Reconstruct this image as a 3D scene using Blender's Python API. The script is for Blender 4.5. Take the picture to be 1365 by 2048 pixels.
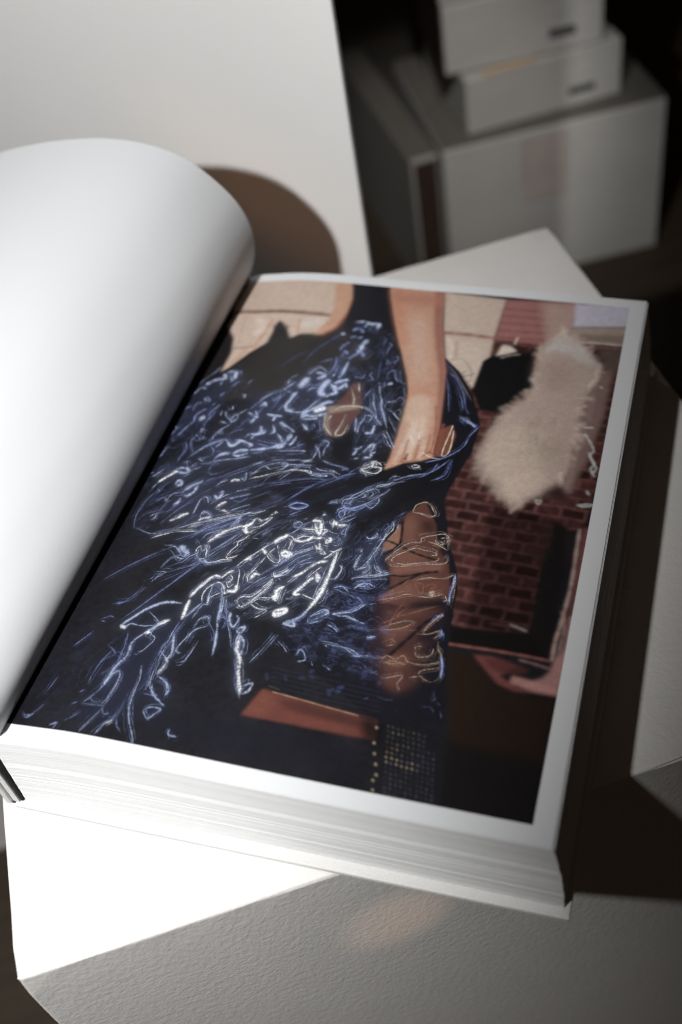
import bpy, bmesh, math, random
import numpy as np
from mathutils import Vector, Matrix

for _o in list(bpy.data.objects):
    bpy.data.objects.remove(_o, do_unlink=True)
SC = bpy.context.scene
COL = SC.collection

# ------------------------------------------------------------------ camera
CAM_POS = Vector((0.14259, -0.20576, 0.43076))
HEADING, PITCH, ROLL = 0.12028, 0.82209, -0.20964
FWD = Vector((math.sin(HEADING) * math.cos(PITCH), math.cos(HEADING) * math.cos(PITCH), -math.sin(PITCH)))
RGT0 = Vector((math.cos(HEADING), -math.sin(HEADING), 0.0))
UP0 = RGT0.cross(FWD)
RGT = math.cos(ROLL) * RGT0 + math.sin(ROLL) * UP0
UPV = -math.sin(ROLL) * RGT0 + math.cos(ROLL) * UP0
cam = bpy.data.cameras.new("camera")
cam.sensor_fit = 'VERTICAL'
cam.sensor_height = 36.0
cam.lens = 36.0 * 2223.24 / 2048.0
cam.clip_start, cam.clip_end = 0.02, 50.0
cam.dof.use_dof = True
cam.dof.focus_distance = 0.492
cam.dof.aperture_fstop = 4.7
cam_ob = bpy.data.objects.new("camera", cam)
m = Matrix.Identity(4)
for i in range(3):
    m[i][0], m[i][1], m[i][2], m[i][3] = RGT[i], UPV[i], -FWD[i], CAM_POS[i]
cam_ob.matrix_world = m
COL.objects.link(cam_ob)
SC.camera = cam_ob

# ------------------------------------------------------------------ world: a dim warm room
W = bpy.data.worlds.new("World")
SC.world = W
W.use_nodes = True
bg = W.node_tree.nodes["Background"]
bg.inputs["Color"].default_value = (1.0, 0.70, 0.50, 1)
bg.inputs["Strength"].default_value = 0.019

# ------------------------------------------------------------------ the desk lamp's beam, from the left
def spot(name, pos, aim, watts, cone, blend, radius, color):
    l = bpy.data.lights.new(name, 'SPOT')
    l.energy, l.spot_size, l.spot_blend, l.shadow_soft_size, l.color = watts, math.radians(cone), blend, radius, color
    o = bpy.data.objects.new(name, l)
    o.location = pos
    o.rotation_euler = (Vector(aim) - Vector(pos)).to_track_quat('-Z', 'Y').to_euler()
    COL.objects.link(o)
    return o

LAMP = Vector((-0.177, -0.205, 0.628))
KEY_AZ, KEY_EL = math.radians(111.5), math.radians(40)
spot("key_lamp", LAMP, LAMP + Vector((math.cos(KEY_AZ) * math.cos(KEY_EL), math.sin(KEY_AZ) * math.cos(KEY_EL), -math.sin(KEY_EL))),
     39.0, 124.0, 0.424, 0.013, (1.0, 0.985, 0.965))
# added fill spot that brightens the pile of cartons, no visible source
spot("carton_fill", (0.20, -0.25, 1.05), (0.515, 0.95, -0.25), 85.0, 14.5, 0.9, 0.05, (1.0, 0.97, 0.93))
# added spot standing in for a faint warm reflection on the plinth's front
spot("warm_glint", (0.30, -0.62, 0.12), (0.1535, 0.0, -0.062), 2.6, 5.6, 1.0, 0.002, (1.0, 0.62, 0.38))
spot("bounce_fill", (-0.45, 0.62, 0.40), (0.222, 0.4620, 0.028), 5.0, 8.0, 0.8, 0.03, (1.0, 0.44, 0.16))  # added warm spot, imitates bounced light in the page's shadow on the board

SC.render.engine = 'CYCLES'
vs = SC.view_settings
vs.view_transform = 'Standard'
vs.look = 'None'
vs.exposure, vs.gamma = 0.0, 1.0
SC.cycles.max_bounces = 6
SC.cycles.diffuse_bounces = 2
SC.cycles.use_denoising = True
SC.cycles.filter_width = 1.1

# ------------------------------------------------------------------ helpers
rnd = random.Random(11)

def link(name, me, parent=None):
    o = bpy.data.objects.new(name, me)
    COL.objects.link(o)
    if parent:
        o.parent = parent
    return o

def tag(o, label=None, cat=None, group=None, kind=None):
    for k, v in (("label", label), ("category", cat), ("group", group), ("kind", kind)):
        if v:
            o[k] = v
    return o

def empty(name, loc, rz=0.0):
    o = bpy.data.objects.new(name, None)
    o.location, o.rotation_euler = loc, (0, 0, rz)
    o.empty_display_size = 0.05
    COL.objects.link(o)
    return o

def to_mesh(bm, name, mat, smooth=False):
    bmesh.ops.recalc_face_normals(bm, faces=bm.faces)
    me = bpy.data.meshes.new(name)
    bm.to_mesh(me)
    bm.free()
    for mm in (mat if isinstance(mat, (list, tuple)) else [mat]):
        me.materials.append(mm)
    if smooth:
        me.shade_smooth()
        me.set_sharp_from_angle(angle=math.radians(35))
    return me

def bm_box(x0, x1, y0, y1, z0, z1, bevel=0.0, seg=2, bm=None):
    own = bm is None
    b = bmesh.new() if own else bm
    vs_ = [b.verts.new((x, y, z)) for x in (x0, x1) for y in (y0, y1) for z in (z0, z1)]
    for q in ((0, 1, 3, 2), (4, 6, 7, 5), (0, 4, 5, 1), (2, 3, 7, 6), (0, 2, 6, 4), (1, 5, 7, 3)):
        b.faces.new([vs_[i] for i in q])
    if own:
        bmesh.ops.recalc_face_normals(b, faces=b.faces)
        if bevel:
            bmesh.ops.bevel(b, geom=list(b.edges), offset=bevel, segments=seg, profile=0.5, affect='EDGES')
    return b

def box(name, x0, x1, y0, y1, z0, z1, mat, parent=None, bevel=0.0, seg=2):
    return link(name, to_mesh(bm_box(x0, x1, y0, y1, z0, z1, bevel, seg), name, mat), parent)

def material(name, color, rough=0.6, spec=0.3, bumps=(), mottle=0.0, mottle_scale=20.0):
    """bumps: (noise scale, distance in m, detail) stacked; mottle: small colour variation"""
    mt = bpy.data.materials.new(name)
    mt.use_nodes = True
    nt = mt.node_tree
    b = nt.nodes["Principled BSDF"]
    b.inputs["Base Color"].default_value = (*color, 1)
    b.inputs["Roughness"].default_value = rough
    b.inputs["Specular IOR Level"].default_value = spec
    tc = nt.nodes.new("ShaderNodeTexCoord")
    prev = None
    for sc_, dist, det in bumps:
        n = nt.nodes.new("ShaderNodeTexNoise")
        n.inputs["Scale"].default_value = sc_
        n.inputs["Detail"].default_value = det
        nt.links.new(tc.outputs["Object"], n.inputs["Vector"])
        bp = nt.nodes.new("ShaderNodeBump")
        bp.inputs["Distance"].default_value = dist
        bp.inputs["Strength"].default_value = 1.0
        nt.links.new(n.outputs["Fac"], bp.inputs["Height"])
        if prev:
            nt.links.new(prev.outputs["Normal"], bp.inputs["Normal"])
        prev = bp
    if prev:
        nt.links.new(prev.outputs["Normal"], b.inputs["Normal"])
    if mottle:
        n = nt.nodes.new("ShaderNodeTexNoise")
        n.inputs["Scale"].default_value = mottle_scale
        n.inputs["Detail"].default_value = 5.0
        nt.links.new(tc.outputs["Object"], n.inputs["Vector"])
        r = nt.nodes.new("ShaderNodeValToRGB")
        r.color_ramp.elements[0].position, r.color_ramp.elements[1].position = 0.3, 0.7
        r.color_ramp.elements[0].color = (*[c * (1 - mottle) for c in color], 1)
        r.color_ramp.elements[1].color = (*[min(1, c * (1 + mottle)) for c in color], 1)
        nt.links.new(n.outputs["Fac"], r.inputs["Fac"])
        nt.links.new(r.outputs["Color"], b.inputs["Base Color"])
    return mt

M_PAINT = material("white_wall_paint", (0.62, 0.61, 0.598), 0.55, 0.35, ((260, 0.00026, 2.0), (600, 0.00015, 2.0)), 0.02, 40)
M_BOARD = material("white_board", (0.60, 0.602, 0.602), 0.7, 0.2, ((300, 0.0002, 2.0),), 0.012, 8)
M_PAPER = material("page_paper", (0.60, 0.618, 0.640), 0.5, 0.25, ((900, 0.00004, 2.0),))
M_EDGE = material("page_edges", (0.67, 0.68, 0.69), 0.75, 0.1, ((500, 0.00003, 2.0),), 0.012, 120)
M_CLOTH = material("white_cover_cloth", (0.57, 0.57, 0.563), 0.75, 0.15, ((1600, 0.0003, 1.0),))
M_BLACK = material("black_band_cloth", (0.012, 0.012, 0.014), 0.8, 0.2, ((2500, 0.0004, 1.0),))
M_CARTON = material("white_cardboard", (0.33, 0.323, 0.312), 0.8, 0.15, ((60, 0.0006, 3.0),), 0.05, 12)
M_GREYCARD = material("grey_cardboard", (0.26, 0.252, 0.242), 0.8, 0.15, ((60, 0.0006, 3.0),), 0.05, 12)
M_SHADED_CARD = material("shaded_grey_cardboard", (0.10, 0.094, 0.086), 0.85, 0.1, ((60, 0.0006, 3.0),), 0.05, 12)  # shade put into the colour, for the dim tops of the cartons
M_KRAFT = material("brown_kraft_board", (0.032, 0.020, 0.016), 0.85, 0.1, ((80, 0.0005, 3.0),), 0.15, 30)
M_PAINTED_GLOW = material("painted_warm_glow", (0.40, 0.31, 0.22), 0.6, 0.2)  # warm reflected glow put into the colour
M_FADED = material("faded_pink_label", (0.30, 0.268, 0.252), 0.8, 0.1, (), 0.10, 22)
M_INK = material("dark_label_ink", (0.06, 0.06, 0.06), 0.6, 0.2)
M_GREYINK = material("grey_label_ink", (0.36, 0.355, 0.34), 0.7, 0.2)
M_DARKBOX = material("charcoal_board", (0.07, 0.062, 0.055), 0.8, 0.2, (), 0.1, 15)
M_RUG = material("grey_felt", (0.30, 0.29, 0.27), 0.9, 0.05, ((700, 0.001, 2.0),), 0.08, 60)
M_WALL = material("dark_brown_wall", (0.42, 0.33, 0.27), 0.9, 0.1, (), 0.1, 3)

def wood_floor():
    mt = material("dark_wood_floor", (0.075, 0.055, 0.036), 0.55, 0.3)
    nt = mt.node_tree
    tc = nt.nodes.new("ShaderNodeTexCoord")
    mp = nt.nodes.new("ShaderNodeMapping")
    mp.inputs["Scale"].default_value = (3.0, 40.0, 1.0)
    n = nt.nodes.new("ShaderNodeTexNoise")
    n.inputs["Scale"].default_value, n.inputs["Detail"].default_value = 2.0, 6.0
    r = nt.nodes.new("ShaderNodeValToRGB")
    r.color_ramp.elements[0].color, r.color_ramp.elements[1].color = (0.022, 0.016, 0.011, 1), (0.058, 0.042, 0.029, 1)
    nt.links.new(tc.outputs["Object"], mp.inputs["Vector"])
    nt.links.new(mp.outputs["Vector"], n.inputs["Vector"])
    nt.links.new(n.outputs["Fac"], r.inputs["Fac"])
    nt.links.new(r.outputs["Color"], nt.nodes["Principled BSDF"].inputs["Base Color"])
    return mt

# ------------------------------------------------------------------ the setting
FLOOR_Z = -0.45
tag(box("floor", -3, 4, -2.5, 2.6, FLOOR_Z - 0.05, FLOOR_Z, wood_floor()), kind="structure")
tag(box("back_wall", -3, 4, 2.6, 2.7, FLOOR_Z - 0.05, 2.2, M_WALL), kind="structure")

# ------------------------------------------------------------------ white plinth under the book
def worn_plinth():
    bm = bm_box(0, 0.3882, 0, 0.3829, FLOOR_Z, 0)
    bmesh.ops.subdivide_edges(bm, edges=list(bm.edges), cuts=26, use_grid_fill=True)
    hard = [e for e in bm.edges if e.calc_face_angle(0) > 1.0]
    bmesh.ops.bevel(bm, geom=hard, offset=0.0017, segments=3, profile=0.5, affect='EDGES')
    r = random.Random(8)
    for v in bm.verts:                       # softened, slightly nicked arrises
        near = sum((min(abs(v.co.x), abs(v.co.x - .3882)) < .0025, min(abs(v.co.y), abs(v.co.y - .3829)) < .0025, abs(v.co.z) < .0025))
        if near >= 2:
            k = r.uniform(0, .00035) + (r.uniform(.0006, .0014) if near == 3 or r.random() < .012 else 0)
            v.co += (Vector((0.194, 0.191, -0.2)) - v.co).normalized() * k
    return bm
plinth = link("plinth", to_mesh(worn_plinth(), "plinth", M_PAINT))
tag(plinth, "white painted square plinth with stippled sides carrying the open photo book", "plinth")

# the tall board standing on the floor behind it
board = empty("upright_board", (0.2725, 0.4170, FLOOR_Z + 0.0002), math.radians(48))
box("panel", 0.0, 0.004, 0.0, 0.95, 0.0, 1.25, M_BOARD, board, 0.0008)
tag(board, "tall plain white board standing upright behind the curled page", "board")

# ------------------------------------------------------------------ the photo book
BOOK = empty("photo_book", (0.00369, 0.08299, 0.0), -0.55839)
tag(BOOK, "thick open photo book with a full page fashion print, lying on the white plinth", "book")
PW, PH = 0.2420, 0.3160          # page corner u, v
V0 = 0.0041
NEAR = [(0.0048, .0440), (0.0075, .0478), (.0115, .0505), (.019, .0517), (.030, .0530), (.0428, .0544), (.058, .0549), (.0725, .0548), (.124, .0537), (.184, .0528), (.2455, .0527)]
FAR = [(0.0048, .0430), (0.0075, .0470), (.0118, .0500), (.0198, .0543), (.0327, .0567), (.0484, .0585), (.0667, .0590), (.0844, .0584), (.122, .0568), (.164, .0557), (.2044, .0543), (.2455, .0527)]

def smooth_interp(x, P):
    xs, ys = np.array([p[0] for p in P]), np.array([p[1] for p in P])
    d = np.gradient(ys, xs)
    i = np.clip(np.searchsorted(xs, x) - 1, 0, len(xs) - 2)
    h = xs[i + 1] - xs[i]
    t = np.clip((x - xs[i]) / h, 0, 1)
    return ((2*t**3 - 3*t**2 + 1) * ys[i] + (t**3 - 2*t**2 + t) * h * d[i] + (-2*t**3 + 3*t**2) * ys[i+1] + (t**3 - t**2) * h * d[i+1])

def page_z(u, v):
    k = np.clip((v - V0) / (PH - V0), 0, 1)
    return (1 - k) * smooth_interp(u, NEAR) + k * smooth_interp(u, FAR)

def fore_u(s):
    """outline of the fore-edge from the bottom sheet (0) to the top (1)"""
    return np.interp(s, [0, .25, .55, .8, .93, 1.0], [.2463, .2462, .2452, .2437, .2427, .2420])

def sheet(u0, u1, v0, v1, zf, thick, nu, nv):
    """a paper sheet: two skins and a rim"""
    bm = bmesh.new()
    us = u0 + (u1 - u0) * np.linspace(0, 1, nu + 1) ** 1.35
    vs_ = np.linspace(v0, v1, nv + 1)
    g = [[[bm.verts.new((u, v, zf(u, v) - k * thick)) for v in vs_] for u in us] for k in (0, 1)]
    for i in range(nu):
        for j in range(nv):
            bm.faces.new((g[0][i][j], g[0][i+1][j], g[0][i+1][j+1], g[0][i][j+1]))
            bm.faces.new((g[1][i][j], g[1][i][j+1], g[1][i+1][j+1], g[1][i+1][j]))
    rim = [(i, 0) for i in range(nu)] + [(nu, j) for j in range(nv)] + [(i, nv) for i in range(nu, 0, -1)] + [(0, j) for j in range(nv, 0, -1)]
    for a, b in zip(rim, rim[1:] + rim[:1]):
        bm.faces.new((g[0][a[0]][a[1]], g[1][a[0]][a[1]], g[1][b[0]][b[1]], g[0][b[0]][b[1]]))
    return bm

# back cover under the block
def back_cover():
    bm = bm_box(0.0, 1.0, 0.0, 1.0, 0.0002, 0.0030)
    for v in bm.verts:
        s, t = v.co.x, v.co.y
        u0 = 0.0052 * (1 - t) + 0.0005 * t
        v.co.x, v.co.y = u0 + (0.2491 - u0) * s, -0.0030 * (1 - s) * (1 - t) + 0.3205 * t
    bmesh.ops.bevel(bm, geom=list(bm.edges), offset=0.0006, segments=2, profile=0.5, affect='EDGES')
    return bm
link("back_cover", to_mesh(back_cover(), "back_cover", M_CLOTH), BOOK)

# the page block: sheets of uneven length, one mesh
def page_block():
    bm = bmesh.new()
    r = random.Random(5)
    cuts, s = [0.0], 0.0
    while s < 0.985:
        s += r.choice((.0045, .0055, .0065, .008, .010))
        cuts.append(min(s, 0.985))
    us01 = np.linspace(0, 1, 20)
    drift = 0.0
    for a, b in zip(cuts[:-1], cuts[1:]):
        drift = 0.75 * drift + r.uniform(-.00002, .00002)
        dv = drift + r.uniform(-.000018, .000018) + (0.00012 if r.random() < .04 else 0)
        du = r.uniform(-.00022, .00022)
        u1 = fore_u((a + b) / 2) + du
        u0 = 0.0092 + r.uniform(0, .0003)
        rows = []
        for v in (V0 + dv, PH - 0.001 + dv):
            row = []
            for t in us01:
                u = u0 + (u1 - u0) * t ** 1.3
                zt = page_z(np.array(min(u, .2455)), np.array(v)) - 0.0009
                vv = v if v > .1 else v - .0036 * (1 - t) ** 3 * (1 - .65 * a)
                row.append([bm.verts.new((u, vv, 0.0031 + (zt - 0.0031) * k)) for k in (a, b)])
            rows.append(row)
        n = len(us01)
        for i in range(n - 1):
            A, B_ = rows[0][i], rows[0][i+1]
            Cc, D = rows[1][i], rows[1][i+1]
            bm.faces.new((A[0], B_[0], B_[1], A[1]))
            bm.faces.new((Cc[0], Cc[1], D[1], D[0]))
            bm.faces.new((A[1], B_[1], D[1], Cc[1]))
            bm.faces.new((A[0], Cc[0], D[0], B_[0]))
        for i in (0, n - 1):
            A, Cc = rows[0][i], rows[1][i]
            bm.faces.new((A[0], A[1], Cc[1], Cc[0]))
    return bm
pb = link("page_block", to_mesh(page_block(), "page_block", M_EDGE), BOOK)
tag(pb, kind="stuff")

# two loose leaves under the open page, each stepped out a little at the fore-edge
for k, (du, dz, dv) in enumerate(((0.0009, 0.00085, 0.0001), (0.0005, 0.00055, -0.0003))):
    me = to_mesh(sheet(0.006, PW + du, V0 + dv, PH - 0.0004, lambda u, v, dz=dz: float(page_z(np.array(u), np.array(v))) - dz, 0.00016, 30, 6), "leaf", M_PAPER, True)
    link("leaf", me, BOOK)

# the open page that carries the print
def printed_page():
    bm = sheet(0.0060, PW, V0, PH, lambda u, v: float(page_z(np.array(u), np.array(v))), 0.00016, 48, 8)
    uv = bm.loops.layers.uv.new("page")
    for f in bm.faces:
        for lp in f.loops:
            c = lp.vert.co
            lp[uv].uv = (c.x / PW, (c.y - V0) / (PH - V0))
    return bm

# ------------------------------------------------------------------ the print: a photograph painted in page space (units 0.1 mm)
PX = 5000.0
CW, CH = int(PW * PX), int((PH - V0) * PX)
UU, VV = np.meshgrid((np.arange(CW) + .5) / PX * 1e4, (np.arange(CH) + .5) / PX * 1e4 + V0 * 1e4)
PIX = 1e4 / PX

def window(x0, x1, y0, y1):
    i0 = int(max(0, math.floor(x0 / PIX))); i1 = int(min(CW, math.ceil(x1 / PIX) + 1))
    j0 = int(max(0, math.floor((y0 - V0 * 1e4) / PIX))); j1 = int(min(CH, math.ceil((y1 - V0 * 1e4) / PIX) + 1))
    return (slice(j0, j1), slice(i0, i1)) if i1 > i0 and j1 > j0 else None

def blur(a, r):
    r = int(round(r))
    if r < 1:
        return a
    for _ in range(3):
        for ax in (0, 1):
            p = np.pad(a, [(r + 1, r) if k == ax else (0, 0) for k in (0, 1)], mode='edge')
            c = np.cumsum(p, axis=ax)
            n = a.shape[ax]
            a = (np.take(c, np.arange(2*r+1, 2*r+1+n), axis=ax) - np.take(c, np.arange(0, n), axis=ax)) / (2*r+1)
    return a

def pairs(f):
    return np.array(f, float).reshape(-1, 2)

def poly_mask(flat, feather):
    p = pairs(flat)
    mg = feather * 2.2 + 6
    w = window(p[:, 0].min() - mg, p[:, 0].max() + mg, p[:, 1].min() - mg, p[:, 1].max() + mg)
    if w is None:
        return None, None
    X, Y = UU[w], VV[w]
    inside = np.zeros(X.shape, bool)
    for a, b in zip(p, np.roll(p, -1, 0)):
        if a[1] == b[1]:
            continue
        inside ^= ((a[1] > Y) != (b[1] > Y)) & (X < (b[0] - a[0]) * (Y - a[1]) / (b[1] - a[1]) + a[0])
    return w, blur(inside.astype(float), max(1, feather / PIX * 0.55))

def noise2(x, y, seed):
    g = np.random.default_rng(seed).random((256, 256))
    xi, yi = np.floor(x).astype(int), np.floor(y).astype(int)
    fx, fy = x - xi, y - yi
    fx, fy = fx*fx*fx*(fx*(fx*6-15)+10), fy*fy*fy*(fy*(fy*6-15)+10)
    q = lambda i, j: g[(yi + j) % 256, (xi + i) % 256]
    return (q(0, 0)*(1-fx) + q(1, 0)*fx)*(1-fy) + (q(0, 1)*(1-fx) + q(1, 1)*fx)*fy - 0.5

ART = np.empty((CH, CW, 3))
ART[:] = (0.0088, 0.0090, 0.0122)
ART *= (1 + 0.5 * noise2(UU / 160, VV / 160, 90) + 0.5 * noise2(UU / 12, VV / 12, 91))[..., None]

def lay(w, col, mk):
    ART[w] += (np.array(col) - ART[w]) * mk[..., None]

def stroke(col, hw, alpha, flat):
    S = catmull(pairs(flat), 5) if len(flat) > 4 else pairs(flat)
    hw = max(hw, 1.9)
    mg = hw * 2.6 + 3
    w = window(S[:, 0].min() - mg, S[:, 0].max() + mg, S[:, 1].min() - mg, S[:, 1].max() + mg)
    if w is None:
        return
    buf = np.zeros(UU[w].shape)
    oj, oi = w[0].start, w[1].start
    L = max(len(S) - 1, 1)
    for k, (a, b) in enumerate(zip(S[:-1], S[1:])):
        ww = window(min(a[0], b[0]) - mg, max(a[0], b[0]) + mg, min(a[1], b[1]) - mg, max(a[1], b[1]) + mg)
        if ww is None:
            continue
        X, Y = UU[ww], VV[ww]
        d = b - a
        t = np.clip(((X - a[0]) * d[0] + (Y - a[1]) * d[1]) / (d @ d + 1e-9), 0, 1)
        e2 = (X - a[0] - t * d[0]) ** 2 + (Y - a[1] - t * d[1]) ** 2
        f = 0.72 + 0.38 * math.sin(k * 1.9 + S[0][0]) if L > 4 else 1.0
        h2 = (hw * (0.8 + 0.3 * f)) ** 2
        mk = np.exp(-(e2 / h2) ** 1.3) * min(1.0, 0.62 + 0.4 * f)
        s2 = (slice(ww[0].start - oj, ww[0].stop - oj), slice(ww[1].start - oi, ww[1].stop - oi))
        buf[s2] = np.maximum(buf[s2], mk)
    lay(w, col, buf * alpha)

def lightline(col, hw, alpha, flat, n=7, strands=4):
    """a thin uneven line of reflected light, with finer strands wandering beside it"""
    r = np.random.default_rng(int(abs(flat[0] * 7 + flat[1] * 13 + len(flat))))
    base = catmull(pairs(flat), n)
    m = len(base)
    span = np.abs(np.diff(base, axis=0)).sum()
    for q in range(1 + (strands if span > 40 else 0)):
        jit = np.cumsum(r.normal(0, 1.0, (m, 2)), 0)
        jit -= np.linspace(0, 1, m)[:, None] * jit[-1]
        S = base + jit * (0.3 if q == 0 else 1.25) + r.normal(0, .4, (m, 2))
        f = np.convolve(r.random(m + 8), np.ones(5) / 5, 'same')[4:4 + m]
        f = np.clip((f - .5) * 2.2 + .86, .3, 1.2) * np.clip(np.minimum(np.arange(m), np.arange(m)[::-1]) / 4.0 + .25, 0, 1)
        w0, c0, al = hw * (.56 if hw < 5 else .74), np.array(col), alpha * 1.15
        if q:
            S = S + r.normal(0, 9, 2)
            f = f * np.clip(r.normal(.8, .5) + np.sin(np.linspace(0, r.uniform(3, 9), m) + r.uniform(0, 6)) * .7, 0, 1)
            w0, c0, al = min(w0, 1.6) * .8, c0 * np.array((.46, .485, .575)), alpha * .85
        w0 = max(w0, 0.9)
        mg = w0 * 3.2 + 4
        w = window(S[:, 0].min() - mg, S[:, 0].max() + mg, S[:, 1].min() - mg, S[:, 1].max() + mg)
        if w is None:
            continue
        buf = np.zeros(UU[w].shape)
        oj, oi = w[0].start, w[1].start
        for k in range(m - 1):
            if f[k] < .04:
                continue
            a, b = S[k], S[k + 1]
            ww = window(min(a[0], b[0]) - mg, max(a[0], b[0]) + mg, min(a[1], b[1]) - mg, max(a[1], b[1]) + mg)
            if ww is None:
                continue
            X, Y = UU[ww], VV[ww]
            d = b - a
            t = np.clip(((X - a[0]) * d[0] + (Y - a[1]) * d[1]) / (d @ d + 1e-9), 0, 1)
            e2 = (X - a[0] - t * d[0]) ** 2 + (Y - a[1] - t * d[1]) ** 2
            mk = np.exp(-(e2 / (w0 * (.6 + .6 * f[k])) ** 2) ** 1.15) * f[k]
            s2 = (slice(ww[0].start - oj, ww[0].stop - oj), slice(ww[1].start - oi, ww[1].stop - oi))
            buf[s2] = np.maximum(buf[s2], mk)
        buf *= np.clip(.86 + 1.5 * noise2(UU[w] / 4.2, VV[w] / 4.2, 77), .3, 1.3)
        cur = ART[w]
        mkk = np.clip(buf * al, 0, 1)[..., None]
        ART[w] = np.maximum(cur, cur + (c0 - cur) * mkk) if q else cur + (c0 - cur) * mkk

def filaments(col, feather, amt, flat, ang, ls, lt, seed):
    w, mk = poly_mask(flat, feather)
    if w is None:
        return
    X, Y = UU[w], VV[w]
    s, t = X * math.cos(ang) + Y * math.sin(ang), -X * math.sin(ang) + Y * math.cos(ang)
    wx = noise2(s / ls, t / ls, seed + 50) * ls * 0.9
    wy = noise2(s / ls + 40, t / ls, seed + 51) * lt * 2.2
    tot = np.zeros(X.shape)
    for o, (k, wt) in enumerate(((1.5, 1.0), (0.9, .9), (0.5, .6))):
        n = noise2((s + wx) / (ls * k), (t + wy) / (lt * k), seed * 7 + o) + 0.55 * noise2((s + wx) / (ls * k * .45), (t + wy) / (lt * k * .45), seed * 7 + o + 3)
        gy, gx = np.gradient(n)
        dist = np.abs(n) / (np.hypot(gx, gy) + 0.006)
        vis = np.clip(noise2(s / (ls * 1.1) + 9 * o, t / (lt * 1.9), seed * 5 + o) * 4.4 + .05, 0, 1) * np.clip(noise2(s / (ls * .35) + 5 * o, t / (lt * .7), seed * 5 + o + 8) * 2.2 + .75, .2, 1.1)
        tot = np.maximum(tot, np.exp(-(dist / (.8 + 3.0 * np.clip(noise2(s / (ls * .6), t / (lt * .9), seed * 3 + o) * 2.4, 0, 1) ** 1.5)) ** 2) * vis * wt)
    blob = np.clip(noise2(s / (ls * .5), t / (lt * .8), seed + 70) * 3.6 - .85, 0, 1)
    haze = np.clip(noise2(s / (ls * 1.4), t / (lt * 2.2), seed + 71) * 2 + .3, 0, 1)
    a = np.clip(tot + blob * .45 + haze * .03, 0, 1) * mk * amt
    lay(w, col, np.clip(a, 0, 1))

def bricks(c0, c1, reg, shade, ang, sp, bw):
    w, mk = poly_mask(reg, 6)
    X, Y = UU[w], VV[w]
    s, t = X * math.cos(ang) + Y * math.sin(ang), -X * math.sin(ang) + Y * math.cos(ang)
    t = t + noise2(X / 90, Y / 90, 33) * 9
    row = np.floor(t / sp)
    ft = t / sp - row
    sh = np.random.default_rng(4).random(400)
    sx = s / bw + np.where(row % 2 == 0, 0, .5) + sh[row.astype(int) % 400] * .3
    cx = np.floor(sx)
    fx = sx - cx
    tone = np.random.default_rng(5).random((300, 300))[row.astype(int) % 300, cx.astype(int) % 300]
    edge = np.minimum(np.minimum(ft, 1 - ft) * sp, np.minimum(fx, 1 - fx) * bw) + noise2(X / 10, Y / 10, 35) * 4
    mort = 1 - np.clip((edge - 5) / 6, 0, 1)
    c0, c1 = np.array(c0), np.array(c1)
    col = c0 * (0.45 + 1.0 * tone)[..., None]
    col = col + (c1 - col) * (mort * .62)[..., None]
    col *= (1 + .6 * noise2(X / 20, Y / 20, 36))[..., None]
    ART[w] += (col - ART[w]) * mk[..., None]
    w2, m2 = poly_mask(shade, 14)
    ART[w2] *= (1 - .60 * m2)[..., None]

def catmull(P, n):
    P = [P[0]] + list(P) + [P[-1]]
    out = []
    for i in range(1, len(P) - 2):
        p0, p1, p2, p3 = (np.array(P[j], float) for j in (i-1, i, i+1, i+2))
        for t in np.linspace(0, 1, n, endpoint=False):
            out.append(0.5 * ((2*p1) + (-p0+p2)*t + (2*p0-5*p1+4*p2-p3)*t*t + (-p0+3*p1-3*p2+p3)*t**3))
    out.append(np.array(P[-2], float))
    return np.array(out)

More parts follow.
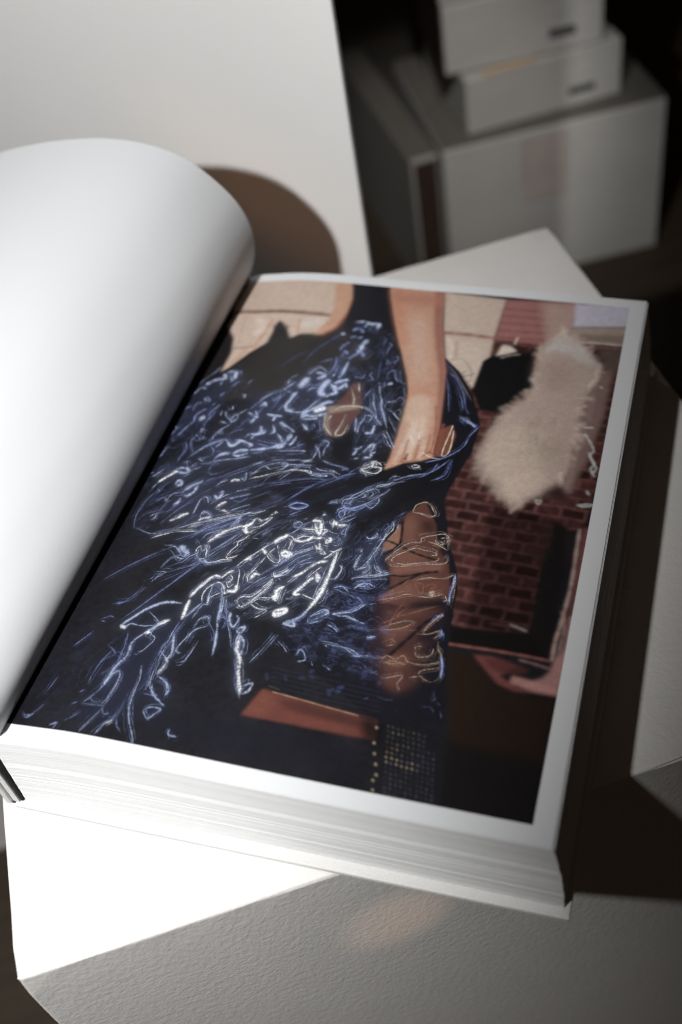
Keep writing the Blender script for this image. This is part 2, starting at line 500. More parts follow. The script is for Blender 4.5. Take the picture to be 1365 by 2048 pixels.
# kind, colour (albedo), softness or half width, strength, outline / path as u, v pairs
PRINT = [
['P',[.456,.36,.3],5.7,1,[-12,3317,839,3127,856,2951,797,2796,475,2817,185,2823]],
['P',[.486,.383,.322],8.9,1,[203,2812,786,2794,787,2706,763,2644,653,2629,608,2592,571,2652,501,2740,494,2654,491,2550,417,2468,336,2347,296,2310,301,2472,272,2587,193,2696]],
['S',[.149,.069,.054],12.9,.9,[183,2829,354,2813,475,2817,624,2813,783,2807]],
['S',[.603,.542,.486],26.8,.6,[379,2742,426,2676,402,2634]],
['S',[.553,.518,.483],35.1,.6,[660,2717,734,2740]],
['S',[.418,.223,.155],11.2,.7,[456,2740,447,2633,426,2508]],
['S',[.418,.242,.173],9,.6,[616,2748,636,2648]],
['S',[.36,.266,.223],6,.6,[280,2776,298,2661,321,2532]],
['S',[.094,.055,.043],5.6,.8,[301,2505,358,2506,414,2517]],
['S',[.439,.271,.195],16.6,.6,[394,2530,367,2440,333,2388]],
['P',[.012,.011,.012],11.6,1,[186,2712,272,2596,306,2467,304,2337,244,2136,159,2191,166,2558]],
['P',[.022,.02,.019],13.9,.95,[497,2646,496,2718,529,2708,582,2644,609,2588,652,2633,773,2658,864,2780,924,2789,1064,2768,1084,2487,763,2280,600,2107,379,2094,305,2133,328,2319,427,2439,490,2537]],
['S',[.015,.013,.015],5.4,.8,[525,2606,482,2689]],
['S',[.015,.013,.015],5.4,.8,[532,2607,492,2704]],
['S',[.015,.013,.015],5.4,.8,[539,2607,501,2720]],
['S',[.015,.013,.015],5.4,.8,[546,2608,513,2729]],
['S',[.015,.013,.015],5.4,.8,[553,2608,532,2716]],
['S',[.015,.013,.014],5.4,.8,[560,2609,551,2702]],
['S',[.015,.013,.014],5.4,.8,[566,2609,567,2691]],
['P',[.432,.261,.183],10.7,1,[724,3085,823,3089,846,3016,863,2926,861,2831,833,2712,763,2644,730,2639,772,2767,778,2862,761,2938]],
['S',[.266,.097,.068],8.9,.8,[823,3098,853,3004,865,2909,861,2822,833,2712,776,2646]],
['P',[.008,.008,.012],6.8,1,[813,3124,1055,3132,1150,2824,1308,2367,1313,2218,1064,2563,887,2700,866,2823,862,2952]],
['B',[.045,.017,.016],[.128,.057,.054],[1459,2622,1678,2749,2336,2799,2360,1843,2314,1530,2261,1521,2173,1389,2186,934,1844,905],[1899,1614,2188,1567,2196,1253,2186,934,1929,923,1903,1256],-0.057,61.1,111.7],
['P',[.466,.379,.322],8.2,1,[1350,3088,1695,3068,1688,2742,1697,2520,1655,2351,1582,2453,1480,2538,1414,2777]],
['P',[.519,.43,.375],12.8,.7,[1442,2699,1662,2698,1672,2516,1648,2357,1572,2463,1479,2546]],
['S',[.215,.089,.079],13.1,.9,[1408,2756,1558,2756,1692,2747,1849,2742,1954,2733]],
['S',[.588,.511,.45],9.8,.7,[1453,2709,1492,2626,1492,2567]],
['S',[.349,.234,.185],11.4,.6,[1506,2688,1520,2583]],
['S',[.215,.178,.171],4,.7,[1509,2550,1558,2565,1610,2506,1633,2434,1623,2383]],
['S',[.052,.044,.047],4.7,.6,[1509,2492,1573,2436,1645,2462]],
['S',[.117,.104,.102],3.2,.7,[1568,2435,1595,2477]],
['P',[.288,.134,.127],13.3,1,[1695,3068,2080,3096,2080,2913,2004,2741,1693,2743]],
['S',[.166,.059,.061],8.5,.55,[1704,2992,1859,2993,1991,2991]],
['S',[.162,.058,.06],8.4,.55,[1702,2933,1858,2934,1986,2936]],
['S',[.162,.058,.059],8.3,.55,[1699,2874,1857,2877,1981,2882]],
['S',[.159,.057,.057],8.2,.55,[1697,2816,1857,2819,1977,2829]],
['S',[.155,.055,.057],8.2,.55,[1695,2759,1856,2763,1973,2776]],
['P',[.403,.305,.262],33.2,.8,[1886,3069,2082,3080,2088,2894,2048,2787,1955,2805]],
['P',[.492,.471,.562],10,1,[2060,3085,2376,3115,2353,2934,2078,2896]],
['P',[.338,.266,.229],12.9,1,[2078,2892,2353,2930,2359,2795,2076,2767]],
['P',[.19,.139,.117],16.1,.8,[2116,2845,2351,2865,2349,2793,2124,2787]],
['S',[.482,.428,.385],8,.9,[2100,2779,2225,2786,2350,2785]],
['S',[.219,.117,.11],6.3,.8,[2179,2755,2353,2759]],
['P',[.091,.068,.059],15.5,.9,[2219,2734,2350,2746,2345,2581,2292,2554,2226,2589,2267,2656]],
['P',[.006,.006,.007],4.6,1,[1665,2565,1705,2614,1891,2677,1927,2574,1959,2387,1889,2303,1821,2207,1721,2209,1654,2343]],
['S',[.328,.278,.254],4.8,.9,[1753,2602,1793,2627,1841,2642]],
['P',[.581,.499,.434],6.4,1,[1723,2613,1742,2702,1785,2697,1822,2663,1766,2631]],
['S',[.687,.584,.498],4.9,.8,[1802,2719,1808,2768]],
['S',[.031,.019,.021],9.6,.9,[1863,2661,1923,2689]],
['P',[.184,.122,.112],14.1,1,[2199,2511,2310,2598,2314,2420,2311,2236,2294,2106,2276,1956,2250,1844,2237,1731,2187,1729,2190,1905,2204,2042,2166,2238]],
['S',[.258,.179,.163],10.9,.8,[2224,2020,2220,1875,2208,1755]],
['S',[.119,.054,.053],10.3,.7,[2160,2224,2193,2295,2223,2339]],
['S',[.151,.079,.074],11.1,.8,[2214,2093,2197,2028,2196,1918]],
['S',[.253,.184,.167],11.8,.6,[2243,2518,2247,2356,2247,2226]],
['P',[.395,.309,.273],23.2,1,[2044,2843,2006,2814,1966,2768,1944,2699,1935,2611,1944,2500,1965,2406,1943,2346,1898,2288,1855,2228,1819,2131,1794,2025,1781,1935,1787,1862,1822,1796,1865,1756,1907,1716,1940,1652,1974,1629,2016,1628,2043,1669,2096,1701,2129,1753,2165,1794,2187,1869,2189,1966,2206,2054,2219,2144,2192,2243,2208,2350,2222,2460,2252,2554,2223,2634,2187,2699,2135,2771]],
['P',[.485,.459,.437],25.4,.8,[2045,2835,1967,2761,1946,2656,2033,2698,2184,2620,2259,2604,2182,2699,2136,2764]],
['P',[.466,.381,.319],61.2,.8,[1854,2137,1805,1927,1815,1831,1959,1667,2062,1753,2097,1950,2001,2109]],
['P',[.295,.221,.194],61.6,.6,[1958,2586,2080,2633,2149,2545,2082,2384,1985,2423]],
['P',[.514,.413,.344],32.2,.7,[1933,1803,2042,1868,2124,1787,2014,1642,1959,1667]],
['P',[.309,.248,.198],39.1,.6,[2018,2011,2129,2079,2177,1988,2105,1903]],
['S',[.549,.444,.362],4.9,.2,[2048,2819,2041,2862]],
['S',[.317,.236,.195],4.9,.2,[2028,2816,2050,2873]],
['S',[.447,.356,.293],4.9,.2,[2037,2806,2011,2887]],
['S',[.536,.434,.353],4.9,.2,[2022,2802,2020,2848]],
['S',[.309,.231,.191],4.9,.2,[2005,2798,2027,2852]],
['S',[.302,.231,.191],4.8,.2,[2006,2790,2006,2853]],
['S',[.523,.413,.345],4.8,.2,[2005,2780,1992,2824]],
['S',[.302,.225,.186],4.8,.2,[1983,2773,2002,2838]],
['S',[.427,.339,.279],4.8,.2,[1980,2763,1983,2805]],
['S',[.427,.339,.272],4.8,.2,[1967,2754,1980,2802]],
['S',[.288,.22,.182],4.8,.2,[1976,2744,1951,2800]],
['S',[.288,.22,.182],4.8,.2,[1960,2731,1964,2797]],
['S',[.288,.22,.178],4.8,.2,[1952,2717,1966,2784]],
['S',[.417,.324,.266],4.8,.2,[1954,2703,1949,2776]],
['S',[.417,.324,.266],4.8,.2,[1958,2690,1933,2744]],
['S',[.487,.394,.322],4.8,.2,[1951,2676,1933,2728]],
['S',[.281,.21,.173],4.8,.2,[1943,2658,1940,2711]],
['S',[.487,.385,.322],4.7,.2,[1938,2640,1943,2691]],
['S',[.476,.385,.322],4.7,.2,[1941,2623,1936,2667]],
['S',[.398,.316,.26],4.7,.2,[1944,2606,1922,2674]],
['S',[.476,.385,.322],4.7,.2,[1931,2587,1942,2654]],
['S',[.275,.21,.173],4.7,.2,[1938,2565,1934,2641]],
['S',[.476,.377,.314],4.7,.2,[1936,2542,1940,2583]],
['S',[.465,.377,.314],4.6,.2,[1943,2521,1936,2590]],
['S',[.268,.205,.17],4.6,.2,[1946,2499,1940,2538]],
['S',[.465,.377,.314],4.6,.2,[1950,2478,1931,2550]],
['S',[.389,.309,.254],4.6,.2,[1960,2461,1933,2505]],
['S',[.268,.205,.17],4.6,.2,[1963,2442,1938,2487]],
['S',[.389,.309,.254],4.6,.2,[1963,2422,1953,2455]],
['S',[.389,.309,.254],4.5,.2,[1964,2403,1957,2451]],
['S',[.465,.377,.314],4.5,.2,[1968,2385,1957,2452]],
['S',[.465,.377,.314],4.5,.2,[1958,2370,1962,2416]],
['S',[.389,.302,.248],4.5,.2,[1970,2365,1947,2393]],
['S',[.38,.302,.248],4.5,.2,[1957,2349,1939,2417]],
['S',[.262,.2,.162],4.5,.2,[1948,2333,1946,2398]],
['S',[.38,.295,.243],4.5,.2,[1956,2331,1912,2381]],
['S',[.257,.196,.162],4.5,.2,[1946,2318,1907,2371]],
['S',[.257,.196,.162],4.5,.2,[1931,2300,1918,2350]],
['S',[.257,.192,.158],4.5,.2,[1923,2289,1904,2348]],
['S',[.435,.352,.294],4.5,.2,[1918,2283,1899,2311]],
['S',[.435,.352,.287],4.5,.2,[1907,2266,1889,2310]],
['S',[.435,.344,.287],4.5,.2,[1902,2262,1878,2289]],
['S',[.245,.188,.155],4.5,.2,[1896,2259,1859,2272]],
['S',[.355,.283,.227],4.4,.2,[1886,2242,1844,2271]],
['S',[.24,.183,.152],4.4,.2,[1876,2222,1856,2250]],
['S',[.416,.337,.275],4.4,.2,[1869,2220,1844,2235]],
['S',[.24,.179,.148],4.4,.2,[1862,2201,1827,2218]],
['S',[.235,.179,.148],4.4,.2,[1855,2183,1816,2200]],
['S',[.235,.176,.145],4.4,.2,[1847,2175,1825,2167]],
['S',[.398,.323,.269],4.4,.2,[1839,2162,1819,2144]],
['S',[.398,.316,.264],4.4,.2,[1832,2136,1800,2124]],
['S',[.23,.172,.142],4.4,.2,[1828,2111,1802,2109]],
['S',[.225,.172,.139],4.3,.2,[1820,2100,1785,2063]],
['S',[.225,.168,.139],4.3,.2,[1815,2078,1796,2059]],
['S',[.382,.309,.258],4.3,.2,[1815,2045,1772,2047]],
['S',[.382,.309,.253],4.3,.2,[1803,2041,1786,2011]],
['S',[.319,.248,.204],4.3,.2,[1807,2008,1775,2005]],
['S',[.382,.303,.253],4.3,.2,[1803,1994,1765,1980]],
['S',[.216,.165,.136],4.3,.2,[1794,1988,1770,1931]],
['S',[.312,.243,.2],4.3,.2,[1797,1959,1766,1945]],
['S',[.312,.243,.2],4.2,.2,[1796,1938,1771,1933]],
['S',[.306,.243,.196],4.2,.2,[1796,1926,1753,1908]],
['S',[.306,.243,.196],4.2,.2,[1793,1918,1764,1882]],
['S',[.306,.243,.196],4.2,.2,[1789,1912,1780,1870]],
['S',[.366,.296,.243],4.2,.2,[1800,1882,1774,1872]],
['S',[.366,.296,.243],4.2,.2,[1794,1878,1782,1852]],
['S',[.366,.296,.243],4.2,.2,[1805,1859,1786,1841]],
['S',[.211,.161,.131],4.2,.2,[1807,1852,1793,1813]],
['S',[.211,.161,.131],4.2,.2,[1818,1834,1795,1808]],
['S',[.211,.161,.133],4.1,.2,[1822,1824,1810,1797]],
['S',[.374,.296,.248],4.1,.2,[1823,1818,1820,1746]],
['S',[.374,.296,.248],4.1,.2,[1837,1803,1825,1774]],
['S',[.374,.303,.248],4.1,.2,[1850,1791,1819,1759]],
['S',[.374,.303,.253],4.1,.2,[1861,1780,1832,1762]],
['S',[.319,.248,.204],4.1,.2,[1859,1782,1851,1725]],
['S',[.319,.254,.204],4.1,.2,[1878,1765,1838,1736]],
['S',[.382,.309,.258],4.1,.2,[1872,1769,1875,1717]],
['S',[.225,.168,.139],4.1,.2,[1882,1759,1880,1709]],
['S',[.39,.309,.258],4.1,.2,[1888,1753,1892,1716]],
['S',[.326,.259,.209],4.1,.2,[1903,1740,1890,1696]],
['S',[.23,.172,.142],4.1,.2,[1912,1732,1904,1706]],
['S',[.326,.259,.213],4,.2,[1924,1716,1902,1688]],
['S',[.39,.316,.264],4,.2,[1920,1709,1921,1664]],
['S',[.23,.176,.142],4,.2,[1935,1692,1920,1664]],
['S',[.333,.265,.213],4,.2,[1931,1685,1936,1648]],
['S',[.333,.265,.218],4,.2,[1948,1667,1925,1622]],
['S',[.407,.323,.269],4,.2,[1942,1668,1955,1616]],
['S',[.235,.176,.145],4,.2,[1955,1661,1953,1626]],
['S',[.407,.33,.269],4,.2,[1965,1655,1955,1617]],
['S',[.34,.271,.222],4,.2,[1969,1651,1964,1597]],
['S',[.348,.271,.222],4,.2,[1980,1645,1970,1617]],
['S',[.348,.276,.222],4,.2,[1977,1649,1994,1589]],
['S',[.416,.337,.281],4,.2,[1985,1648,1999,1602]],
['S',[.355,.276,.227],4,.2,[1995,1648,2005,1607]],
['S',[.425,.337,.281],4,.2,[2011,1646,2005,1610]],
['S',[.245,.188,.155],4,.2,[2013,1647,2021,1605]],
['S',[.363,.283,.232],4,.2,[2015,1655,2032,1603]],
['S',[.363,.283,.232],4,.2,[2025,1663,2030,1617]],
['S',[.251,.192,.158],4,.2,[2024,1672,2044,1623]],
['S',[.251,.192,.158],4,.2,[2041,1679,2030,1632]],
['S',[.257,.192,.158],4,.2,[2034,1688,2047,1658]],
['S',[.445,.36,.301],4,.2,[2054,1694,2052,1656]],
['S',[.262,.2,.162],4,.2,[2070,1700,2056,1658]],
['S',[.455,.368,.307],4,.2,[2068,1707,2080,1671]],
['S',[.268,.205,.166],4,.2,[2084,1713,2086,1678]],
['S',[.389,.309,.254],4,.2,[2087,1719,2115,1663]],
['S',[.476,.377,.314],4,.2,[2097,1730,2112,1677]],
['S',[.275,.21,.173],4,.2,[2102,1739,2122,1692]],
['S',[.487,.385,.322],4,.2,[2119,1752,2111,1699]],
['S',[.281,.215,.173],4,.2,[2124,1763,2119,1709]],
['S',[.487,.394,.329],4,.2,[2128,1773,2131,1725]],
['S',[.487,.394,.329],4,.2,[2136,1781,2136,1752]],
['S',[.288,.22,.178],4,.2,[2133,1785,2150,1761]],
['S',[.417,.331,.272],4,.2,[2139,1792,2170,1753]],
['S',[.427,.331,.272],4,.2,[2150,1802,2166,1768]],
['S',[.427,.339,.279],4,.2,[2163,1815,2168,1753]],
['S',[.511,.413,.345],4.1,.2,[2165,1828,2179,1768]],
['S',[.437,.339,.279],4.1,.2,[2167,1842,2177,1814]],
['S',[.523,.423,.353],4.1,.2,[2174,1858,2184,1811]],
['S',[.523,.423,.353],4.1,.2,[2171,1867,2204,1830]],
['S',[.447,.348,.286],4.1,.2,[2184,1890,2192,1837]],
['S',[.447,.348,.286],4.1,.2,[2183,1908,2197,1847]],
['S',[.447,.348,.286],4.1,.2,[2175,1919,2209,1889]],
['S',[.536,.423,.353],4.1,.2,[2178,1940,2208,1901]],
['S',[.309,.236,.195],4.2,.2,[2177,1958,2207,1927]],
['S',[.536,.434,.362],4.2,.2,[2183,1986,2198,1940]],
['S',[.536,.434,.362],4.2,.2,[2177,1988,2207,1979]],
['S',[.536,.434,.362],4.2,.2,[2188,2020,2215,1957]],
['S',[.549,.434,.362],4.2,.2,[2186,2027,2224,2003]],
['S',[.549,.434,.362],4.2,.2,[2191,2049,2224,2014]],
['S',[.317,.242,.195],4.2,.2,[2191,2055,2239,2054]],
['S',[.459,.365,.3],4.2,.2,[2194,2071,2230,2074]],
['S',[.549,.444,.371],4.2,.2,[2198,2095,2231,2083]],
['S',[.563,.444,.371],4.3,.2,[2200,2111,2243,2103]],
['S',[.47,.374,.307],4.3,.2,[2202,2120,2228,2131]],
['S',[.47,.374,.307],4.3,.2,[2205,2146,2248,2141]],
['S',[.325,.248,.205],4.3,.2,[2200,2165,2238,2162]],
['S',[.563,.455,.371],4.3,.2,[2194,2190,2239,2169]],
['S',[.317,.242,.2],4.3,.2,[2189,2202,2233,2205]],
['S',[.317,.242,.2],4.3,.2,[2185,2213,2215,2236]],
['S',[.459,.365,.3],4.4,.2,[2180,2233,2211,2257]],
['S',[.325,.242,.2],4.4,.2,[2185,2250,2216,2290]],
['S',[.563,.455,.38],4.4,.2,[2189,2268,2211,2309]],
['S',[.325,.248,.205],4.4,.2,[2189,2299,2222,2319]],
['S',[.563,.455,.38],4.4,.2,[2189,2326,2229,2331]],
['S',[.577,.467,.38],4.4,.2,[2197,2338,2215,2358]],
['S',[.577,.467,.39],4.4,.2,[2195,2369,2244,2378]],
['S',[.494,.383,.315],4.5,.2,[2208,2372,2225,2441]],
['S',[.591,.479,.39],4.5,.2,[2204,2405,2224,2422]],
['S',[.341,.261,.216],4.5,.2,[2213,2418,2225,2456]],
['S',[.341,.261,.216],4.5,.2,[2216,2439,2226,2476]],
['S',[.607,.491,.41],4.5,.2,[2217,2466,2251,2505]],
['S',[.35,.267,.221],4.5,.2,[2219,2490,2246,2504]],
['S',[.52,.414,.34],4.6,.2,[2237,2492,2244,2547]],
['S',[.52,.414,.34],4.6,.2,[2233,2524,2255,2543]],
['S',[.369,.274,.227],4.6,.2,[2246,2534,2255,2566]],
['S',[.622,.504,.421],4.6,.2,[2238,2553,2260,2600]],
['S',[.359,.274,.227],4.6,.2,[2239,2560,2242,2614]],
['S',[.52,.414,.34],4.6,.2,[2228,2582,2240,2619]],
['S',[.359,.274,.227],4.6,.2,[2220,2601,2240,2637]],
['S',[.52,.414,.34],4.6,.2,[2215,2616,2241,2671]],
['S',[.359,.274,.227],4.7,.2,[2215,2622,2216,2664]],
['S',[.359,.274,.221],4.7,.2,[2195,2647,2217,2669]],
['S',[.35,.267,.221],4.7,.2,[2188,2660,2225,2695]],
['S',[.35,.267,.221],4.7,.2,[2190,2665,2198,2708]],
['S',[.607,.491,.41],4.7,.2,[2178,2682,2207,2738]],
['S',[.494,.393,.323],4.7,.2,[2165,2697,2197,2744]],
['S',[.591,.479,.4],4.7,.2,[2153,2713,2186,2751]],
['S',[.591,.479,.4],4.8,.2,[2150,2722,2163,2771]],
['S',[.591,.467,.39],4.8,.2,[2143,2734,2147,2781]],
['S',[.591,.467,.39],4.8,.2,[2127,2752,2141,2787]],
['S',[.577,.467,.39],4.8,.2,[2111,2765,2121,2802]],
['S',[.577,.455,.38],4.8,.2,[2098,2776,2099,2831]],
['S',[.563,.455,.371],4.8,.2,[2086,2789,2077,2834]],
['S',[.563,.444,.371],4.8,.2,[2064,2805,2059,2870]],
['S',[.43,.334,.289],11.9,.38,[2196,2116,2226,2095,2237,2085]],
['S',[.547,.441,.377],11.8,.38,[2084,2781,2082,2828,2077,2863]],
['S',[.306,.238,.201],14.6,.38,[1901,1749,1890,1716,1879,1688]],
['S',[.538,.432,.383],9.8,.38,[1946,2311,1929,2357,1917,2380]],
['S',[.665,.533,.473],9.4,.38,[2196,2114,2227,2115,2250,2112]],
['S',[.306,.238,.201],11.3,.38,[1816,2089,1800,2062,1784,2036]],
['S',[.42,.318,.275],12.6,.38,[2186,1925,2190,1877,2190,1852]],
['S',[.699,.575,.51],9,.38,[2219,2435,2226,2483,2230,2501]],
['S',[.56,.452,.397],9.2,.38,[2192,2368,2221,2374,2239,2373]],
['S',[.492,.404,.351],15.7,.38,[1866,2197,1845,2220,1825,2238]],
['S',[.4,.304,.262],15.2,.38,[1977,2741,1965,2781,1955,2813]],
['S',[.452,.365,.32],16.1,.38,[1971,2405,1950,2451,1947,2461]],
['S',[.442,.357,.313],14.3,.38,[1960,2335,1941,2371,1927,2382]],
['S',[.293,.223,.193],11.5,.38,[1815,1842,1806,1803,1802,1792]],
['S',[.471,.379,.336],10.5,.38,[1920,1716,1919,1680,1920,1648]],
['S',[.496,.4,.351],9.2,.38,[2158,1827,2171,1799,2183,1769]],
['S',[.341,.265,.229],10.3,.38,[1913,2279,1878,2283,1866,2287]],
['S',[.382,.29,.25],9.7,.38,[1958,2656,1927,2696,1920,2698]],
['S',[.379,.306,.268],13,.38,[1821,2115,1802,2080,1804,2064]],
['S',[.422,.341,.292],13.3,.38,[2031,1672,2028,1633,2024,1614]],
['S',[.452,.365,.32],14.3,.38,[1974,2427,1952,2448,1932,2469]],
['S',[.476,.369,.319],12.1,.38,[2192,2662,2189,2710,2190,2729]],
['S',[.42,.326,.275],9.1,.38,[2173,1982,2200,1969,2215,1954]],
['S',[.293,.228,.193],14.4,.38,[1802,1948,1772,1950,1748,1950]],
['S',[.293,.228,.197],10.1,.38,[1856,1791,1836,1773,1820,1751]],
['S',[.52,.41,.36],13.3,.38,[2171,1962,2194,1960,2217,1953]],
['S',[.55,.452,.392],9.4,.38,[1962,2358,1954,2405,1954,2404]],
['S',[.473,.382,.335],10.7,.38,[2113,1767,2143,1742,2145,1742]],
['S',[.55,.452,.401],9.4,.38,[1976,2400,1956,2430,1939,2460]],
['S',[.442,.363,.316],11.8,.38,[1836,1809,1834,1770,1832,1733]],
['S',[.356,.287,.252],14.3,.38,[1800,1911,1778,1898,1773,1893]],
['S',[.387,.306,.268],13.7,.38,[1914,1733,1907,1695,1906,1683]],
['S',[.484,.382,.335],10,.38,[2141,1795,2145,1749,2145,1739]],
['S',[.52,.42,.36],12.5,.38,[2018,2802,2029,2840,2045,2868]],
['S',[.618,.496,.44],11.7,.38,[2168,1850,2176,1816,2180,1784]],
['S',[.533,.43,.377],14.2,.38,[2182,2232,2198,2259,2211,2267]],
['S',[.464,.36,.311],11.8,.38,[2207,2435,2226,2459,2242,2470]],
['S',[.533,.43,.377],10.6,.38,[2195,2107,2227,2088,2228,2079]],
['S',[.333,.253,.219],8.2,.38,[1985,1650,2003,1614,2007,1603]],
['S',[.356,.287,.247],11.5,.38,[1793,1903,1779,1863,1773,1848]],
['S',[.503,.413,.366],10.4,.38,[2027,1644,2011,1623,2001,1606]],
['S',[.452,.351,.303],11.9,.38,[2099,2771,2123,2796,2146,2816]],
['S',[.387,.306,.268],9,.38,[1911,1740,1900,1706,1891,1690]],
['S',[.293,.223,.193],15,.38,[1838,1806,1809,1790,1786,1781]],
['S',[.52,.42,.368],14.6,.38,[2021,2813,2043,2852,2049,2858]],
['S',[.605,.488,.428],9.4,.38,[2236,2559,2241,2595,2245,2632]],
['S',[.312,.238,.205],11.6,.38,[1917,1733,1895,1705,1885,1696]],
['S',[.4,.311,.269],13.4,.38,[2000,2766,1977,2809,1964,2833]],
['S',[.43,.334,.289],9.8,.38,[2194,2101,2223,2079,2243,2061]],
['S',[.391,.304,.256],11.1,.38,[2132,1791,2156,1755,2157,1748]],
['S',[.43,.334,.289],15.1,.38,[2195,2092,2224,2101,2230,2099]],
['S',[.488,.379,.327],9.9,.38,[2231,2554,2260,2571,2272,2567]],
['S',[.533,.43,.377],13.5,.38,[2176,2271,2211,2257,2215,2254]],
['S',[.382,.297,.256],13.9,.38,[1955,2674,1942,2710,1932,2730]],
['S',[.605,.488,.428],14.5,.38,[2242,2543,2246,2581,2247,2606]],
['S',[.618,.508,.451],10.2,.38,[1995,2794,2013,2825,2024,2840]],
['S',[.473,.382,.327],10.6,.38,[1947,2653,1938,2708,1942,2710]],
['S',[.649,.52,.462],11.1,.38,[2051,2811,2034,2849,2021,2890]],
['S',[.395,.319,.28],12,.38,[1854,2180,1828,2174,1814,2173]],
['S',[.492,.395,.351],8.5,.38,[1977,1653,1980,1620,1990,1578]],
['S',[.299,.233,.201],8.9,.38,[1877,1773,1860,1738,1858,1724]],
['S',[.665,.547,.485],11,.38,[2186,2289,2206,2308,2221,2315]],
['S',[.413,.333,.286],9.9,.38,[2023,1647,2006,1614,1995,1588]],
['S',[.341,.265,.229],13.5,.38,[1903,2257,1893,2295,1882,2326]],
['S',[.649,.52,.462],13.4,.38,[2191,2071,2212,2046,2227,2029]],
['S',[.287,.223,.193],12.8,.38,[1810,1858,1791,1830,1783,1809]],
['S',[.4,.304,.262],14.7,.38,[2161,1813,2159,1778,2159,1763]],
['S',[.382,.297,.25],14.5,.38,[2108,1759,2127,1729,2138,1705]],
['S',[.575,.464,.397],10,.38,[2142,2725,2169,2743,2192,2761]],
['S',[.42,.318,.275],11.8,.38,[2187,1931,2188,1899,2187,1864]],
['S',[.42,.326,.282],10.9,.38,[2172,1951,2197,1931,2214,1914]],
['S',[.452,.357,.313],9,.38,[1969,2353,1947,2376,1940,2387]],
['S',[.665,.533,.473],13.9,.38,[2199,2154,2217,2180,2228,2189]],
['S',[.356,.287,.252],11.9,.38,[1818,1844,1789,1824,1782,1820]],
['S',[.363,.287,.252],11.5,.38,[1788,1950,1777,1909,1776,1888]],
['S',[.717,.589,.523],13.8,.38,[2221,2462,2236,2500,2246,2528]],
['S',[.55,.452,.401],16.8,.38,[1941,2466,1947,2501,1950,2515]],
['S',[.357,.277,.234],15.6,.38,[1961,2335,1941,2365,1932,2372]],
['S',[.563,.462,.41],13.6,.38,[1955,2622,1928,2655,1919,2659]],
['S',[.452,.343,.296],14.9,.38,[2101,2768,2098,2818,2096,2823]],
['S',[.503,.413,.366],11.5,.38,[1893,2248,1858,2257,1842,2256]],
['S',[.287,.223,.193],12.7,.38,[1819,1842,1793,1827,1771,1818]],
['S',[.452,.351,.296],15.1,.38,[2190,2364,2218,2363,2239,2361]],
['S',[.473,.373,.327],10.9,.38,[1951,2649,1938,2690,1933,2710]],
['S',[.442,.349,.306],13.2,.38,[1951,2316,1927,2341,1905,2356]],
['S',[.293,.228,.193],12.4,.38,[1845,1800,1821,1783,1812,1776]],
['S',[.365,.283,.245],9.2,.38,[1956,2399,1962,2436,1966,2460]],
['S',[.42,.326,.275],11.1,.38,[2186,1974,2191,1931,2190,1903]],
['S',[.481,.395,.351],9.9,.38,[1848,2186,1827,2165,1810,2139]],
['S',[.618,.508,.44],9.5,.38,[2168,1855,2178,1824,2189,1792]],
['S',[.257,.194,.162],3.9,.35,[1994,2581,1986,2559,1983,2537]],
['S',[.246,.189,.159],3.5,.35,[2064,2064,2062,2035,2065,2006]],
['S',[.327,.26,.216],3.5,.35,[1982,2019,1986,1999,1989,1978]],
['S',[.299,.244,.202],3.6,.35,[1897,2101,1897,2079,1891,2056]],
['S',[.24,.185,.155],3.7,.35,[2001,2264,2011,2241,2012,2218]],
['S',[.401,.325,.262],3.7,.35,[1993,2252,2001,2238,1999,2222]],
['S',[.313,.249,.207],3.5,.35,[1960,1961,1957,1937,1962,1913]],
['S',[.41,.333,.275],3.7,.35,[2017,2313,2025,2287,2033,2262]],
['S',[.229,.177,.148],3.6,.35,[1975,2151,1974,2134,1982,2119]],
['S',[.401,.318,.262],3.7,.35,[1995,2219,2001,2205,2000,2191]],
['S',[.334,.272,.226],3.7,.35,[1985,2241,1979,2226,1974,2211]],
['S',[.35,.285,.236],3.6,.35,[2050,2150,2047,2127,2048,2106]],
['S',[.229,.173,.145],3.6,.35,[1972,2111,1978,2088,1977,2065]],
['S',[.251,.194,.162],3.6,.35,[2094,2094,2087,2079,2083,2065]],
['S',[.235,.181,.152],3.6,.35,[2002,2197,2007,2170,2005,2142]],
['S',[.401,.325,.268],3.6,.35,[2020,2182,2027,2158,2025,2132]],
['S',[.342,.278,.226],3.6,.35,[2022,2170,2018,2151,2015,2134]],
['S',[.24,.181,.152],3.6,.35,[2026,2101,2026,2080,2022,2058]],
['S',[.358,.285,.236],3.6,.35,[2052,2141,2058,2114,2060,2086]],
['S',[.35,.285,.236],3.6,.35,[2038,2153,2047,2138,2054,2122]],
['S',[.366,.291,.242],3.7,.35,[2048,2357,2045,2342,2039,2328]],
['S',[.235,.177,.148],3.6,.35,[1988,2163,1984,2144,1988,2126]],
['S',[.41,.333,.268],3.6,.35,[2034,2161,2040,2132,2050,2103]],
['S',[.44,.357,.295],3.7,.35,[2081,2297,2085,2283,2091,2268]],
['S',[.342,.278,.231],3.6,.35,[2026,2134,2026,2115,2027,2096]],
['S',[.235,.181,.148],3.6,.35,[1986,2195,1980,2182,1979,2169]],
['S',[.41,.333,.268],3.6,.35,[2037,2192,2032,2170,2029,2148]],
['S',[.251,.189,.159],3.7,.35,[2024,2292,2024,2276,2027,2261]],
['S',[.375,.298,.248],3.7,.35,[2079,2292,2080,2272,2084,2253]],
['S',[.401,.318,.262],3.7,.35,[1993,2242,1991,2227,1991,2212]],
['S',[.43,.349,.281],3.7,.35,[2076,2240,2075,2227,2066,2213]],
['S',[.32,.26,.211],3.4,.35,[1999,1866,2006,1846,2007,1825]],
['S',[.358,.291,.242],3.7,.35,[2051,2258,2048,2237,2052,2217]],
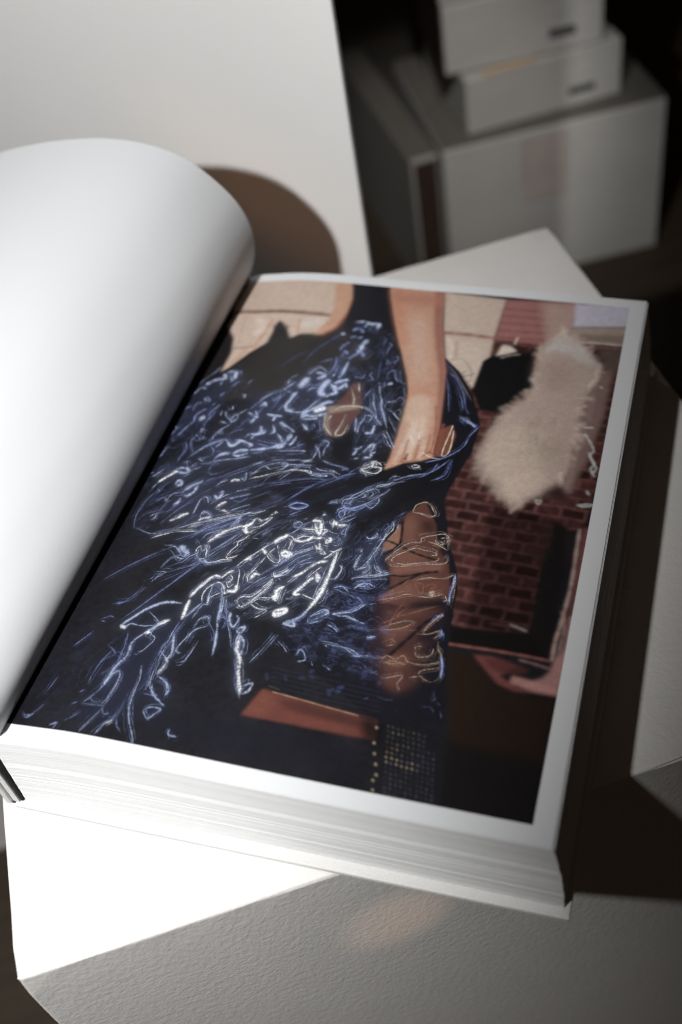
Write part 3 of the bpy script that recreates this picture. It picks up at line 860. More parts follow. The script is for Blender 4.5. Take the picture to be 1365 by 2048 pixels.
['S',[.334,.272,.226],3.7,.35,[1960,2309,1970,2280,1980,2251]],
['S',[.224,.173,.142],3.5,.35,[1977,2049,1965,2023,1962,2000]],
['S',[.257,.198,.166],3.6,.35,[2086,2192,2081,2177,2085,2164]],
['S',[.229,.177,.148],3.6,.35,[1977,2153,1982,2130,1981,2106]],
['S',[.264,.203,.166],3.6,.35,[2093,2248,2093,2225,2091,2202]],
['S',[.42,.341,.281],3.6,.35,[2058,2191,2058,2167,2059,2144]],
['S',[.383,.311,.251],3.6,.35,[1976,2154,1966,2135,1964,2117]],
['S',[.246,.185,.155],3.6,.35,[2018,2201,2026,2182,2037,2164]],
['S',[.42,.341,.281],3.7,.35,[2052,2253,2049,2224,2044,2195]],
['S',[.41,.333,.275],3.6,.35,[2049,2111,2055,2090,2061,2069]],
['S',[.358,.291,.242],3.7,.35,[2037,2293,2043,2266,2043,2238]],
['S',[.375,.297,.245],3.6,.35,[1955,2084,1949,2062,1944,2040]],
['S',[.366,.298,.248],3.8,.35,[2045,2425,2043,2409,2046,2394]],
['S',[.219,.169,.142],3.4,.35,[1995,1860,1991,1837,1982,1814]],
['S',[.327,.26,.216],3.5,.35,[1995,1966,2000,1941,2010,1917]],
['S',[.327,.266,.221],3.5,.35,[1990,2054,1996,2037,2002,2020]],
['S',[.42,.333,.275],3.6,.35,[2046,2161,2054,2142,2055,2122]],
['S',[.257,.198,.166],3.6,.35,[2083,2205,2092,2180,2097,2155]],
['S',[.43,.341,.281],3.5,.35,[2091,2088,2089,2061,2091,2035]],
['S',[.229,.177,.148],3.6,.35,[1997,2081,2000,2052,1994,2023]],
['S',[.229,.177,.148],3.6,.35,[1979,2109,1985,2090,1998,2072]],
['S',[.401,.325,.268],3.6,.35,[2020,2118,2023,2105,2034,2094]],
['S',[.35,.285,.236],3.6,.35,[2042,2130,2055,2106,2062,2080]],
['S',[.358,.291,.235],3.5,.35,[1941,1933,1940,1906,1938,1878]],
['S',[.235,.181,.148],3.5,.35,[2026,2027,2019,1999,2014,1973]],
['S',[.401,.325,.262],3.5,.35,[2027,2049,2032,2027,2035,2005]],
['S',[.334,.272,.226],3.6,.35,[2001,2103,2002,2087,2010,2072]],
['S',[.35,.285,.236],3.6,.35,[2044,2142,2047,2127,2050,2112]],
['S',[.392,.311,.257],3.6,.35,[2005,2088,2001,2072,2004,2058]],
['S',[.24,.185,.155],3.6,.35,[2022,2182,2019,2154,2019,2126]],
['S',[.334,.272,.226],3.6,.35,[2001,2132,2006,2115,2009,2097]],
['S',[.334,.266,.221],3.7,.35,[1972,2275,1969,2258,1963,2241]],
['S',[.392,.318,.257],3.7,.35,[1971,2233,1980,2206,1987,2179]],
['S',[.392,.311,.257],3.5,.35,[2001,2006,2016,1982,2023,1958]],
['S',[.24,.185,.152],3.5,.35,[2033,2053,2033,2029,2033,2006]],
['S',[.401,.325,.262],3.6,.35,[2019,2141,2020,2111,2028,2083]],
['S',[.43,.349,.288],3.6,.35,[2076,2244,2083,2222,2089,2200]],
['S',[.44,.357,.295],3.6,.35,[2103,2233,2110,2213,2111,2192]],
['S',[.235,.181,.152],3.6,.35,[2012,2083,2018,2066,2024,2048]],
['S',[.327,.26,.216],3.5,.35,[1997,1941,2006,1916,2008,1890]],
['S',[.251,.194,.159],3.7,.35,[2026,2341,2036,2315,2043,2290]],
['S',[.375,.304,.251],3.7,.35,[1937,2287,1932,2269,1926,2251]],
['S',[.42,.333,.275],3.6,.35,[2067,2128,2059,2111,2056,2095]],
['S',[.257,.198,.162],3.6,.35,[2072,2180,2080,2155,2093,2131]],
['S',[.392,.311,.257],3.6,.35,[1983,2203,1978,2182,1979,2163]],
['S',[.383,.304,.251],3.6,.35,[1977,2057,1985,2045,1987,2032]],
['S',[.235,.181,.148],3.6,.35,[1990,2183,1992,2165,1987,2146]],
['S',[.246,.189,.159],3.7,.35,[2003,2361,2016,2340,2023,2319]],
['S',[.42,.341,.275],3.6,.35,[2041,2228,2049,2200,2051,2173]],
['S',[.41,.333,.275],3.7,.35,[2039,2228,2037,2212,2039,2197]],
['S',[.41,.333,.275],3.6,.35,[2048,2191,2044,2173,2039,2155]],
['S',[.35,.285,.236],3.5,.35,[2071,2061,2061,2040,2056,2019]],
['S',[.392,.318,.262],3.6,.35,[2013,2075,2015,2055,2017,2034]],
['S',[.44,.349,.288],3.7,.35,[2071,2314,2076,2296,2080,2279]],
['S',[.383,.304,.251],3.5,.35,[1982,2023,1985,2010,1992,1997]],
['S',[.235,.177,.148],3.5,.35,[2005,2058,2002,2039,1998,2021]],
['S',[.42,.341,.281],3.7,.35,[2047,2259,2052,2241,2055,2224]],
['S',[.257,.194,.162],3.6,.35,[2074,2191,2072,2177,2068,2162]],
['S',[.251,.194,.162],3.6,.35,[2052,2195,2064,2173,2067,2150]],
['S',[.235,.181,.152],3.6,.35,[2015,2088,2018,2071,2020,2054]],
['S',[.375,.297,.245],3.6,.35,[1949,2080,1954,2062,1950,2042]],
['S',[.35,.278,.231],3.6,.35,[2024,2214,2026,2193,2025,2171]],
['S',[.246,.189,.159],3.6,.35,[2034,2178,2049,2160,2054,2140]],
['S',[.383,.304,.251],3.6,.35,[1982,2076,1987,2054,1982,2031]],
['S',[.229,.177,.148],3.5,.35,[2005,1973,2011,1960,2013,1945]],
['S',[.342,.272,.226],3.6,.35,[2019,2161,2014,2148,2013,2135]],
['S',[.264,.198,.166],3.7,.35,[2084,2277,2086,2259,2080,2240]],
['S',[.24,.185,.152],3.6,.35,[2009,2210,2009,2193,2012,2176]],
['S',[.235,.181,.152],3.5,.35,[2027,2064,2022,2052,2017,2040]],
['S',[.334,.266,.221],3.7,.35,[1965,2245,1971,2227,1978,2210]],
['S',[.235,.181,.148],3.6,.35,[1978,2170,1985,2154,1993,2138]],
['S',[.327,.266,.221],3.6,.35,[1972,2171,1970,2150,1976,2130]],
['S',[.366,.297,.24],3.5,.35,[1973,1930,1963,1906,1955,1882]],
['S',[.35,.285,.236],3.6,.35,[2038,2175,2048,2156,2050,2136]],
['S',[.41,.333,.268],3.8,.35,[1991,2385,1995,2362,1997,2339]],
['S',[.41,.333,.275],3.6,.35,[2045,2194,2042,2181,2037,2167]],
['S',[.219,.169,.142],3.5,.35,[1974,1965,1973,1954,1966,1942]],
['S',[.8,.797,.757],3.6,.8,[2234,2166,2272,2172]],
['S',[.8,.8,.776],3.4,.8,[2244,2123,2278,2066,2297,2020,2285,1982,2312,1938,2300,1900,2323,1857]],
['S',[.8,.8,.776],3.4,.8,[2278,2005,2302,1948,2324,1910,2312,1878]],
['S',[.635,.611,.58],3.3,.8,[2084,1671,2109,1669,2101,1647,2084,1671]],
['S',[.8,.8,.776],3.2,.8,[2275,1670,2313,1684,2346,1682]],
['S',[.8,.8,.776],3.2,.8,[2288,1664,2331,1674]],
['S',[.8,.8,.776],3.3,.8,[2303,1760,2312,1744]],
['S',[.8,.8,.797],3.8,.8,[2273,2461,2278,2455]],
['P',[.032,.015,.015],21.1,.9,[2130,1748,2166,1789,2210,1744,2221,1700,2150,1676,2106,1692]],
['P',[.022,.012,.012],49.8,.6,[2129,1550,2255,1583,2279,1310,2138,1305]],
['P',[.007,.006,.006],11.7,1,[2184,1567,2253,1531,2270,1185,2282,848,2254,832,2160,854,2178,937,2187,1116,2193,1336]],
['P',[.005,.004,.004],9,1,[1842,915,2063,931,2186,939,2275,827,2102,837,1860,831]],
['S',[.32,.288,.268],4.5,.8,[2102,969,2141,959,2167,951]],
['S',[.081,.035,.035],4.6,.7,[2026,962,2089,961]],
['P',[.159,.057,.057],11.8,1,[2319,1543,2413,1554,2398,1155,2371,919,2328,911,2323,1249]],
['S',[.074,.028,.028],5,.7,[2335,1490,2408,1492]],
['S',[.074,.028,.028],4.9,.7,[2335,1444,2405,1445]],
['S',[.074,.028,.028],4.9,.7,[2334,1398,2403,1399]],
['S',[.074,.028,.028],4.8,.7,[2334,1353,2400,1354]],
['S',[.074,.028,.028],4.8,.7,[2333,1309,2398,1309]],
['S',[.074,.028,.028],4.8,.7,[2333,1265,2396,1265]],
['S',[.074,.028,.027],4.7,.7,[2333,1221,2393,1221]],
['S',[.072,.027,.027],4.7,.7,[2332,1178,2391,1178]],
['S',[.074,.028,.028],4.6,.7,[2332,1135,2389,1135]],
['S',[.456,.323,.294],7,.9,[2304,1528,2307,1413,2312,1220,2303,1033,2293,929,2293,830]],
['S',[.372,.242,.222],6.7,.7,[2297,1071,2317,1010,2316,884,2315,786]],
['S',[.451,.313,.282],5.5,.7,[2335,1052,2340,989,2335,863,2338,767]],
['S',[.334,.19,.181],4.5,.7,[2357,1043,2351,916]],
['P',[.35,.189,.18],10.8,.9,[2304,832,2351,916,2350,817,2345,669,2270,677,2198,696,2270,734,2294,770]],
['S',[.32,.12,.103],4.4,.9,[1861,829,1959,830,2082,831,2205,828,2282,823]],
['S',[.32,.2,.183],4.4,.7,[2168,806,2240,796,2288,786]],
['P',[.155,.053,.05],8.7,.9,[1978,796,2058,799,2164,776,2104,716,2181,676,2271,668,2176,654,2102,677,2045,728]],
['P',[.07,.023,.022],10.9,.8,[2019,787,2110,794,2215,766,2181,736,2102,730,2058,748]],
['P',[.4,.201,.183],8.5,.8,[2153,725,2203,721,2275,707,2335,700,2342,668,2252,667,2149,691]],
['P',[.016,.009,.006],21.1,1,[1866,807,1978,789,2094,666,2217,643,2338,654,2341,361,1983,341]],
['P',[.007,.006,.006],27,.9,[1958,391,2377,369,2406,71,1998,101]],
['G',2],
['P',[.007,.007,.011],5.3,1,[1236,2590,1470,1890,1447,1688,1467,2564,1560,2472,1666,2308,1745,2106,1742,1918,1694,1704,1677,1600,1751,1372,1822,1213,1846,1120,1859,949,1874,799,1928,463,1664,420,1177,686,1178,1269,1400,1680]],
['P',[.031,.03,.06],9.4,.7,[1467,2564,1545,2470,1639,2304,1622,2265,1542,2401,1493,2470]],
['P',[.421,.24,.167],7.8,1,[1043,3090,1082,2966,1135,2818,1192,2674,1249,2536,1310,2388,1349,2257,1362,2099,1367,1933,1366,1821,1355,1738,1398,1768,1435,1798,1477,1812,1518,1827,1569,1856,1560,1905,1554,2041,1521,2286,1494,2463,1456,2586,1399,2796,1356,3023,1337,3131]],
['P',[.232,.091,.078],16.1,.85,[1337,3131,1356,3023,1399,2796,1456,2586,1494,2463,1521,2286,1554,2041,1553,1937,1524,2106,1491,2319,1457,2465,1407,2614,1352,2810,1291,3125]],
['P',[.41,.198,.129],24.2,.8,[1045,3090,1119,2862,1224,2605,1268,2626,1178,2871,1111,3100]],
['P',[.493,.363,.306],65.7,.75,[1208,2875,1293,2856,1380,2569,1422,2349,1379,2329,1309,2501,1251,2698]],
['P',[.504,.375,.303],29.8,.85,[1356,2231,1398,2291,1474,2248,1506,2069,1485,1927,1433,1844,1385,1873,1367,2073]],
['P',[.565,.481,.418],26.5,.6,[1402,2079,1468,2115,1497,1991,1450,1921,1400,1938]],
['S',[.303,.116,.08],5.9,.8,[1504,2200,1533,2074,1548,1949,1543,1874]],
['S',[.19,.062,.045],10.1,.8,[1568,2079,1573,1978,1580,1905,1571,1866]],
['S',[.281,.115,.084],4.3,.8,[1424,1806,1439,1857]],
['S',[.042,.014,.013],5.7,.9,[1440,1823,1444,1856]],
['S',[.318,.138,.1],4.3,.6,[1387,1775,1405,1827]],
['S',[.353,.17,.122],4.3,.7,[1475,1820,1491,1866]],
['S',[.183,.066,.046],4.3,.8,[1506,1838,1540,1886,1560,1877]],
['S',[.242,.092,.064],4.3,.7,[1402,1805,1442,1806,1499,1830]],
['S',[.707,.592,.508],4.4,.5,[1427,1980,1454,1922]],
['S',[.72,.603,.518],4.4,.5,[1460,2011,1482,1939]],
['P',[.342,.176,.13],17.5,.6,[1369,2100,1374,1972,1369,1846,1370,1773,1404,1815,1403,1926,1400,2053]],
['S',[.546,.436,.376],12.9,.5,[1402,1913,1399,1851,1393,1788]],
['S',[.556,.452,.383],12.9,.5,[1452,1934,1453,1872,1455,1829]],
['S',[.578,.461,.397],12.9,.5,[1504,1955,1507,1893,1505,1843]],
['S',[.265,.125,.092],7.2,.6,[1423,1948,1424,1880,1426,1818]],
['S',[.275,.13,.096],7.2,.6,[1478,1957,1480,1901,1481,1839]],
['S',[.28,.135,.098],7.2,.6,[1521,1995,1524,1933,1527,1872]],
['S',[.495,.286,.21],8.9,.45,[1402,2079,1403,2002]],
['S',[.514,.292,.214],8.9,.45,[1444,2099,1459,1998]],
['S',[.524,.297,.218],8.9,.45,[1480,2104,1500,2017]],
['S',[.44,.207,.143],21.7,.4,[1349,2257,1398,2291,1465,2288]],
['P',[.338,.161,.12],31.9,.75,[1056,3066,1368,3059,1357,2965,1099,2965]],
['P',[.194,.071,.049],8.6,.8,[1559,2042,1611,2085,1642,2020,1639,1901,1599,1861,1564,1889]],
['S',[.631,.564,.443],3.2,.9,[1615,2078,1611,2015,1604,1929,1607,1872,1630,1889,1635,1951,1627,2045]],
['S',[.663,.595,.493],3.1,.7,[1510,1880,1557,1854,1602,1851]],
['P',[.058,.026,.023],31.9,.9,[1513,987,1545,921,1553,835,1573,736,1601,658,1648,586,1708,542,1754,551,1789,606,1803,666,1797,780,1798,865,1805,962,1803,1033,1649,977]],
['P',[.088,.038,.03],7.5,.97,[1594,1581,1559,1528,1530,1487,1530,1391,1537,1303,1506,1214,1538,1149,1562,1069,1540,1024,1513,987,1649,977,1803,1033,1821,1082,1795,1187,1765,1286,1699,1361,1676,1446,1638,1511]],
['P',[.224,.116,.078],5.2,.9,[1513,1428,1502,1373,1468,1298,1478,1251,1516,1277,1537,1317,1529,1395]],
['P',[.161,.075,.056],26,.75,[1528,1461,1569,1488,1597,1402,1599,1333,1557,1316,1536,1382]],
['P',[.17,.079,.061],25.2,.6,[1522,1212,1571,1289,1639,1292,1694,1254,1642,1215,1564,1196]],
['P',[.199,.097,.074],19.8,.75,[1538,1177,1645,1206,1759,1232,1753,1189,1667,1177,1556,1138]],
['P',[.164,.077,.059],29.1,.75,[1563,1051,1616,1107,1662,1134,1695,1058,1615,1024,1534,991]],
['P',[.146,.055,.04],29,.5,[1685,1129,1776,1156,1804,1097,1725,1054]],
['P',[.026,.011,.011],26,.85,[1606,1464,1660,1464,1683,1398,1629,1398]],
['P',[.054,.019,.017],22.7,.7,[1665,1345,1750,1302,1764,1276,1702,1284]],
['P',[.11,.049,.039],28.3,.7,[1589,921,1665,971,1732,993,1783,994,1722,946,1633,894]],
['P',[.131,.06,.048],32.4,.75,[1586,850,1670,892,1712,866,1668,814,1619,779]],
['P',[.158,.072,.052],31.4,.75,[1619,695,1659,736,1728,741,1728,683,1650,659]],
['P',[.102,.041,.034],30.8,.7,[1634,640,1708,655,1748,606,1704,557,1655,587]],
['P',[.009,.009,.013],7.6,.9,[1687,1413,1747,1371,1778,1261,1771,1231,1725,1309]],
['P',[.009,.008,.011],19,.9,[1677,1009,1798,1055,1820,1054,1803,1002,1720,983,1649,977]],
['P',[.01,.009,.014],18.4,.85,[1770,894,1810,955,1839,873,1828,829,1753,814,1734,836]],
['P',[.01,.009,.014],31.1,.7,[1760,815,1840,822,1879,632,1811,603,1769,691,1782,752]],
['P',[.011,.01,.016],27.4,.6,[1544,816,1603,784,1640,724,1592,689]],
['S',[.006,.005,.007],20.6,0,[1524,1430,1540,1342,1542,1289,1495,1241]],
['S',[.006,.006,.009],6.4,.92,[1524,1440,1541,1338,1540,1288,1492,1244]],
['S',[.006,.006,.009],6.3,.92,[1545,1302,1605,1276,1670,1259,1732,1249]],
['S',[.006,.006,.009],4.9,.92,[1546,1132,1609,1138,1676,1169]],
['S',[.006,.006,.009],7.4,.92,[1539,1042,1609,1106,1677,1165,1739,1186]],
['S',[.006,.006,.009],9.2,.92,[1638,719,1676,780,1716,849,1751,913,1805,962]],
['S',[.006,.005,.009],6.4,.92,[1470,1322,1511,1312,1545,1299]],
['L',[.418,.339,.265],3.1,.95,[1554,1517,1562,1549,1596,1571,1623,1560,1644,1532,1659,1504,1639,1490,1598,1499,1561,1503,1554,1517]],
['L',[.403,.327,.255],2.9,.95,[1514,1197,1502,1214,1527,1252,1560,1302,1592,1327,1632,1339,1631,1359,1672,1381,1737,1398,1764,1315]],
['L',[.41,.327,.26],2.9,.95,[1514,1197,1544,1183,1595,1192,1658,1214,1765,1238,1758,1285]],
['L',[.403,.327,.255],2.9,.95,[1538,1206,1528,1218,1544,1245,1576,1271,1614,1302,1661,1296,1700,1293,1718,1277,1689,1272]],
['L',[.41,.327,.26],2.9,.95,[1539,1204,1593,1202,1642,1215,1726,1245,1729,1265]],
['L',[.434,.352,.275],2.9,.95,[1665,1345,1705,1338,1756,1313]],
['L',[.443,.352,.28],2.9,.95,[1691,1365,1702,1347,1735,1338,1720,1355]],
['L',[.451,.359,.286],2.9,.95,[1715,1374,1741,1379,1745,1345,1723,1356]],
['L',[.434,.352,.275],2.8,.95,[1657,1124,1711,1148,1776,1156,1820,1187]],
['L',[.46,.373,.291],2.8,.95,[1821,1183,1821,1118,1825,1064,1831,1021]],
['L',[.403,.321,.255],2.8,.95,[1520,988,1587,1015,1640,1043,1684,1042,1741,1048,1793,1076]],
['L',[.451,.366,.291],2.7,.95,[1802,1069,1812,1044,1801,1042]],
['L',[.426,.346,.27],7.2,.8,[1730,1064,1749,1077,1746,1058,1731,1063]],
['L',[.188,.093,.067],3.9,.75,[1553,1031,1601,1077,1628,1119,1657,1124]],
['L',[.188,.093,.067],3.9,.75,[1575,1035,1628,1059,1644,1085]],
['L',[.199,.097,.071],3.9,.75,[1659,1115,1675,1081,1702,1059,1699,1104,1666,1117]],
['L',[.21,.102,.075],3.9,.75,[1708,1097,1732,1120,1757,1106,1731,1092,1762,1084]],
['L',[.195,.095,.069],3.8,.75,[1565,872,1640,922,1716,972,1793,1013]],
['L',[.195,.095,.069],3.8,.75,[1606,915,1671,945,1767,999]],
['L',[.185,.092,.066],3.7,.75,[1544,842,1622,852,1726,868]],
['L',[.199,.097,.071],3.7,.75,[1714,918,1708,882]],
['L',[.185,.092,.066],3.7,.75,[1643,852,1633,781]],
['L',[.185,.092,.066],3.8,.75,[1640,1011,1615,935,1605,862]],
['L',[.181,.09,.065],3.9,.75,[1610,1042,1577,999,1531,972]],
['L',[.188,.092,.067],3.8,.75,[1663,979,1613,916]],
['L',[.199,.099,.071],4,.75,[1668,1201,1671,1174]],
['L',[.203,.099,.072],4.1,.75,[1604,1374,1624,1387,1655,1388]],
['L',[.298,.204,.152],3.5,.8,[1565,846,1621,883,1672,910,1702,907,1674,876,1615,851,1565,846]],
['L',[.287,.2,.15],3.4,.8,[1603,784,1633,807,1653,786,1621,771]],
['L',[.333,.232,.173],3.5,.8,[1757,857,1763,893,1805,962,1815,964,1787,915,1755,866]],
['L',[.34,.232,.177],3.4,.8,[1730,852,1778,861,1822,887,1825,871,1804,841]],
['L',[.321,.22,.167],3.4,.8,[1745,774,1739,786,1764,799]],
['L',[.327,.228,.17],3.4,.8,[1746,770,1756,743,1809,758,1815,792]],
['L',[.333,.232,.173],3.4,.8,[1830,820,1835,796,1855,767,1856,738,1793,709,1736,710,1721,715]],
['L',[.34,.237,.177],3.3,.8,[1783,662,1792,680,1862,710,1858,742]],
['L',[.347,.237,.18],3.3,.8,[1784,658,1808,642,1845,634,1866,662,1867,703]],
['L',[.298,.204,.155],3.4,.8,[1615,685,1634,722,1672,713,1701,736,1723,707]],
['L',[.293,.204,.152],3.4,.8,[1619,695,1657,686,1709,704]],
['L',[.303,.208,.158],3.3,.8,[1625,621,1660,620,1711,643,1720,633,1708,598,1729,570]],
['L',[.282,.193,.147],3.4,.8,[1574,702,1615,710,1634,722]],
['L',[.321,.224,.167],3.3,.8,[1747,638,1786,650]],
['L',[.298,.204,.155],3.4,.8,[1630,680,1667,704,1719,694]],
['L',[.085,.108,.212],4.6,.8,[1530,787,1555,801,1571,795]],
['L',[.108,.135,.269],4.6,.8,[1815,886,1829,871,1831,846]],
['L',[.113,.14,.28],4.4,.8,[1860,743,1870,704,1872,663]],
['L',[.085,.108,.212],4.3,.8,[1597,503,1611,514]],
['L',[.092,.114,.227],4.3,.8,[1642,528,1673,519,1713,523]],
['L',[.111,.137,.274],4.3,.8,[1856,556,1865,578,1875,560,1864,550]],
['L',[.115,.143,.285],4.3,.8,[1885,547,1898,537]],
['L',[.111,.137,.274],4.2,.8,[1832,512,1865,519,1883,499]],
['L',[.117,.146,.291],4.2,.8,[1907,512,1917,483]],
['L',[.088,.11,.219],4.4,.8,[1607,634,1620,625]],
['L',[.082,.104,.204],4.6,.8,[1477,717,1524,701,1561,700]],
['L',[.111,.14,.274],4.8,.8,[1817,1118,1831,1030]],
['L',[.108,.137,.274],4.7,.8,[1818,965,1815,956]],
['L',[.087,.108,.215],4.5,.8,[1583,646,1609,626]],
['L',[.097,.12,.24],4.3,.8,[1730,483,1744,471]],
['P',[.008,.008,.013],25.9,.7,[1586,593,1710,558,1820,616,1847,694,1924,474,1644,416]],
['P',[.009,.008,.014],27.7,.55,[1481,1038,1554,997,1590,793,1652,606,1608,549]],
['P',[.099,.034,.027],6.4,1,[1175,466,1126,332,1389,333,1625,333,1690,334,1676,420,1580,430]],
['P',[.047,.018,.016],19.4,.8,[1245,431,1354,443,1545,423,1663,414,1669,368,1499,373,1307,395]],
['P',[.121,.045,.033],22.1,.7,[1174,451,1137,338,1210,347,1253,404,1204,457]],
['P',[.121,.043,.034],17,.6,[1313,375,1497,379,1609,369,1618,336,1386,343]],
['S',[.237,.16,.111],3.3,.85,[1222,461,1352,449,1480,436,1593,426]],
['S',[.017,.014,.02],3.2,.8,[1600,422,1668,418]],
['P',[.004,.004,.005],25.1,.85,[1612,424,1704,416,1719,313,1640,323]],
['P',[.008,.008,.014],38.3,.55,[643,302,1130,309,1597,293,1675,157,1353,152,791,167]],
['S',[.019,.021,.033],3.4,.45,[1181,573,1392,564,1650,548]],
['S',[.019,.021,.033],3.3,.45,[1188,552,1399,541,1656,526]],
['S',[.019,.021,.033],3.3,.45,[1195,531,1405,518,1662,503]],
['S',[.019,.021,.033],3.3,.45,[1202,510,1412,495,1668,481]],
['S',[.019,.021,.033],3.3,.45,[1209,490,1419,473,1674,459]],
['S',[.065,.057,.051],2.2,.6,[1195,485,1246,476]],
['S',[.036,.039,.055],4.4,.9,[1721,406,1725,403]],
['S',[.023,.024,.03],4.4,.9,[1726,385,1729,381]],
['S',[.038,.034,.027],4.4,.9,[1732,363,1735,360]],
['S',[.025,.026,.033],4.3,.9,[1734,338,1738,335]],
['S',[.02,.021,.025],4.3,.9,[1740,316,1743,313]],
['S',[.09,.077,.056],4.3,.9,[1745,295,1748,292]],
['S',[.158,.128,.091],4.3,.9,[1747,273,1750,270]],
['S',[.158,.13,.091],4.2,.9,[1753,253,1756,250]],
['S',[.024,.025,.031],4.2,.9,[1758,231,1761,228]],
['S',[.032,.033,.046],4.2,.9,[1761,211,1764,208]],
['S',[.02,.02,.025],4.2,.9,[1764,190,1767,187]],
['S',[.016,.016,.018],4.2,.9,[1770,169,1773,166]],
['S',[.038,.04,.057],4.1,.9,[1773,147,1776,144]],
['S',[.038,.04,.056],4.1,.9,[1779,128,1782,125]],
['S',[.017,.016,.019],4.1,.9,[1781,108,1784,104]],
['S',[.036,.038,.053],4.1,.9,[1787,85,1790,82]],
['S',[.038,.034,.028],4.4,.9,[1741,405,1745,401]],
['S',[.078,.067,.05],4.4,.9,[1747,381,1750,378]],
['S',[.029,.03,.04],4.3,.9,[1751,359,1755,356]],
['S',[.028,.026,.022],4.3,.9,[1755,336,1758,333]],
['S',[.058,.049,.04],4.3,.9,[1760,314,1764,311]],
['S',[.078,.065,.049],4.3,.9,[1764,293,1768,290]],
['S',[.161,.13,.092],4.3,.9,[1769,272,1773,269]],
['S',[.057,.061,.094],4.2,.9,[1772,250,1775,247]],
['S',[.023,.024,.029],4.2,.9,[1777,228,1781,225]],
['S',[.035,.035,.05],4.2,.9,[1782,207,1785,204]],
['S',[.041,.044,.063],4.2,.9,[1785,187,1789,184]],
['S',[.039,.041,.057],4.2,.9,[1791,166,1794,163]],
['S',[.04,.042,.061],4.1,.9,[1794,147,1797,144]],
['S',[.033,.035,.047],4.1,.9,[1798,124,1801,121]],
['S',[.023,.024,.029],4.1,.9,[1803,104,1806,101]],
['S',[.032,.034,.046],4.1,.9,[1807,86,1810,83]],
['S',[.03,.032,.042],4.4,.9,[1763,400,1767,397]],
['S',[.076,.065,.049],4.4,.9,[1770,380,1773,376]],
['S',[.019,.019,.022],4.3,.9,[1772,356,1775,352]],
['S',[.068,.058,.044],4.3,.9,[1777,333,1780,330]],
['S',[.096,.08,.06],4.3,.9,[1780,312,1784,309]],
['S',[.028,.025,.021],4.3,.9,[1784,292,1787,289]],
['S',[.164,.135,.096],4.2,.9,[1791,269,1794,266]],
['S',[.167,.135,.096],4.2,.9,[1793,250,1796,247]],
['S',[.021,.021,.026],4.2,.9,[1797,226,1801,223]],
['S',[.031,.032,.042],4.2,.9,[1802,208,1805,205]],
['S',[.024,.025,.032],4.2,.9,[1807,185,1811,182]],
['S',[.039,.04,.057],4.1,.9,[1811,166,1814,163]],
['S',[.021,.021,.026],4.1,.9,[1816,145,1819,142]],
['S',[.036,.038,.054],4.1,.9,[1818,124,1821,121]],
['S',[.031,.033,.045],4.1,.9,[1822,104,1825,101]],
['S',[.022,.023,.028],4.1,.9,[1828,82,1831,79]],
['S',[.033,.03,.025],4.4,.9,[1785,399,1789,395]],
['S',[.054,.045,.036],4.4,.9,[1788,379,1791,375]],
['S',[.023,.024,.03],4.3,.9,[1795,357,1798,353]],
['S',[.057,.049,.038],4.3,.9,[1800,334,1803,330]],
['S',[.027,.028,.037],4.3,.9,[1803,312,1806,309]],
['S',[.059,.052,.04],4.3,.9,[1805,291,1809,288]],
['S',[.06,.064,.098],4.2,.9,[1810,268,1814,265]],
['S',[.17,.138,.098],4.2,.9,[1814,247,1817,244]],
['S',[.023,.024,.028],4.2,.9,[1820,226,1823,223]],
['S',[.018,.017,.02],4.2,.9,[1824,207,1827,203]],
['S',[.042,.044,.063],4.2,.9,[1827,185,1830,182]],
['S',[.042,.044,.063],4.1,.9,[1831,164,1834,161]],
['S',[.018,.018,.02],4.1,.9,[1836,143,1839,140]],
['S',[.024,.025,.032],4.1,.9,[1838,121,1842,118]],
['S',[.043,.045,.064],4.1,.9,[1842,103,1846,100]],
['S',[.043,.046,.064],4.1,.9,[1849,81,1852,78]],
['S',[.021,.022,.026],4.4,.9,[1806,396,1809,393]],
['S',[.032,.028,.024],4.3,.9,[1810,374,1813,371]],
['S',[.035,.032,.026],4.3,.9,[1815,352,1818,349]],
['S',[.069,.06,.045],4.3,.9,[1821,331,1824,327]],
['S',[.02,.02,.023],4.3,.9,[1822,309,1826,305]],
['S',[.024,.025,.031],4.2,.9,[1828,287,1831,283]],
['S',[.061,.066,.1],4.2,.9,[1833,266,1836,263]],
['S',[.174,.141,.1],4.2,.9,[1836,245,1839,242]],
['S',[.042,.045,.064],4.2,.9,[1838,225,1841,222]],
['S',[.031,.033,.043],4.2,.9,[1843,204,1846,201]],
['S',[.032,.034,.046],4.2,.9,[1846,183,1849,180]],
['S',[.019,.02,.022],4.1,.9,[1853,162,1856,158]],
['S',[.039,.041,.059],4.1,.9,[1856,141,1859,138]],
['S',[.044,.046,.068],4.1,.9,[1858,121,1861,118]],
['S',[.038,.041,.057],4.1,.9,[1862,98,1865,95]],
['S',[.031,.032,.042],4.1,.9,[1868,81,1871,78]],
['S',[.053,.046,.036],4.4,.9,[1827,396,1830,393]],
['S',[.026,.027,.035],4.3,.9,[1830,372,1834,368]],
['S',[.046,.041,.032],4.3,.9,[1836,352,1839,349]],
['S',[.03,.027,.024],4.3,.9,[1840,330,1843,326]],
['S',[.062,.053,.042],4.3,.9,[1843,307,1846,304]],
['S',[.03,.032,.042],4.2,.9,[1849,288,1852,285]],
['S',[.177,.146,.102],4.2,.9,[1852,266,1855,263]],
['S',[.181,.146,.104],4.2,.9,[1856,244,1860,241]],
['S',[.027,.028,.036],4.2,.9,[1859,223,1862,220]],
['S',[.021,.021,.024],4.2,.9,[1863,202,1866,199]],
['S',[.018,.018,.021],4.1,.9,[1867,180,1870,177]],
['S',[.03,.031,.041],4.1,.9,[1870,160,1873,157]],
['S',[.028,.028,.037],4.1,.9,[1876,141,1879,137]],
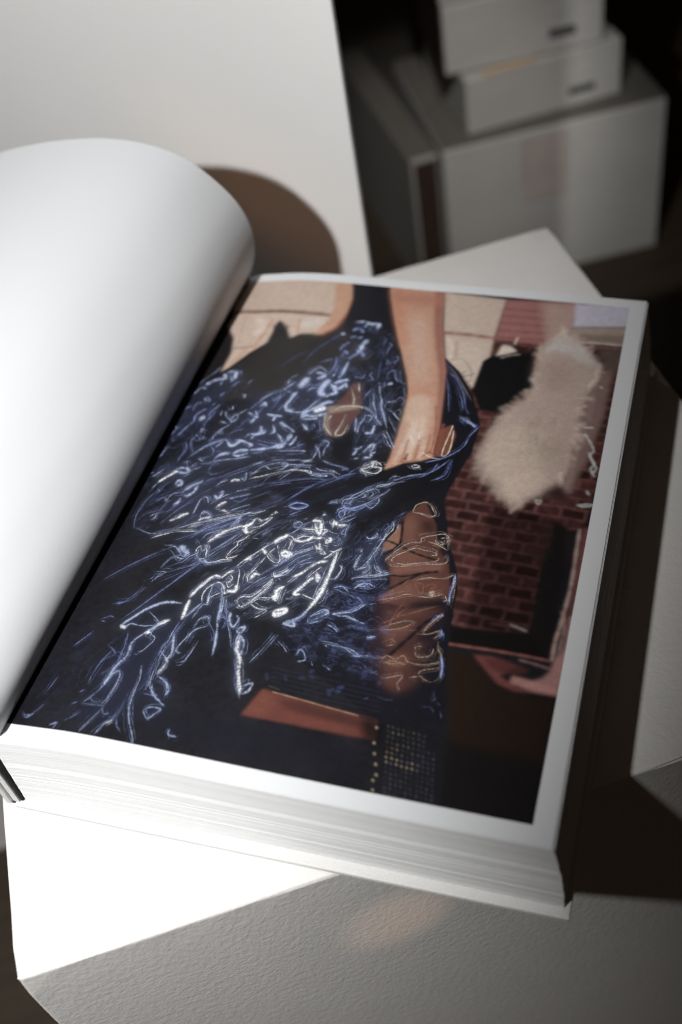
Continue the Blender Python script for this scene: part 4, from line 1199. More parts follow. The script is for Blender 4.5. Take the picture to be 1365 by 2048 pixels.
['S',[.022,.022,.027],4.1,.9,[1879,118,1882,115]],
['S',[.039,.042,.059],4.1,.9,[1883,97,1886,94]],
['S',[.033,.034,.045],4,.9,[1886,78,1889,75]],
['S',[.036,.039,.053],4.3,.9,[1849,394,1853,390]],
['S',[.032,.034,.046],4.3,.9,[1853,373,1856,370]],
['S',[.037,.037,.052],4.3,.9,[1859,349,1862,346]],
['S',[.027,.028,.035],4.3,.9,[1862,328,1866,325]],
['S',[.042,.045,.062],4.3,.9,[1867,305,1870,302]],
['S',[.02,.021,.024],4.2,.9,[1869,286,1872,283]],
['S',[.065,.069,.106],4.2,.9,[1875,264,1878,261]],
['S',[.065,.07,.106],4.2,.9,[1878,241,1881,238]],
['S',[.024,.025,.032],4.2,.9,[1882,221,1885,217]],
['S',[.02,.02,.023],4.2,.9,[1885,199,1888,196]],
['S',[.025,.025,.031],4.1,.9,[1891,181,1894,177]],
['S',[.031,.032,.042],4.1,.9,[1895,159,1898,156]],
['S',[.048,.05,.074],4.1,.9,[1899,138,1902,135]],
['S',[.039,.04,.055],4.1,.9,[1902,116,1905,113]],
['S',[.029,.029,.037],4,.9,[1905,98,1908,94]],
['S',[.048,.051,.075],4,.9,[1910,76,1913,73]],
['S',[.035,.035,.048],4.3,.9,[1872,390,1875,387]],
['S',[.034,.035,.048],4.3,.9,[1874,367,1877,364]],
['S',[.028,.028,.037],4.3,.9,[1878,346,1881,342]],
['S',[.02,.021,.024],4.3,.9,[1883,325,1886,322]],
['S',[.045,.048,.068],4.2,.9,[1886,304,1889,300]],
['S',[.038,.04,.056],4.2,.9,[1891,283,1894,280]],
['S',[.032,.033,.043],4.2,.9,[1895,261,1898,257]],
['S',[.029,.031,.039],4.2,.9,[1898,241,1901,238]],
['S',[.027,.027,.034],4.2,.9,[1903,218,1906,215]],
['S',[.029,.031,.038],4.1,.9,[1907,200,1910,197]],
['S',[.031,.032,.041],4.1,.9,[1909,178,1912,175]],
['S',[.034,.035,.046],4.1,.9,[1914,158,1917,155]],
['S',[.021,.02,.023],4.1,.9,[1918,137,1921,134]],
['S',[.024,.025,.029],4.1,.9,[1922,116,1925,113]],
['S',[.028,.029,.037],4,.9,[1924,95,1927,92]],
['S',[.022,.022,.026],4,.9,[1928,75,1931,72]],
['S',[.033,.034,.046],4.3,.9,[1903,323,1906,320]],
['S',[.023,.024,.028],4.2,.9,[1907,302,1910,299]],
['S',[.028,.029,.036],4.2,.9,[1911,279,1914,276]],
['S',[.034,.036,.048],4.2,.9,[1915,259,1918,256]],
['S',[.033,.034,.045],4.2,.9,[1920,238,1923,235]],
['S',[.02,.02,.023],4.2,.9,[1922,217,1925,213]],
['S',[.028,.029,.038],4.1,.9,[1928,197,1931,194]],
['S',[.041,.044,.063],4.1,.9,[1930,174,1933,171]],
['S',[.036,.038,.051],4.1,.9,[1933,155,1936,152]],
['S',[.034,.035,.046],4.1,.9,[1937,135,1940,131]],
['S',[.048,.052,.074],4,.9,[1940,114,1943,111]],
['S',[.036,.038,.05],4,.9,[1944,94,1947,91]],
['S',[.023,.024,.027],4,.9,[1949,74,1952,71]],
['S',[.021,.021,.024],4.2,.9,[1923,323,1926,319]],
['S',[.047,.051,.071],4.2,.9,[1927,301,1930,298]],
['S',[.032,.034,.044],4.2,.9,[1932,278,1935,275]],
['S',[.035,.036,.047],4.2,.9,[1936,259,1939,255]],
['S',[.02,.021,.024],4.2,.9,[1940,237,1943,234]],
['S',[.038,.041,.055],4.1,.9,[1943,215,1946,212]],
['S',[.031,.031,.041],4.1,.9,[1947,195,1950,192]],
['S',[.026,.027,.032],4.1,.9,[1952,174,1955,171]],
['S',[.036,.037,.05],4.1,.9,[1954,152,1957,149]],
['S',[.049,.053,.078],4.1,.9,[1957,134,1960,131]],
['S',[.033,.034,.043],4,.9,[1961,114,1964,111]],
['S',[.047,.05,.069],4,.9,[1963,92,1966,89]],
['S',[.043,.046,.061],4,.9,[1968,73,1971,70]],
['S',[.207,.175,.124],5.3,.9,[1678,390,1681,387]],
['S',[.211,.175,.126],5.2,.9,[1686,322,1689,320]],
['S',[.211,.179,.126],5.1,.9,[1700,278,1702,275]],
['S',[.215,.182,.128],5.1,.9,[1716,235,1719,232]],
['S',[.219,.182,.128],5,.9,[1729,192,1732,189]],
['S',[.219,.182,.131],5,.9,[1723,167,1726,165]],
['S',[.219,.182,.131],4.9,.9,[1732,128,1735,125]],
['S',[.223,.189,.133],4.9,.9,[1761,108,1764,106]],
['S',[.227,.192,.136],4.8,.9,[1773,69,1776,66]],
['F',[.098,.121,.224],43.9,.48,[918,2769,1052,2728,1183,2688,1275,2440,1296,2168,1324,1913,1200,1793,937,1772,619,1695,438,1702,429,1830,550,2026,705,2223,840,2371,905,2526],-2.137,81.5,34.5,1,.06],
['F',[.099,.123,.229],43.4,.4,[753,2357,1158,2479,1319,2040,1305,1848,912,1973,718,2183],-1.719,61.9,34.1,2,.06],
['F',[.089,.111,.202],47.8,.4,[161,2111,401,2347,501,2231,379,1799,282,1554,211,1520],-1.951,75.1,30.7,3,.06],
['F',[.082,.101,.188],39.3,.4,[222,1256,304,1504,545,1654,1028,1765,1301,1729,1234,1572,968,1320,673,1175,373,1153],-2.507,168.5,19.7,4,.06],
['F',[.08,.1,.182],45.1,.4,[180,1523,252,1623,351,1728,366,1358,258,1226],-2.306,70.9,25.8,5,.06],
['F',[.257,.299,.456],35.8,.36,[680,1028,886,1274,1135,1412,1297,1350,1260,997,1128,834,933,796,795,851],-2.273,127.7,20.4,6,.06],
['F',[.125,.155,.312],33.1,.336,[1354,1070,1455,1202,1570,1110,1614,850,1648,557,1503,625,1330,768,1232,723],3.075,61.4,23.6,7,.06],
['F',[.099,.123,.261],32.3,.304,[1157,747,1264,835,1503,776,1632,578,1462,617,1255,651],2.974,50.7,25.4,8,.06],
['F',[.05,.064,.144],53.7,.128,[215,189,269,528,464,711,635,711,703,488,629,180,356,158],-2.065,112.4,29.3,10,.06],
['F',[.089,.111,.205],37.3,.56,[1232,1492,1404,1665,1417,1432,1329,1237,1195,1213],-2.109,69.2,21.3,11,.06],
['F',[.089,.111,.205],35.6,.48,[1321,1265,1440,1436,1531,1216,1469,1063,1346,1096],-1.777,55.9,20.3,12,.06],
['L',[.201,.244,.36],4.1,.95,[441,252,467,286,497,341,504,402,547,423]],
['L',[.198,.24,.35],4,.95,[451,247,497,251,537,255]],
['L',[.201,.244,.355],4,.95,[549,420,559,374,545,328,547,263,523,196,489,124]],
['L',[.198,.24,.355],4,.95,[470,279,496,269,528,274]],
['L',[.204,.247,.36],3.9,.95,[627,471,639,426,638,381,642,324,653,269,675,218,723,145,738,118]],
['L',[.198,.24,.35],3.8,.95,[558,122,576,170,617,213]],
['L',[.21,.255,.372],3.9,.95,[718,433,757,419,786,382,786,350]],
['L',[.207,.251,.366],3.9,.95,[707,395,724,355,762,327,797,306]],
['L',[.204,.247,.36],3.8,.95,[717,268,745,288,788,287,770,258,747,236,717,268]],
['L',[.204,.247,.36],3.7,.95,[864,213,865,186,900,180]],
['L',[.198,.24,.35],3.9,.95,[540,248,560,220,577,226]],
['L',[.192,.233,.345],4.1,.95,[343,133,372,147,369,126]],
['L',[.192,.233,.34],4.2,.95,[213,159,244,170]],
['L',[.445,.457,.477],6.2,.9,[578,634,602,662,622,697,657,715]],
['L',[.432,.443,.47],6.4,.9,[456,651,473,645]],
['L',[.432,.443,.462],5.9,.9,[709,528,727,509,720,478,709,446]],
['L',[.4,.41,.429],5.7,.9,[576,177,610,198]],
['L',[.161,.197,.355],4.2,.95,[-90,799,-61,786,-19,829]],
['L',[.087,.107,.194],3.5,.95,[401,161,431,187,453,212]],
['L',[.091,.112,.203],3.7,.95,[463,523,439,466,426,404,425,344]],
['L',[.093,.114,.209],3.8,.95,[433,542,467,524,476,510]],
['L',[.094,.115,.209],3.7,.95,[498,622,510,546,518,449]],
['L',[.089,.109,.2],3.7,.95,[404,298,425,315]],
['L',[.087,.107,.197],3.7,.95,[397,239,418,256]],
['L',[.09,.11,.203],3.4,.95,[618,348,623,292,617,227,586,207]],
['L',[.09,.11,.2],3.4,.95,[642,324,616,262,601,203,583,185]],
['L',[.093,.114,.209],3.5,.95,[661,504,676,403,659,349]],
['L',[.094,.115,.213],3.6,.95,[660,572,667,490,670,417]],
['L',[.091,.114,.206],3.5,.95,[674,345,729,342]],
['L',[.089,.109,.2],3.4,.95,[623,214,640,176,661,160]],
['L',[.094,.115,.209],4,.95,[264,520,291,558,327,609]],
['L',[.09,.11,.203],3.4,.95,[617,305,622,263]],
['L',[.086,.105,.191],3.8,.95,[187,178,223,153,267,223]],
['L',[.089,.109,.197],3.8,.95,[245,264,268,364]],
['L',[.099,.121,.219],4.1,.95,[368,762,406,778,456,850]],
['L',[.096,.117,.216],4,.95,[359,700,393,691]],
['L',[.096,.117,.213],4,.95,[337,666,361,664]],
['P',[.093,.047,.041],12.3,.85,[1076,2324,1036,2276,1027,2205,999,2133,968,2074,981,1984,1013,1925,1047,1905,1097,1926,1118,2020,1142,2103,1115,2220]],
['P',[.266,.229,.182],12.3,.6,[966,2114,1110,2151,1126,2127,981,2063]],
['P',[.256,.227,.19],9.1,.5,[963,2060,994,2052,1025,1914,1005,1936]],
['L',[.49,.449,.374],4.6,.8,[996,2079,1040,2126,1122,2140,1144,2130]],
['L',[.499,.457,.38],4.7,.8,[1049,2264,1081,2187,1086,2134]],
['L',[.464,.433,.354],4.5,.8,[968,2074,985,1985,1043,1917]],
['L',[.508,.466,.388],4.7,.8,[1076,2310,1094,2244]],
['L',[.472,.433,.36],4.5,.8,[1073,2078,1067,1999,1058,1932,1094,1939,1103,2005]],
['L',[.472,.433,.36],4.6,.8,[992,2025,1003,2054]],
['L',[.499,.457,.38],4.7,.8,[1083,2214,1091,2148]],
['P',[.004,.004,.007],14.7,.9,[1051,1893,1097,1926,1148,2012,1173,1889,1166,1751,1089,1762]],
['P',[.004,.004,.007],22.4,.75,[657,1589,898,1716,1179,1771,1353,1733,1516,1797,1641,1890,1670,1762,1509,1641,1322,1517,1164,1449,1079,1433]],
['P',[.005,.005,.007],16.4,.85,[1692,1713,1715,1998,1610,1813,1392,1711,1212,1649,1293,1534,1291,1289,1387,1366,1485,1536,1626,1638]],
['L',[.614,.639,.666],3.7,.95,[1246,1728,1265,1755,1297,1773,1295,1748,1340,1749,1323,1710,1268,1713,1246,1728]],
['L',[.686,.701,.743],3.7,.95,[1479,1784,1499,1794,1518,1787,1495,1775,1479,1784]],
['L',[.625,.651,.678],3.7,.95,[1287,1777,1313,1781,1335,1767]],
['L',[.298,.361,.534],3.9,.95,[1229,1501,1264,1565,1337,1624,1391,1656]],
['L',[.288,.348,.515],3.8,.95,[1220,1499,1246,1469,1308,1503]],
['L',[.304,.367,.543],3.8,.95,[1303,1583,1349,1614,1374,1583,1333,1542]],
['L',[.283,.342,.506],3.8,.95,[1152,1487,1200,1507]],
['L',[.273,.331,.481],3.8,.95,[970,1436,1005,1466,1062,1459,1026,1429,980,1432]],
['L',[.321,.395,.574],3.9,.95,[1380,1631,1450,1702,1530,1739]],
['L',[.288,.348,.506],4,.95,[978,1669,1029,1654,1115,1675]],
['L',[.283,.348,.506],4,.95,[1033,1642,1102,1654]],
['L',[.176,.22,.42],3.1,.95,[1405,1671,1482,1719,1578,1759,1649,1855]],
['L',[.183,.224,.437],3.1,.95,[1527,1715,1578,1759,1599,1822]],
['L',[.147,.18,.351],3.1,.95,[938,1448,1036,1571,1141,1649,1228,1695]],
['L',[.174,.22,.458],3.7,.95,[1744,2099,1710,2024,1691,1943,1623,1865,1537,1817]],
['L',[.181,.234,.476],3.8,.95,[1636,2141,1679,2113,1732,2097]],
['L',[.178,.229,.467],3.8,.95,[1626,2129,1671,2094]],
['L',[.164,.207,.432],3.6,.95,[1592,1706,1648,1754,1661,1855]],
['L',[.131,.168,.335],4,.95,[1521,2446,1563,2414,1620,2310,1648,2217,1674,2173]],
['L',[.126,.161,.322],4,.95,[1510,2419,1545,2299,1571,2181]],
['L',[.131,.165,.335],4,.95,[1576,2353,1621,2261,1640,2192]],
['L',[.341,.396,.565],7.4,.95,[1638,2143,1675,2126,1724,2087]],
['L',[.181,.168,.158],3.4,.6,[1488,2518,1547,2450,1609,2358,1670,2269]],
['L',[.181,.168,.161],3.4,.6,[1499,2507,1582,2404,1647,2302]],
['L',[.552,.565,.589],3.2,.95,[1120,1367,1138,1379,1162,1348,1147,1327]],
['L',[.543,.555,.589],3.1,.95,[1154,1302,1179,1289,1211,1277,1229,1263]],
['L',[.533,.555,.579],3.1,.95,[1178,1245,1206,1224,1200,1197]],
['L',[.533,.546,.579],3,.95,[1283,1230,1281,1178,1278,1119,1274,1043,1263,968,1247,909]],
['L',[.614,.639,.666],3.1,.95,[1483,1431,1491,1389,1473,1350,1462,1314]],
['L',[.543,.565,.589],3,.95,[1317,1151,1322,1110,1307,1066]],
['L',[.582,.606,.631],3.1,.95,[1430,1256,1452,1277,1445,1250,1420,1170,1384,1130]],
['L',[.562,.585,.61],3,.95,[1381,1213,1379,1171,1378,1137]],
['L',[.582,.595,.631],3,.95,[1395,1090,1437,1107,1536,1133]],
['L',[.603,.617,.643],3,.95,[1536,1133,1479,1147,1458,1177]],
['L',[.582,.595,.621],3,.95,[1435,1164,1441,1140,1420,1120]],
['L',[.491,.503,.525],2.9,.95,[1095,840,1146,869,1147,846,1106,826,1095,840]],
['L',[.491,.503,.533],3,.95,[1062,937,1088,902,1091,976]],
['L',[.552,.575,.599],3.2,.95,[1146,1421,1158,1419]],
['L',[.562,.575,.61],3.2,.95,[1207,1383,1242,1362,1267,1371]],
['L',[.247,.299,.442],3.6,.95,[1152,788,1197,813,1230,858,1247,909]],
['L',[.273,.331,.489],3.6,.95,[1355,882,1415,902,1448,924,1477,961]],
['L',[.255,.314,.457],3.6,.95,[1259,848,1313,890,1334,886,1309,858]],
['L',[.251,.309,.45],3.6,.95,[1252,808,1314,843]],
['L',[.278,.336,.498],3.6,.95,[1421,879,1456,871,1505,857]],
['L',[.283,.342,.506],3.7,.95,[1433,1049,1464,1054,1448,1068,1424,1055]],
['L',[.268,.325,.481],3.7,.95,[1315,1018,1351,1033,1383,1015]],
['L',[.283,.342,.506],3.7,.95,[1406,1027,1424,1055,1460,1070,1483,1058]],
['L',[.273,.331,.481],3.4,.95,[1355,729,1426,728,1478,723,1522,702,1558,709]],
['L',[.255,.314,.457],3.5,.95,[1363,723,1377,718]],
['L',[.247,.304,.442],3.4,.95,[1332,635,1344,616]],
['L',[.255,.314,.457],3.4,.95,[1392,625,1422,609]],
['L',[.288,.355,.515],3.5,.95,[1529,793,1564,807]],
['L',[.293,.361,.524],3.3,.95,[1593,629,1614,641]],
['L',[.243,.294,.435],3.5,.95,[1262,651,1266,681,1288,671,1305,637,1277,624]],
['L',[.278,.336,.498],3.4,.95,[1486,695,1536,698]],
['L',[.259,.32,.465],3.5,.95,[1345,826,1374,816,1399,798]],
['L',[.278,.336,.498],4,.95,[1271,1358,1267,1323,1289,1318]],
['L',[.322,.405,.755],3.4,.95,[1821,1186,1827,1147,1822,1082,1826,1035]],
['L',[.309,.389,.726],3.2,.95,[1821,888,1832,867,1821,858]],
['L',[.322,.405,.755],3.1,.95,[1851,768,1871,706,1873,657]],
['L',[.303,.389,.712],3.3,.95,[1777,917,1794,951,1816,963]],
['L',[.239,.301,.562],3.8,.95,[1245,1399,1219,1439,1246,1471,1258,1501,1222,1504]],
['L',[.247,.312,.582],3.8,.95,[1255,1464,1315,1501,1378,1530]],
['L',[.247,.312,.582],3.8,.95,[1246,1471,1295,1471,1351,1526]],
['L',[.231,.291,.533],3.8,.95,[975,1440,1011,1465,1064,1457,1022,1430,975,1440]],
['L',[.227,.286,.533],3.8,.95,[951,1427,975,1440]],
['S',[.056,.073,.177],7.4,.18,[1474,521,1486,513]],
['S',[.053,.07,.165],7.8,.22,[1353,563,1364,559]],
['S',[.058,.076,.183],6.9,.34,[1457,767,1467,768]],
['S',[.05,.066,.158],5.1,.22,[1247,542,1258,527]],
['S',[.057,.075,.177],8,.39,[1483,535,1494,540]],
['S',[.058,.076,.18],7.5,.16,[1474,720,1477,717]],
['S',[.051,.068,.163],8.6,.24,[1312,550,1324,551]],
['S',[.056,.075,.177],3.3,.41,[1480,518,1492,519]],
['S',[.049,.064,.153],7.9,.23,[1168,533,1177,516]],
['S',[.05,.065,.155],5.4,.24,[1262,460,1270,459]],
['S',[.055,.073,.174],7.4,.42,[1415,698,1406,708]],
['S',[.052,.07,.165],7.7,.28,[1353,591,1345,586]],
['S',[.051,.068,.163],6.5,.36,[1266,668,1260,654]],
['S',[.055,.072,.171],3.7,.2,[1405,657,1402,642]],
['S',[.06,.079,.189],9.1,.42,[1503,833,1511,845]],
['S',[.052,.069,.165],9,.25,[1300,702,1290,700]],
['S',[.06,.079,.189],7.2,.21,[1536,715,1525,719]],
['S',[.055,.073,.174],6.1,.27,[1460,522,1455,516]],
['S',[.05,.065,.158],5.7,.24,[1125,735,1121,720]],
['S',[.054,.071,.171],4.2,.44,[1341,762,1336,748]],
['S',[.055,.072,.174],7,.26,[1444,513,1452,497]],
['S',[.054,.071,.171],5.2,.33,[1346,759,1349,755]],
['P',[.022,.025,.045],50.7,.7,[738,2306,875,2379,953,2310,974,2213,900,2177,873,2060,822,2042,759,2061,721,2203]],
['P',[.02,.023,.041],49.4,.7,[510,1854,569,1934,645,2061,731,1883,771,1762,620,1681,469,1664,485,1748]],
['P',[.02,.024,.042],48.8,.7,[521,2175,730,2133,831,1915,891,1823,821,1780,682,1717]],
['P',[.019,.022,.038],49.3,.7,[218,1561,371,1633,518,1775,665,1767,706,1648,469,1589,383,1505]],
['P',[.018,.021,.037],46.1,.7,[379,1417,503,1523,716,1620,785,1423,618,1302,455,1235]],
['P',[.017,.02,.036],43.3,.7,[508,1337,858,1393,831,1239,701,1052,636,1013]],
['P',[.017,.02,.036],41,.7,[791,1022,933,1171,1081,1271,1134,1106,1022,911,851,878]],
['P',[.016,.019,.033],40,.7,[700,849,778,982,854,870,781,739,746,732]],
['P',[.018,.021,.037],41.5,.7,[952,1222,1141,1296,1258,1376,1285,1232,1179,1060,1030,990]],
['P',[.018,.021,.037],40,.7,[1114,1048,1268,1220,1295,1082,1258,936,1147,947]],
['P',[.021,.024,.043],56.6,.7,[178,1964,257,2202,422,2319,426,2215,347,1976,293,1795]],
['P',[.021,.024,.043],43.7,.7,[1201,1497,1324,1607,1435,1641,1392,1544,1296,1440]],
['P',[.02,.024,.041],40.6,.7,[1345,1266,1446,1339,1521,1136,1392,1099]],
['L',[.407,.465,.641],10.8,.95,[933,2771,955,2777,972,2782]],
['L',[.407,.474,.641],10.8,.95,[983,2781,1016,2770,1048,2775,1061,2766,1057,2740]],
['L',[.177,.211,.364],8.6,.95,[991,2738,996,2761]],
['L',[.177,.211,.364],8.6,.95,[1020,2715,1023,2743]],
['L',[.174,.207,.357],8.6,.95,[935,2702,949,2718,971,2719,992,2695]],
['L',[.17,.203,.35],8.5,.95,[937,2643,962,2657]],
['L',[.17,.207,.35],8.5,.95,[977,2643,995,2657]],
['L',[.167,.199,.344],8.4,.95,[907,2531,916,2575,940,2605]],
['L',[.392,.447,.617],12.5,.95,[1005,2530,1017,2564,1014,2590]],
['L',[.392,.456,.617],12.6,.95,[1014,2590,1030,2636]],
['L',[.164,.199,.337],7.4,.95,[973,2478,988,2501,1006,2525]],
['L',[.167,.203,.344],7.4,.95,[1026,2544,1046,2505]],
['L',[.161,.195,.331],7.3,.95,[977,2463,974,2411,969,2354,962,2327]],
['L',[.164,.199,.344],7.5,.95,[930,2487,940,2531,956,2512]],
['L',[.37,.431,.594],6.9,.95,[978,2458,972,2354]],
['L',[.363,.423,.572],6.9,.95,[931,2348,928,2334]],
['L',[.363,.423,.572],6.8,.95,[946,2284,974,2299,1009,2325]],
['L',[.363,.415,.572],6.8,.95,[981,2250,994,2267,1008,2289,1023,2262]],
['L',[.357,.408,.562],6.7,.95,[928,2177,954,2196,971,2223,954,2256,929,2282]],
['L',[.357,.408,.562],13.9,.95,[912,2304,901,2257,895,2216,919,2185]],
['L',[.161,.195,.331],3.4,.95,[903,2483,914,2443,911,2391,900,2343]],
['L',[.161,.192,.331],3.4,.95,[931,2445,935,2384,931,2348]],
['L',[.17,.203,.35],3.6,.95,[762,2721,762,2720]],
['L',[.161,.195,.331],3.3,.95,[1037,2349,1067,2344,1084,2347,1090,2378]],
['L',[.164,.195,.337],3.3,.95,[1066,2374,1076,2351]],
['L',[.164,.199,.337],3.3,.95,[1123,2399,1116,2372,1141,2346,1125,2338]],
['L',[.174,.211,.364],3.5,.95,[1126,2602,1127,2640,1131,2667]],
['L',[.181,.215,.371],3.5,.95,[1141,2712,1135,2695]],
['L',[.177,.211,.364],3.5,.95,[1147,2632,1172,2620,1163,2598,1159,2544]],
['L',[.174,.211,.357],3.4,.95,[1210,2542,1230,2519,1211,2480]],
['L',[.17,.207,.35],3.4,.95,[1173,2505,1183,2465]],
['L',[.17,.203,.35],3.3,.95,[1217,2348,1202,2391,1216,2419,1232,2426,1248,2378,1273,2347]],
['L',[.17,.207,.357],3.3,.95,[1261,2436,1276,2377,1294,2345,1317,2338]],
['L',[.161,.192,.331],3.3,.95,[1128,2200,1139,2236,1153,2273]],
['L',[.053,.064,.132],4.6,.95,[1134,2588,1146,2500,1153,2419,1164,2350]],
['L',[.052,.063,.13],4.8,.95,[794,2540,832,2610,875,2655]],
['L',[.052,.063,.13],4.6,.95,[1083,2469,1119,2414]],
['L',[.051,.063,.128],4.4,.95,[1256,2290,1241,2214]],
['L',[.385,.439,.605],8.7,.95,[1228,2320,1242,2332]],
['L',[.392,.447,.617],9.4,.95,[883,2664,889,2668]],
['L',[.37,.431,.583],3.8,.95,[1186,2308,1199,2256,1227,2192,1238,2134]],
['L',[.37,.423,.583],3.8,.95,[1169,2241,1184,2195,1206,2129]],
['L',[.377,.431,.594],3.8,.95,[1254,2191,1276,2200,1295,2205]],
['L',[.167,.199,.344],3.8,.95,[1296,2203,1314,2239,1339,2219,1331,2184]],
['L',[.17,.203,.35],3.8,.95,[1315,2318,1332,2247]],
['L',[.164,.199,.337],3.9,.95,[1167,2325,1182,2323]],
['L',[.167,.199,.344],3.9,.95,[1203,2336,1215,2303]],
['L',[.35,.408,.551],4,.95,[710,2236,710,2282,742,2317]],
['L',[.35,.4,.551],4,.95,[710,2191,711,2211,745,2262]],
['L',[.338,.393,.532],4,.95,[603,2098,638,2146,704,2210]],
['L',[.344,.4,.542],3.9,.95,[719,2187,749,2182]],
['L',[.363,.415,.572],4,.95,[797,2326,815,2364,847,2390,888,2360]],
['L',[.35,.408,.551],3.9,.95,[829,2200,848,2232,882,2238]],
['L',[.344,.393,.542],3.8,.95,[799,2048,841,2050,867,2078,898,2137,910,2168]],
['L',[.344,.393,.542],3.9,.95,[757,2046,751,2089,757,2114,762,2154,778,2192]],
['L',[.344,.393,.542],3.9,.95,[690,2198,701,2110]],
['L',[.338,.386,.532],9,.95,[757,2070,771,2058,799,2048]],
['L',[.363,.415,.572],9.3,.95,[834,2347,867,2347,885,2334,855,2304]],
['L',[.344,.393,.542],9.2,.95,[756,2148,776,2186]],
['L',[.773,.781,.8],18.2,.7,[786,2248,800,2295]],
['L',[.357,.408,.562],16.2,.95,[778,2226,793,2269,805,2301]],
['L',[.357,.408,.562],15.9,.95,[896,2191,899,2251,914,2298]],
['L',[.344,.393,.542],15.5,.95,[916,2077,940,2115]],
['L',[.357,.408,.562],7.9,.95,[919,2185,950,2199,976,2219,960,2261,943,2248]],
['L',[.35,.408,.551],7.9,.95,[916,2219,922,2185]],
['L',[.363,.423,.572],8,.95,[960,2296,981,2309,1011,2319]],
['L',[.363,.415,.572],7.9,.95,[979,2244,1002,2263,1013,2284]],
['L',[.332,.379,.522],7.8,.95,[674,2009,714,2006,748,2009]],
['L',[.338,.393,.532],7.7,.95,[857,2019,874,2032,916,2034,970,2062]],
['L',[.338,.386,.532],7.7,.95,[859,2024,855,2048,870,2069]],
['L',[.144,.175,.297],4,.95,[618,2056,631,2082,652,2074]],
['L',[.147,.175,.302],3.9,.95,[663,2115,684,2118,704,2155]],
['L',[.147,.175,.302],3.9,.95,[716,2030,745,2107]],
['L',[.147,.175,.302],3.9,.95,[681,2029,708,2141,718,2177]],
['L',[.161,.195,.331],4.1,.95,[826,2423,890,2464]],
['L',[.161,.195,.331],4,.95,[904,2477,917,2432,913,2374,894,2341]],
['L',[.161,.195,.331],4,.95,[972,2456,964,2383,961,2331]],
['L',[.152,.185,.313],4,.95,[789,2238,812,2232,825,2259]],
['L',[.155,.185,.319],3.9,.95,[828,2249,862,2255,878,2272]],
['L',[.149,.182,.308],3.9,.95,[847,2143,855,2140]],
['L',[.152,.182,.313],3.9,.95,[890,2165,896,2191]],
['L',[.051,.061,.128],7.6,.6,[732,2372,772,2504,817,2575,884,2661]],
['L',[.049,.059,.123],7.5,.6,[620,2332,671,2426,730,2498]],
['L',[.338,.393,.532],6.6,.95,[777,2184,762,2132,750,2082,764,2052,797,2046]],
['L',[.332,.379,.522],6.5,.95,[675,2011,716,2006,750,2009]],
['L',[.338,.386,.532],6.4,.95,[858,2003,905,2011,937,2022]],
['L',[.332,.386,.522],6.3,.95,[874,1974,910,1933]],
['L',[.326,.373,.513],6.2,.95,[873,1881,864,1838,857,1822]],
['L',[.326,.373,.513],6.4,.95,[730,1940,749,1896,735,1878]],
['L',[.32,.366,.504],6.4,.95,[666,1919,684,1891,702,1883,663,1862,638,1864]],
['L',[.332,.379,.522],6.5,.95,[721,2002,720,1970]],
['L',[.326,.373,.504],6.3,.95,[772,1884,803,1848,817,1830]],
['L',[.326,.373,.513],6.6,.95,[613,1982,634,1979]],
['L',[.326,.379,.513],10.6,.95,[760,1966,791,1945,827,1930,848,1912]],
['L',[.32,.373,.504],10.4,.95,[838,1895,836,1854,819,1810,801,1797]],
['L',[.315,.36,.496],10.6,.95,[655,1794,670,1786]],
['L',[.746,.753,.781],12.9,.7,[907,2070,933,2085,952,2099]],
['L',[.344,.393,.542],8.6,.95,[854,2013,866,2052,906,2096,951,2141,985,2147]],
['L',[.315,.36,.496],8.3,.95,[669,1755,722,1769,766,1786,809,1819]],
['L',[.134,.163,.277],4.1,.95,[677,1731,745,1757]],
['L',[.142,.169,.292],4.1,.95,[904,1855,899,1824,917,1837]],
['L',[.139,.166,.287],4,.95,[859,1757,901,1769,942,1781]],
['L',[.144,.175,.297],4.2,.95,[928,1988,944,1960]],
['L',[.142,.172,.292],4.4,.95,[604,1938,625,2005,650,2083]],
['L',[.144,.175,.297],4.4,.95,[626,2059,648,2078]],
['L',[.147,.175,.302],4.4,.95,[663,2117,684,2115,696,2150]],
['L',[.144,.172,.297],4.2,.95,[821,1971,858,1930]],
['L',[.144,.175,.297],4.2,.95,[881,1991,899,1968,919,1930]],
['L',[.137,.166,.282],4.1,.95,[682,1829,744,1818,809,1819]],
['L',[.137,.163,.282],4.1,.95,[674,1807,741,1792]],
['L',[.139,.166,.287],4.1,.95,[832,1782,869,1798,915,1822]],
['L',[.32,.366,.504],2.8,.95,[799,1767,873,1784,924,1793,947,1792]],
['L',[.309,.354,.487],2.8,.95,[705,1651,767,1691]],
['L',[.309,.354,.479],2.8,.95,[724,1596,741,1613,766,1652,802,1677,848,1700]],
['L',[.32,.366,.504],2.8,.95,[865,1718,922,1728,966,1730,993,1750]],
['L',[.326,.373,.513],2.8,.95,[997,1751,999,1791,1001,1836]],
['L',[.326,.373,.513],2.8,.95,[1032,1757,1009,1808,986,1834]],
['L',[.332,.379,.522],2.8,.95,[1038,1788,1034,1827,1044,1869,1009,1883]],
['L',[.326,.373,.513],2.7,.95,[1046,1749,1091,1733,1168,1722]],
['L',[.315,.36,.487],2.7,.95,[877,1588,917,1648,948,1693,966,1730]],
['L',[.32,.366,.504],2.7,.95,[1028,1697,1053,1687,1098,1685,1144,1679]],
['L',[.315,.36,.496],2.8,.95,[793,1706,863,1722]],
['L',[.315,.366,.496],2.7,.95,[849,1695,888,1692,930,1700,1006,1708]],
['L',[.309,.36,.487],2.7,.95,[855,1701,886,1697,868,1659,840,1654]],
['L',[.67,.689,.703],2.7,.95,[732,1573,781,1596,867,1640,927,1665,958,1670,984,1670,1010,1670,1018,1657]],
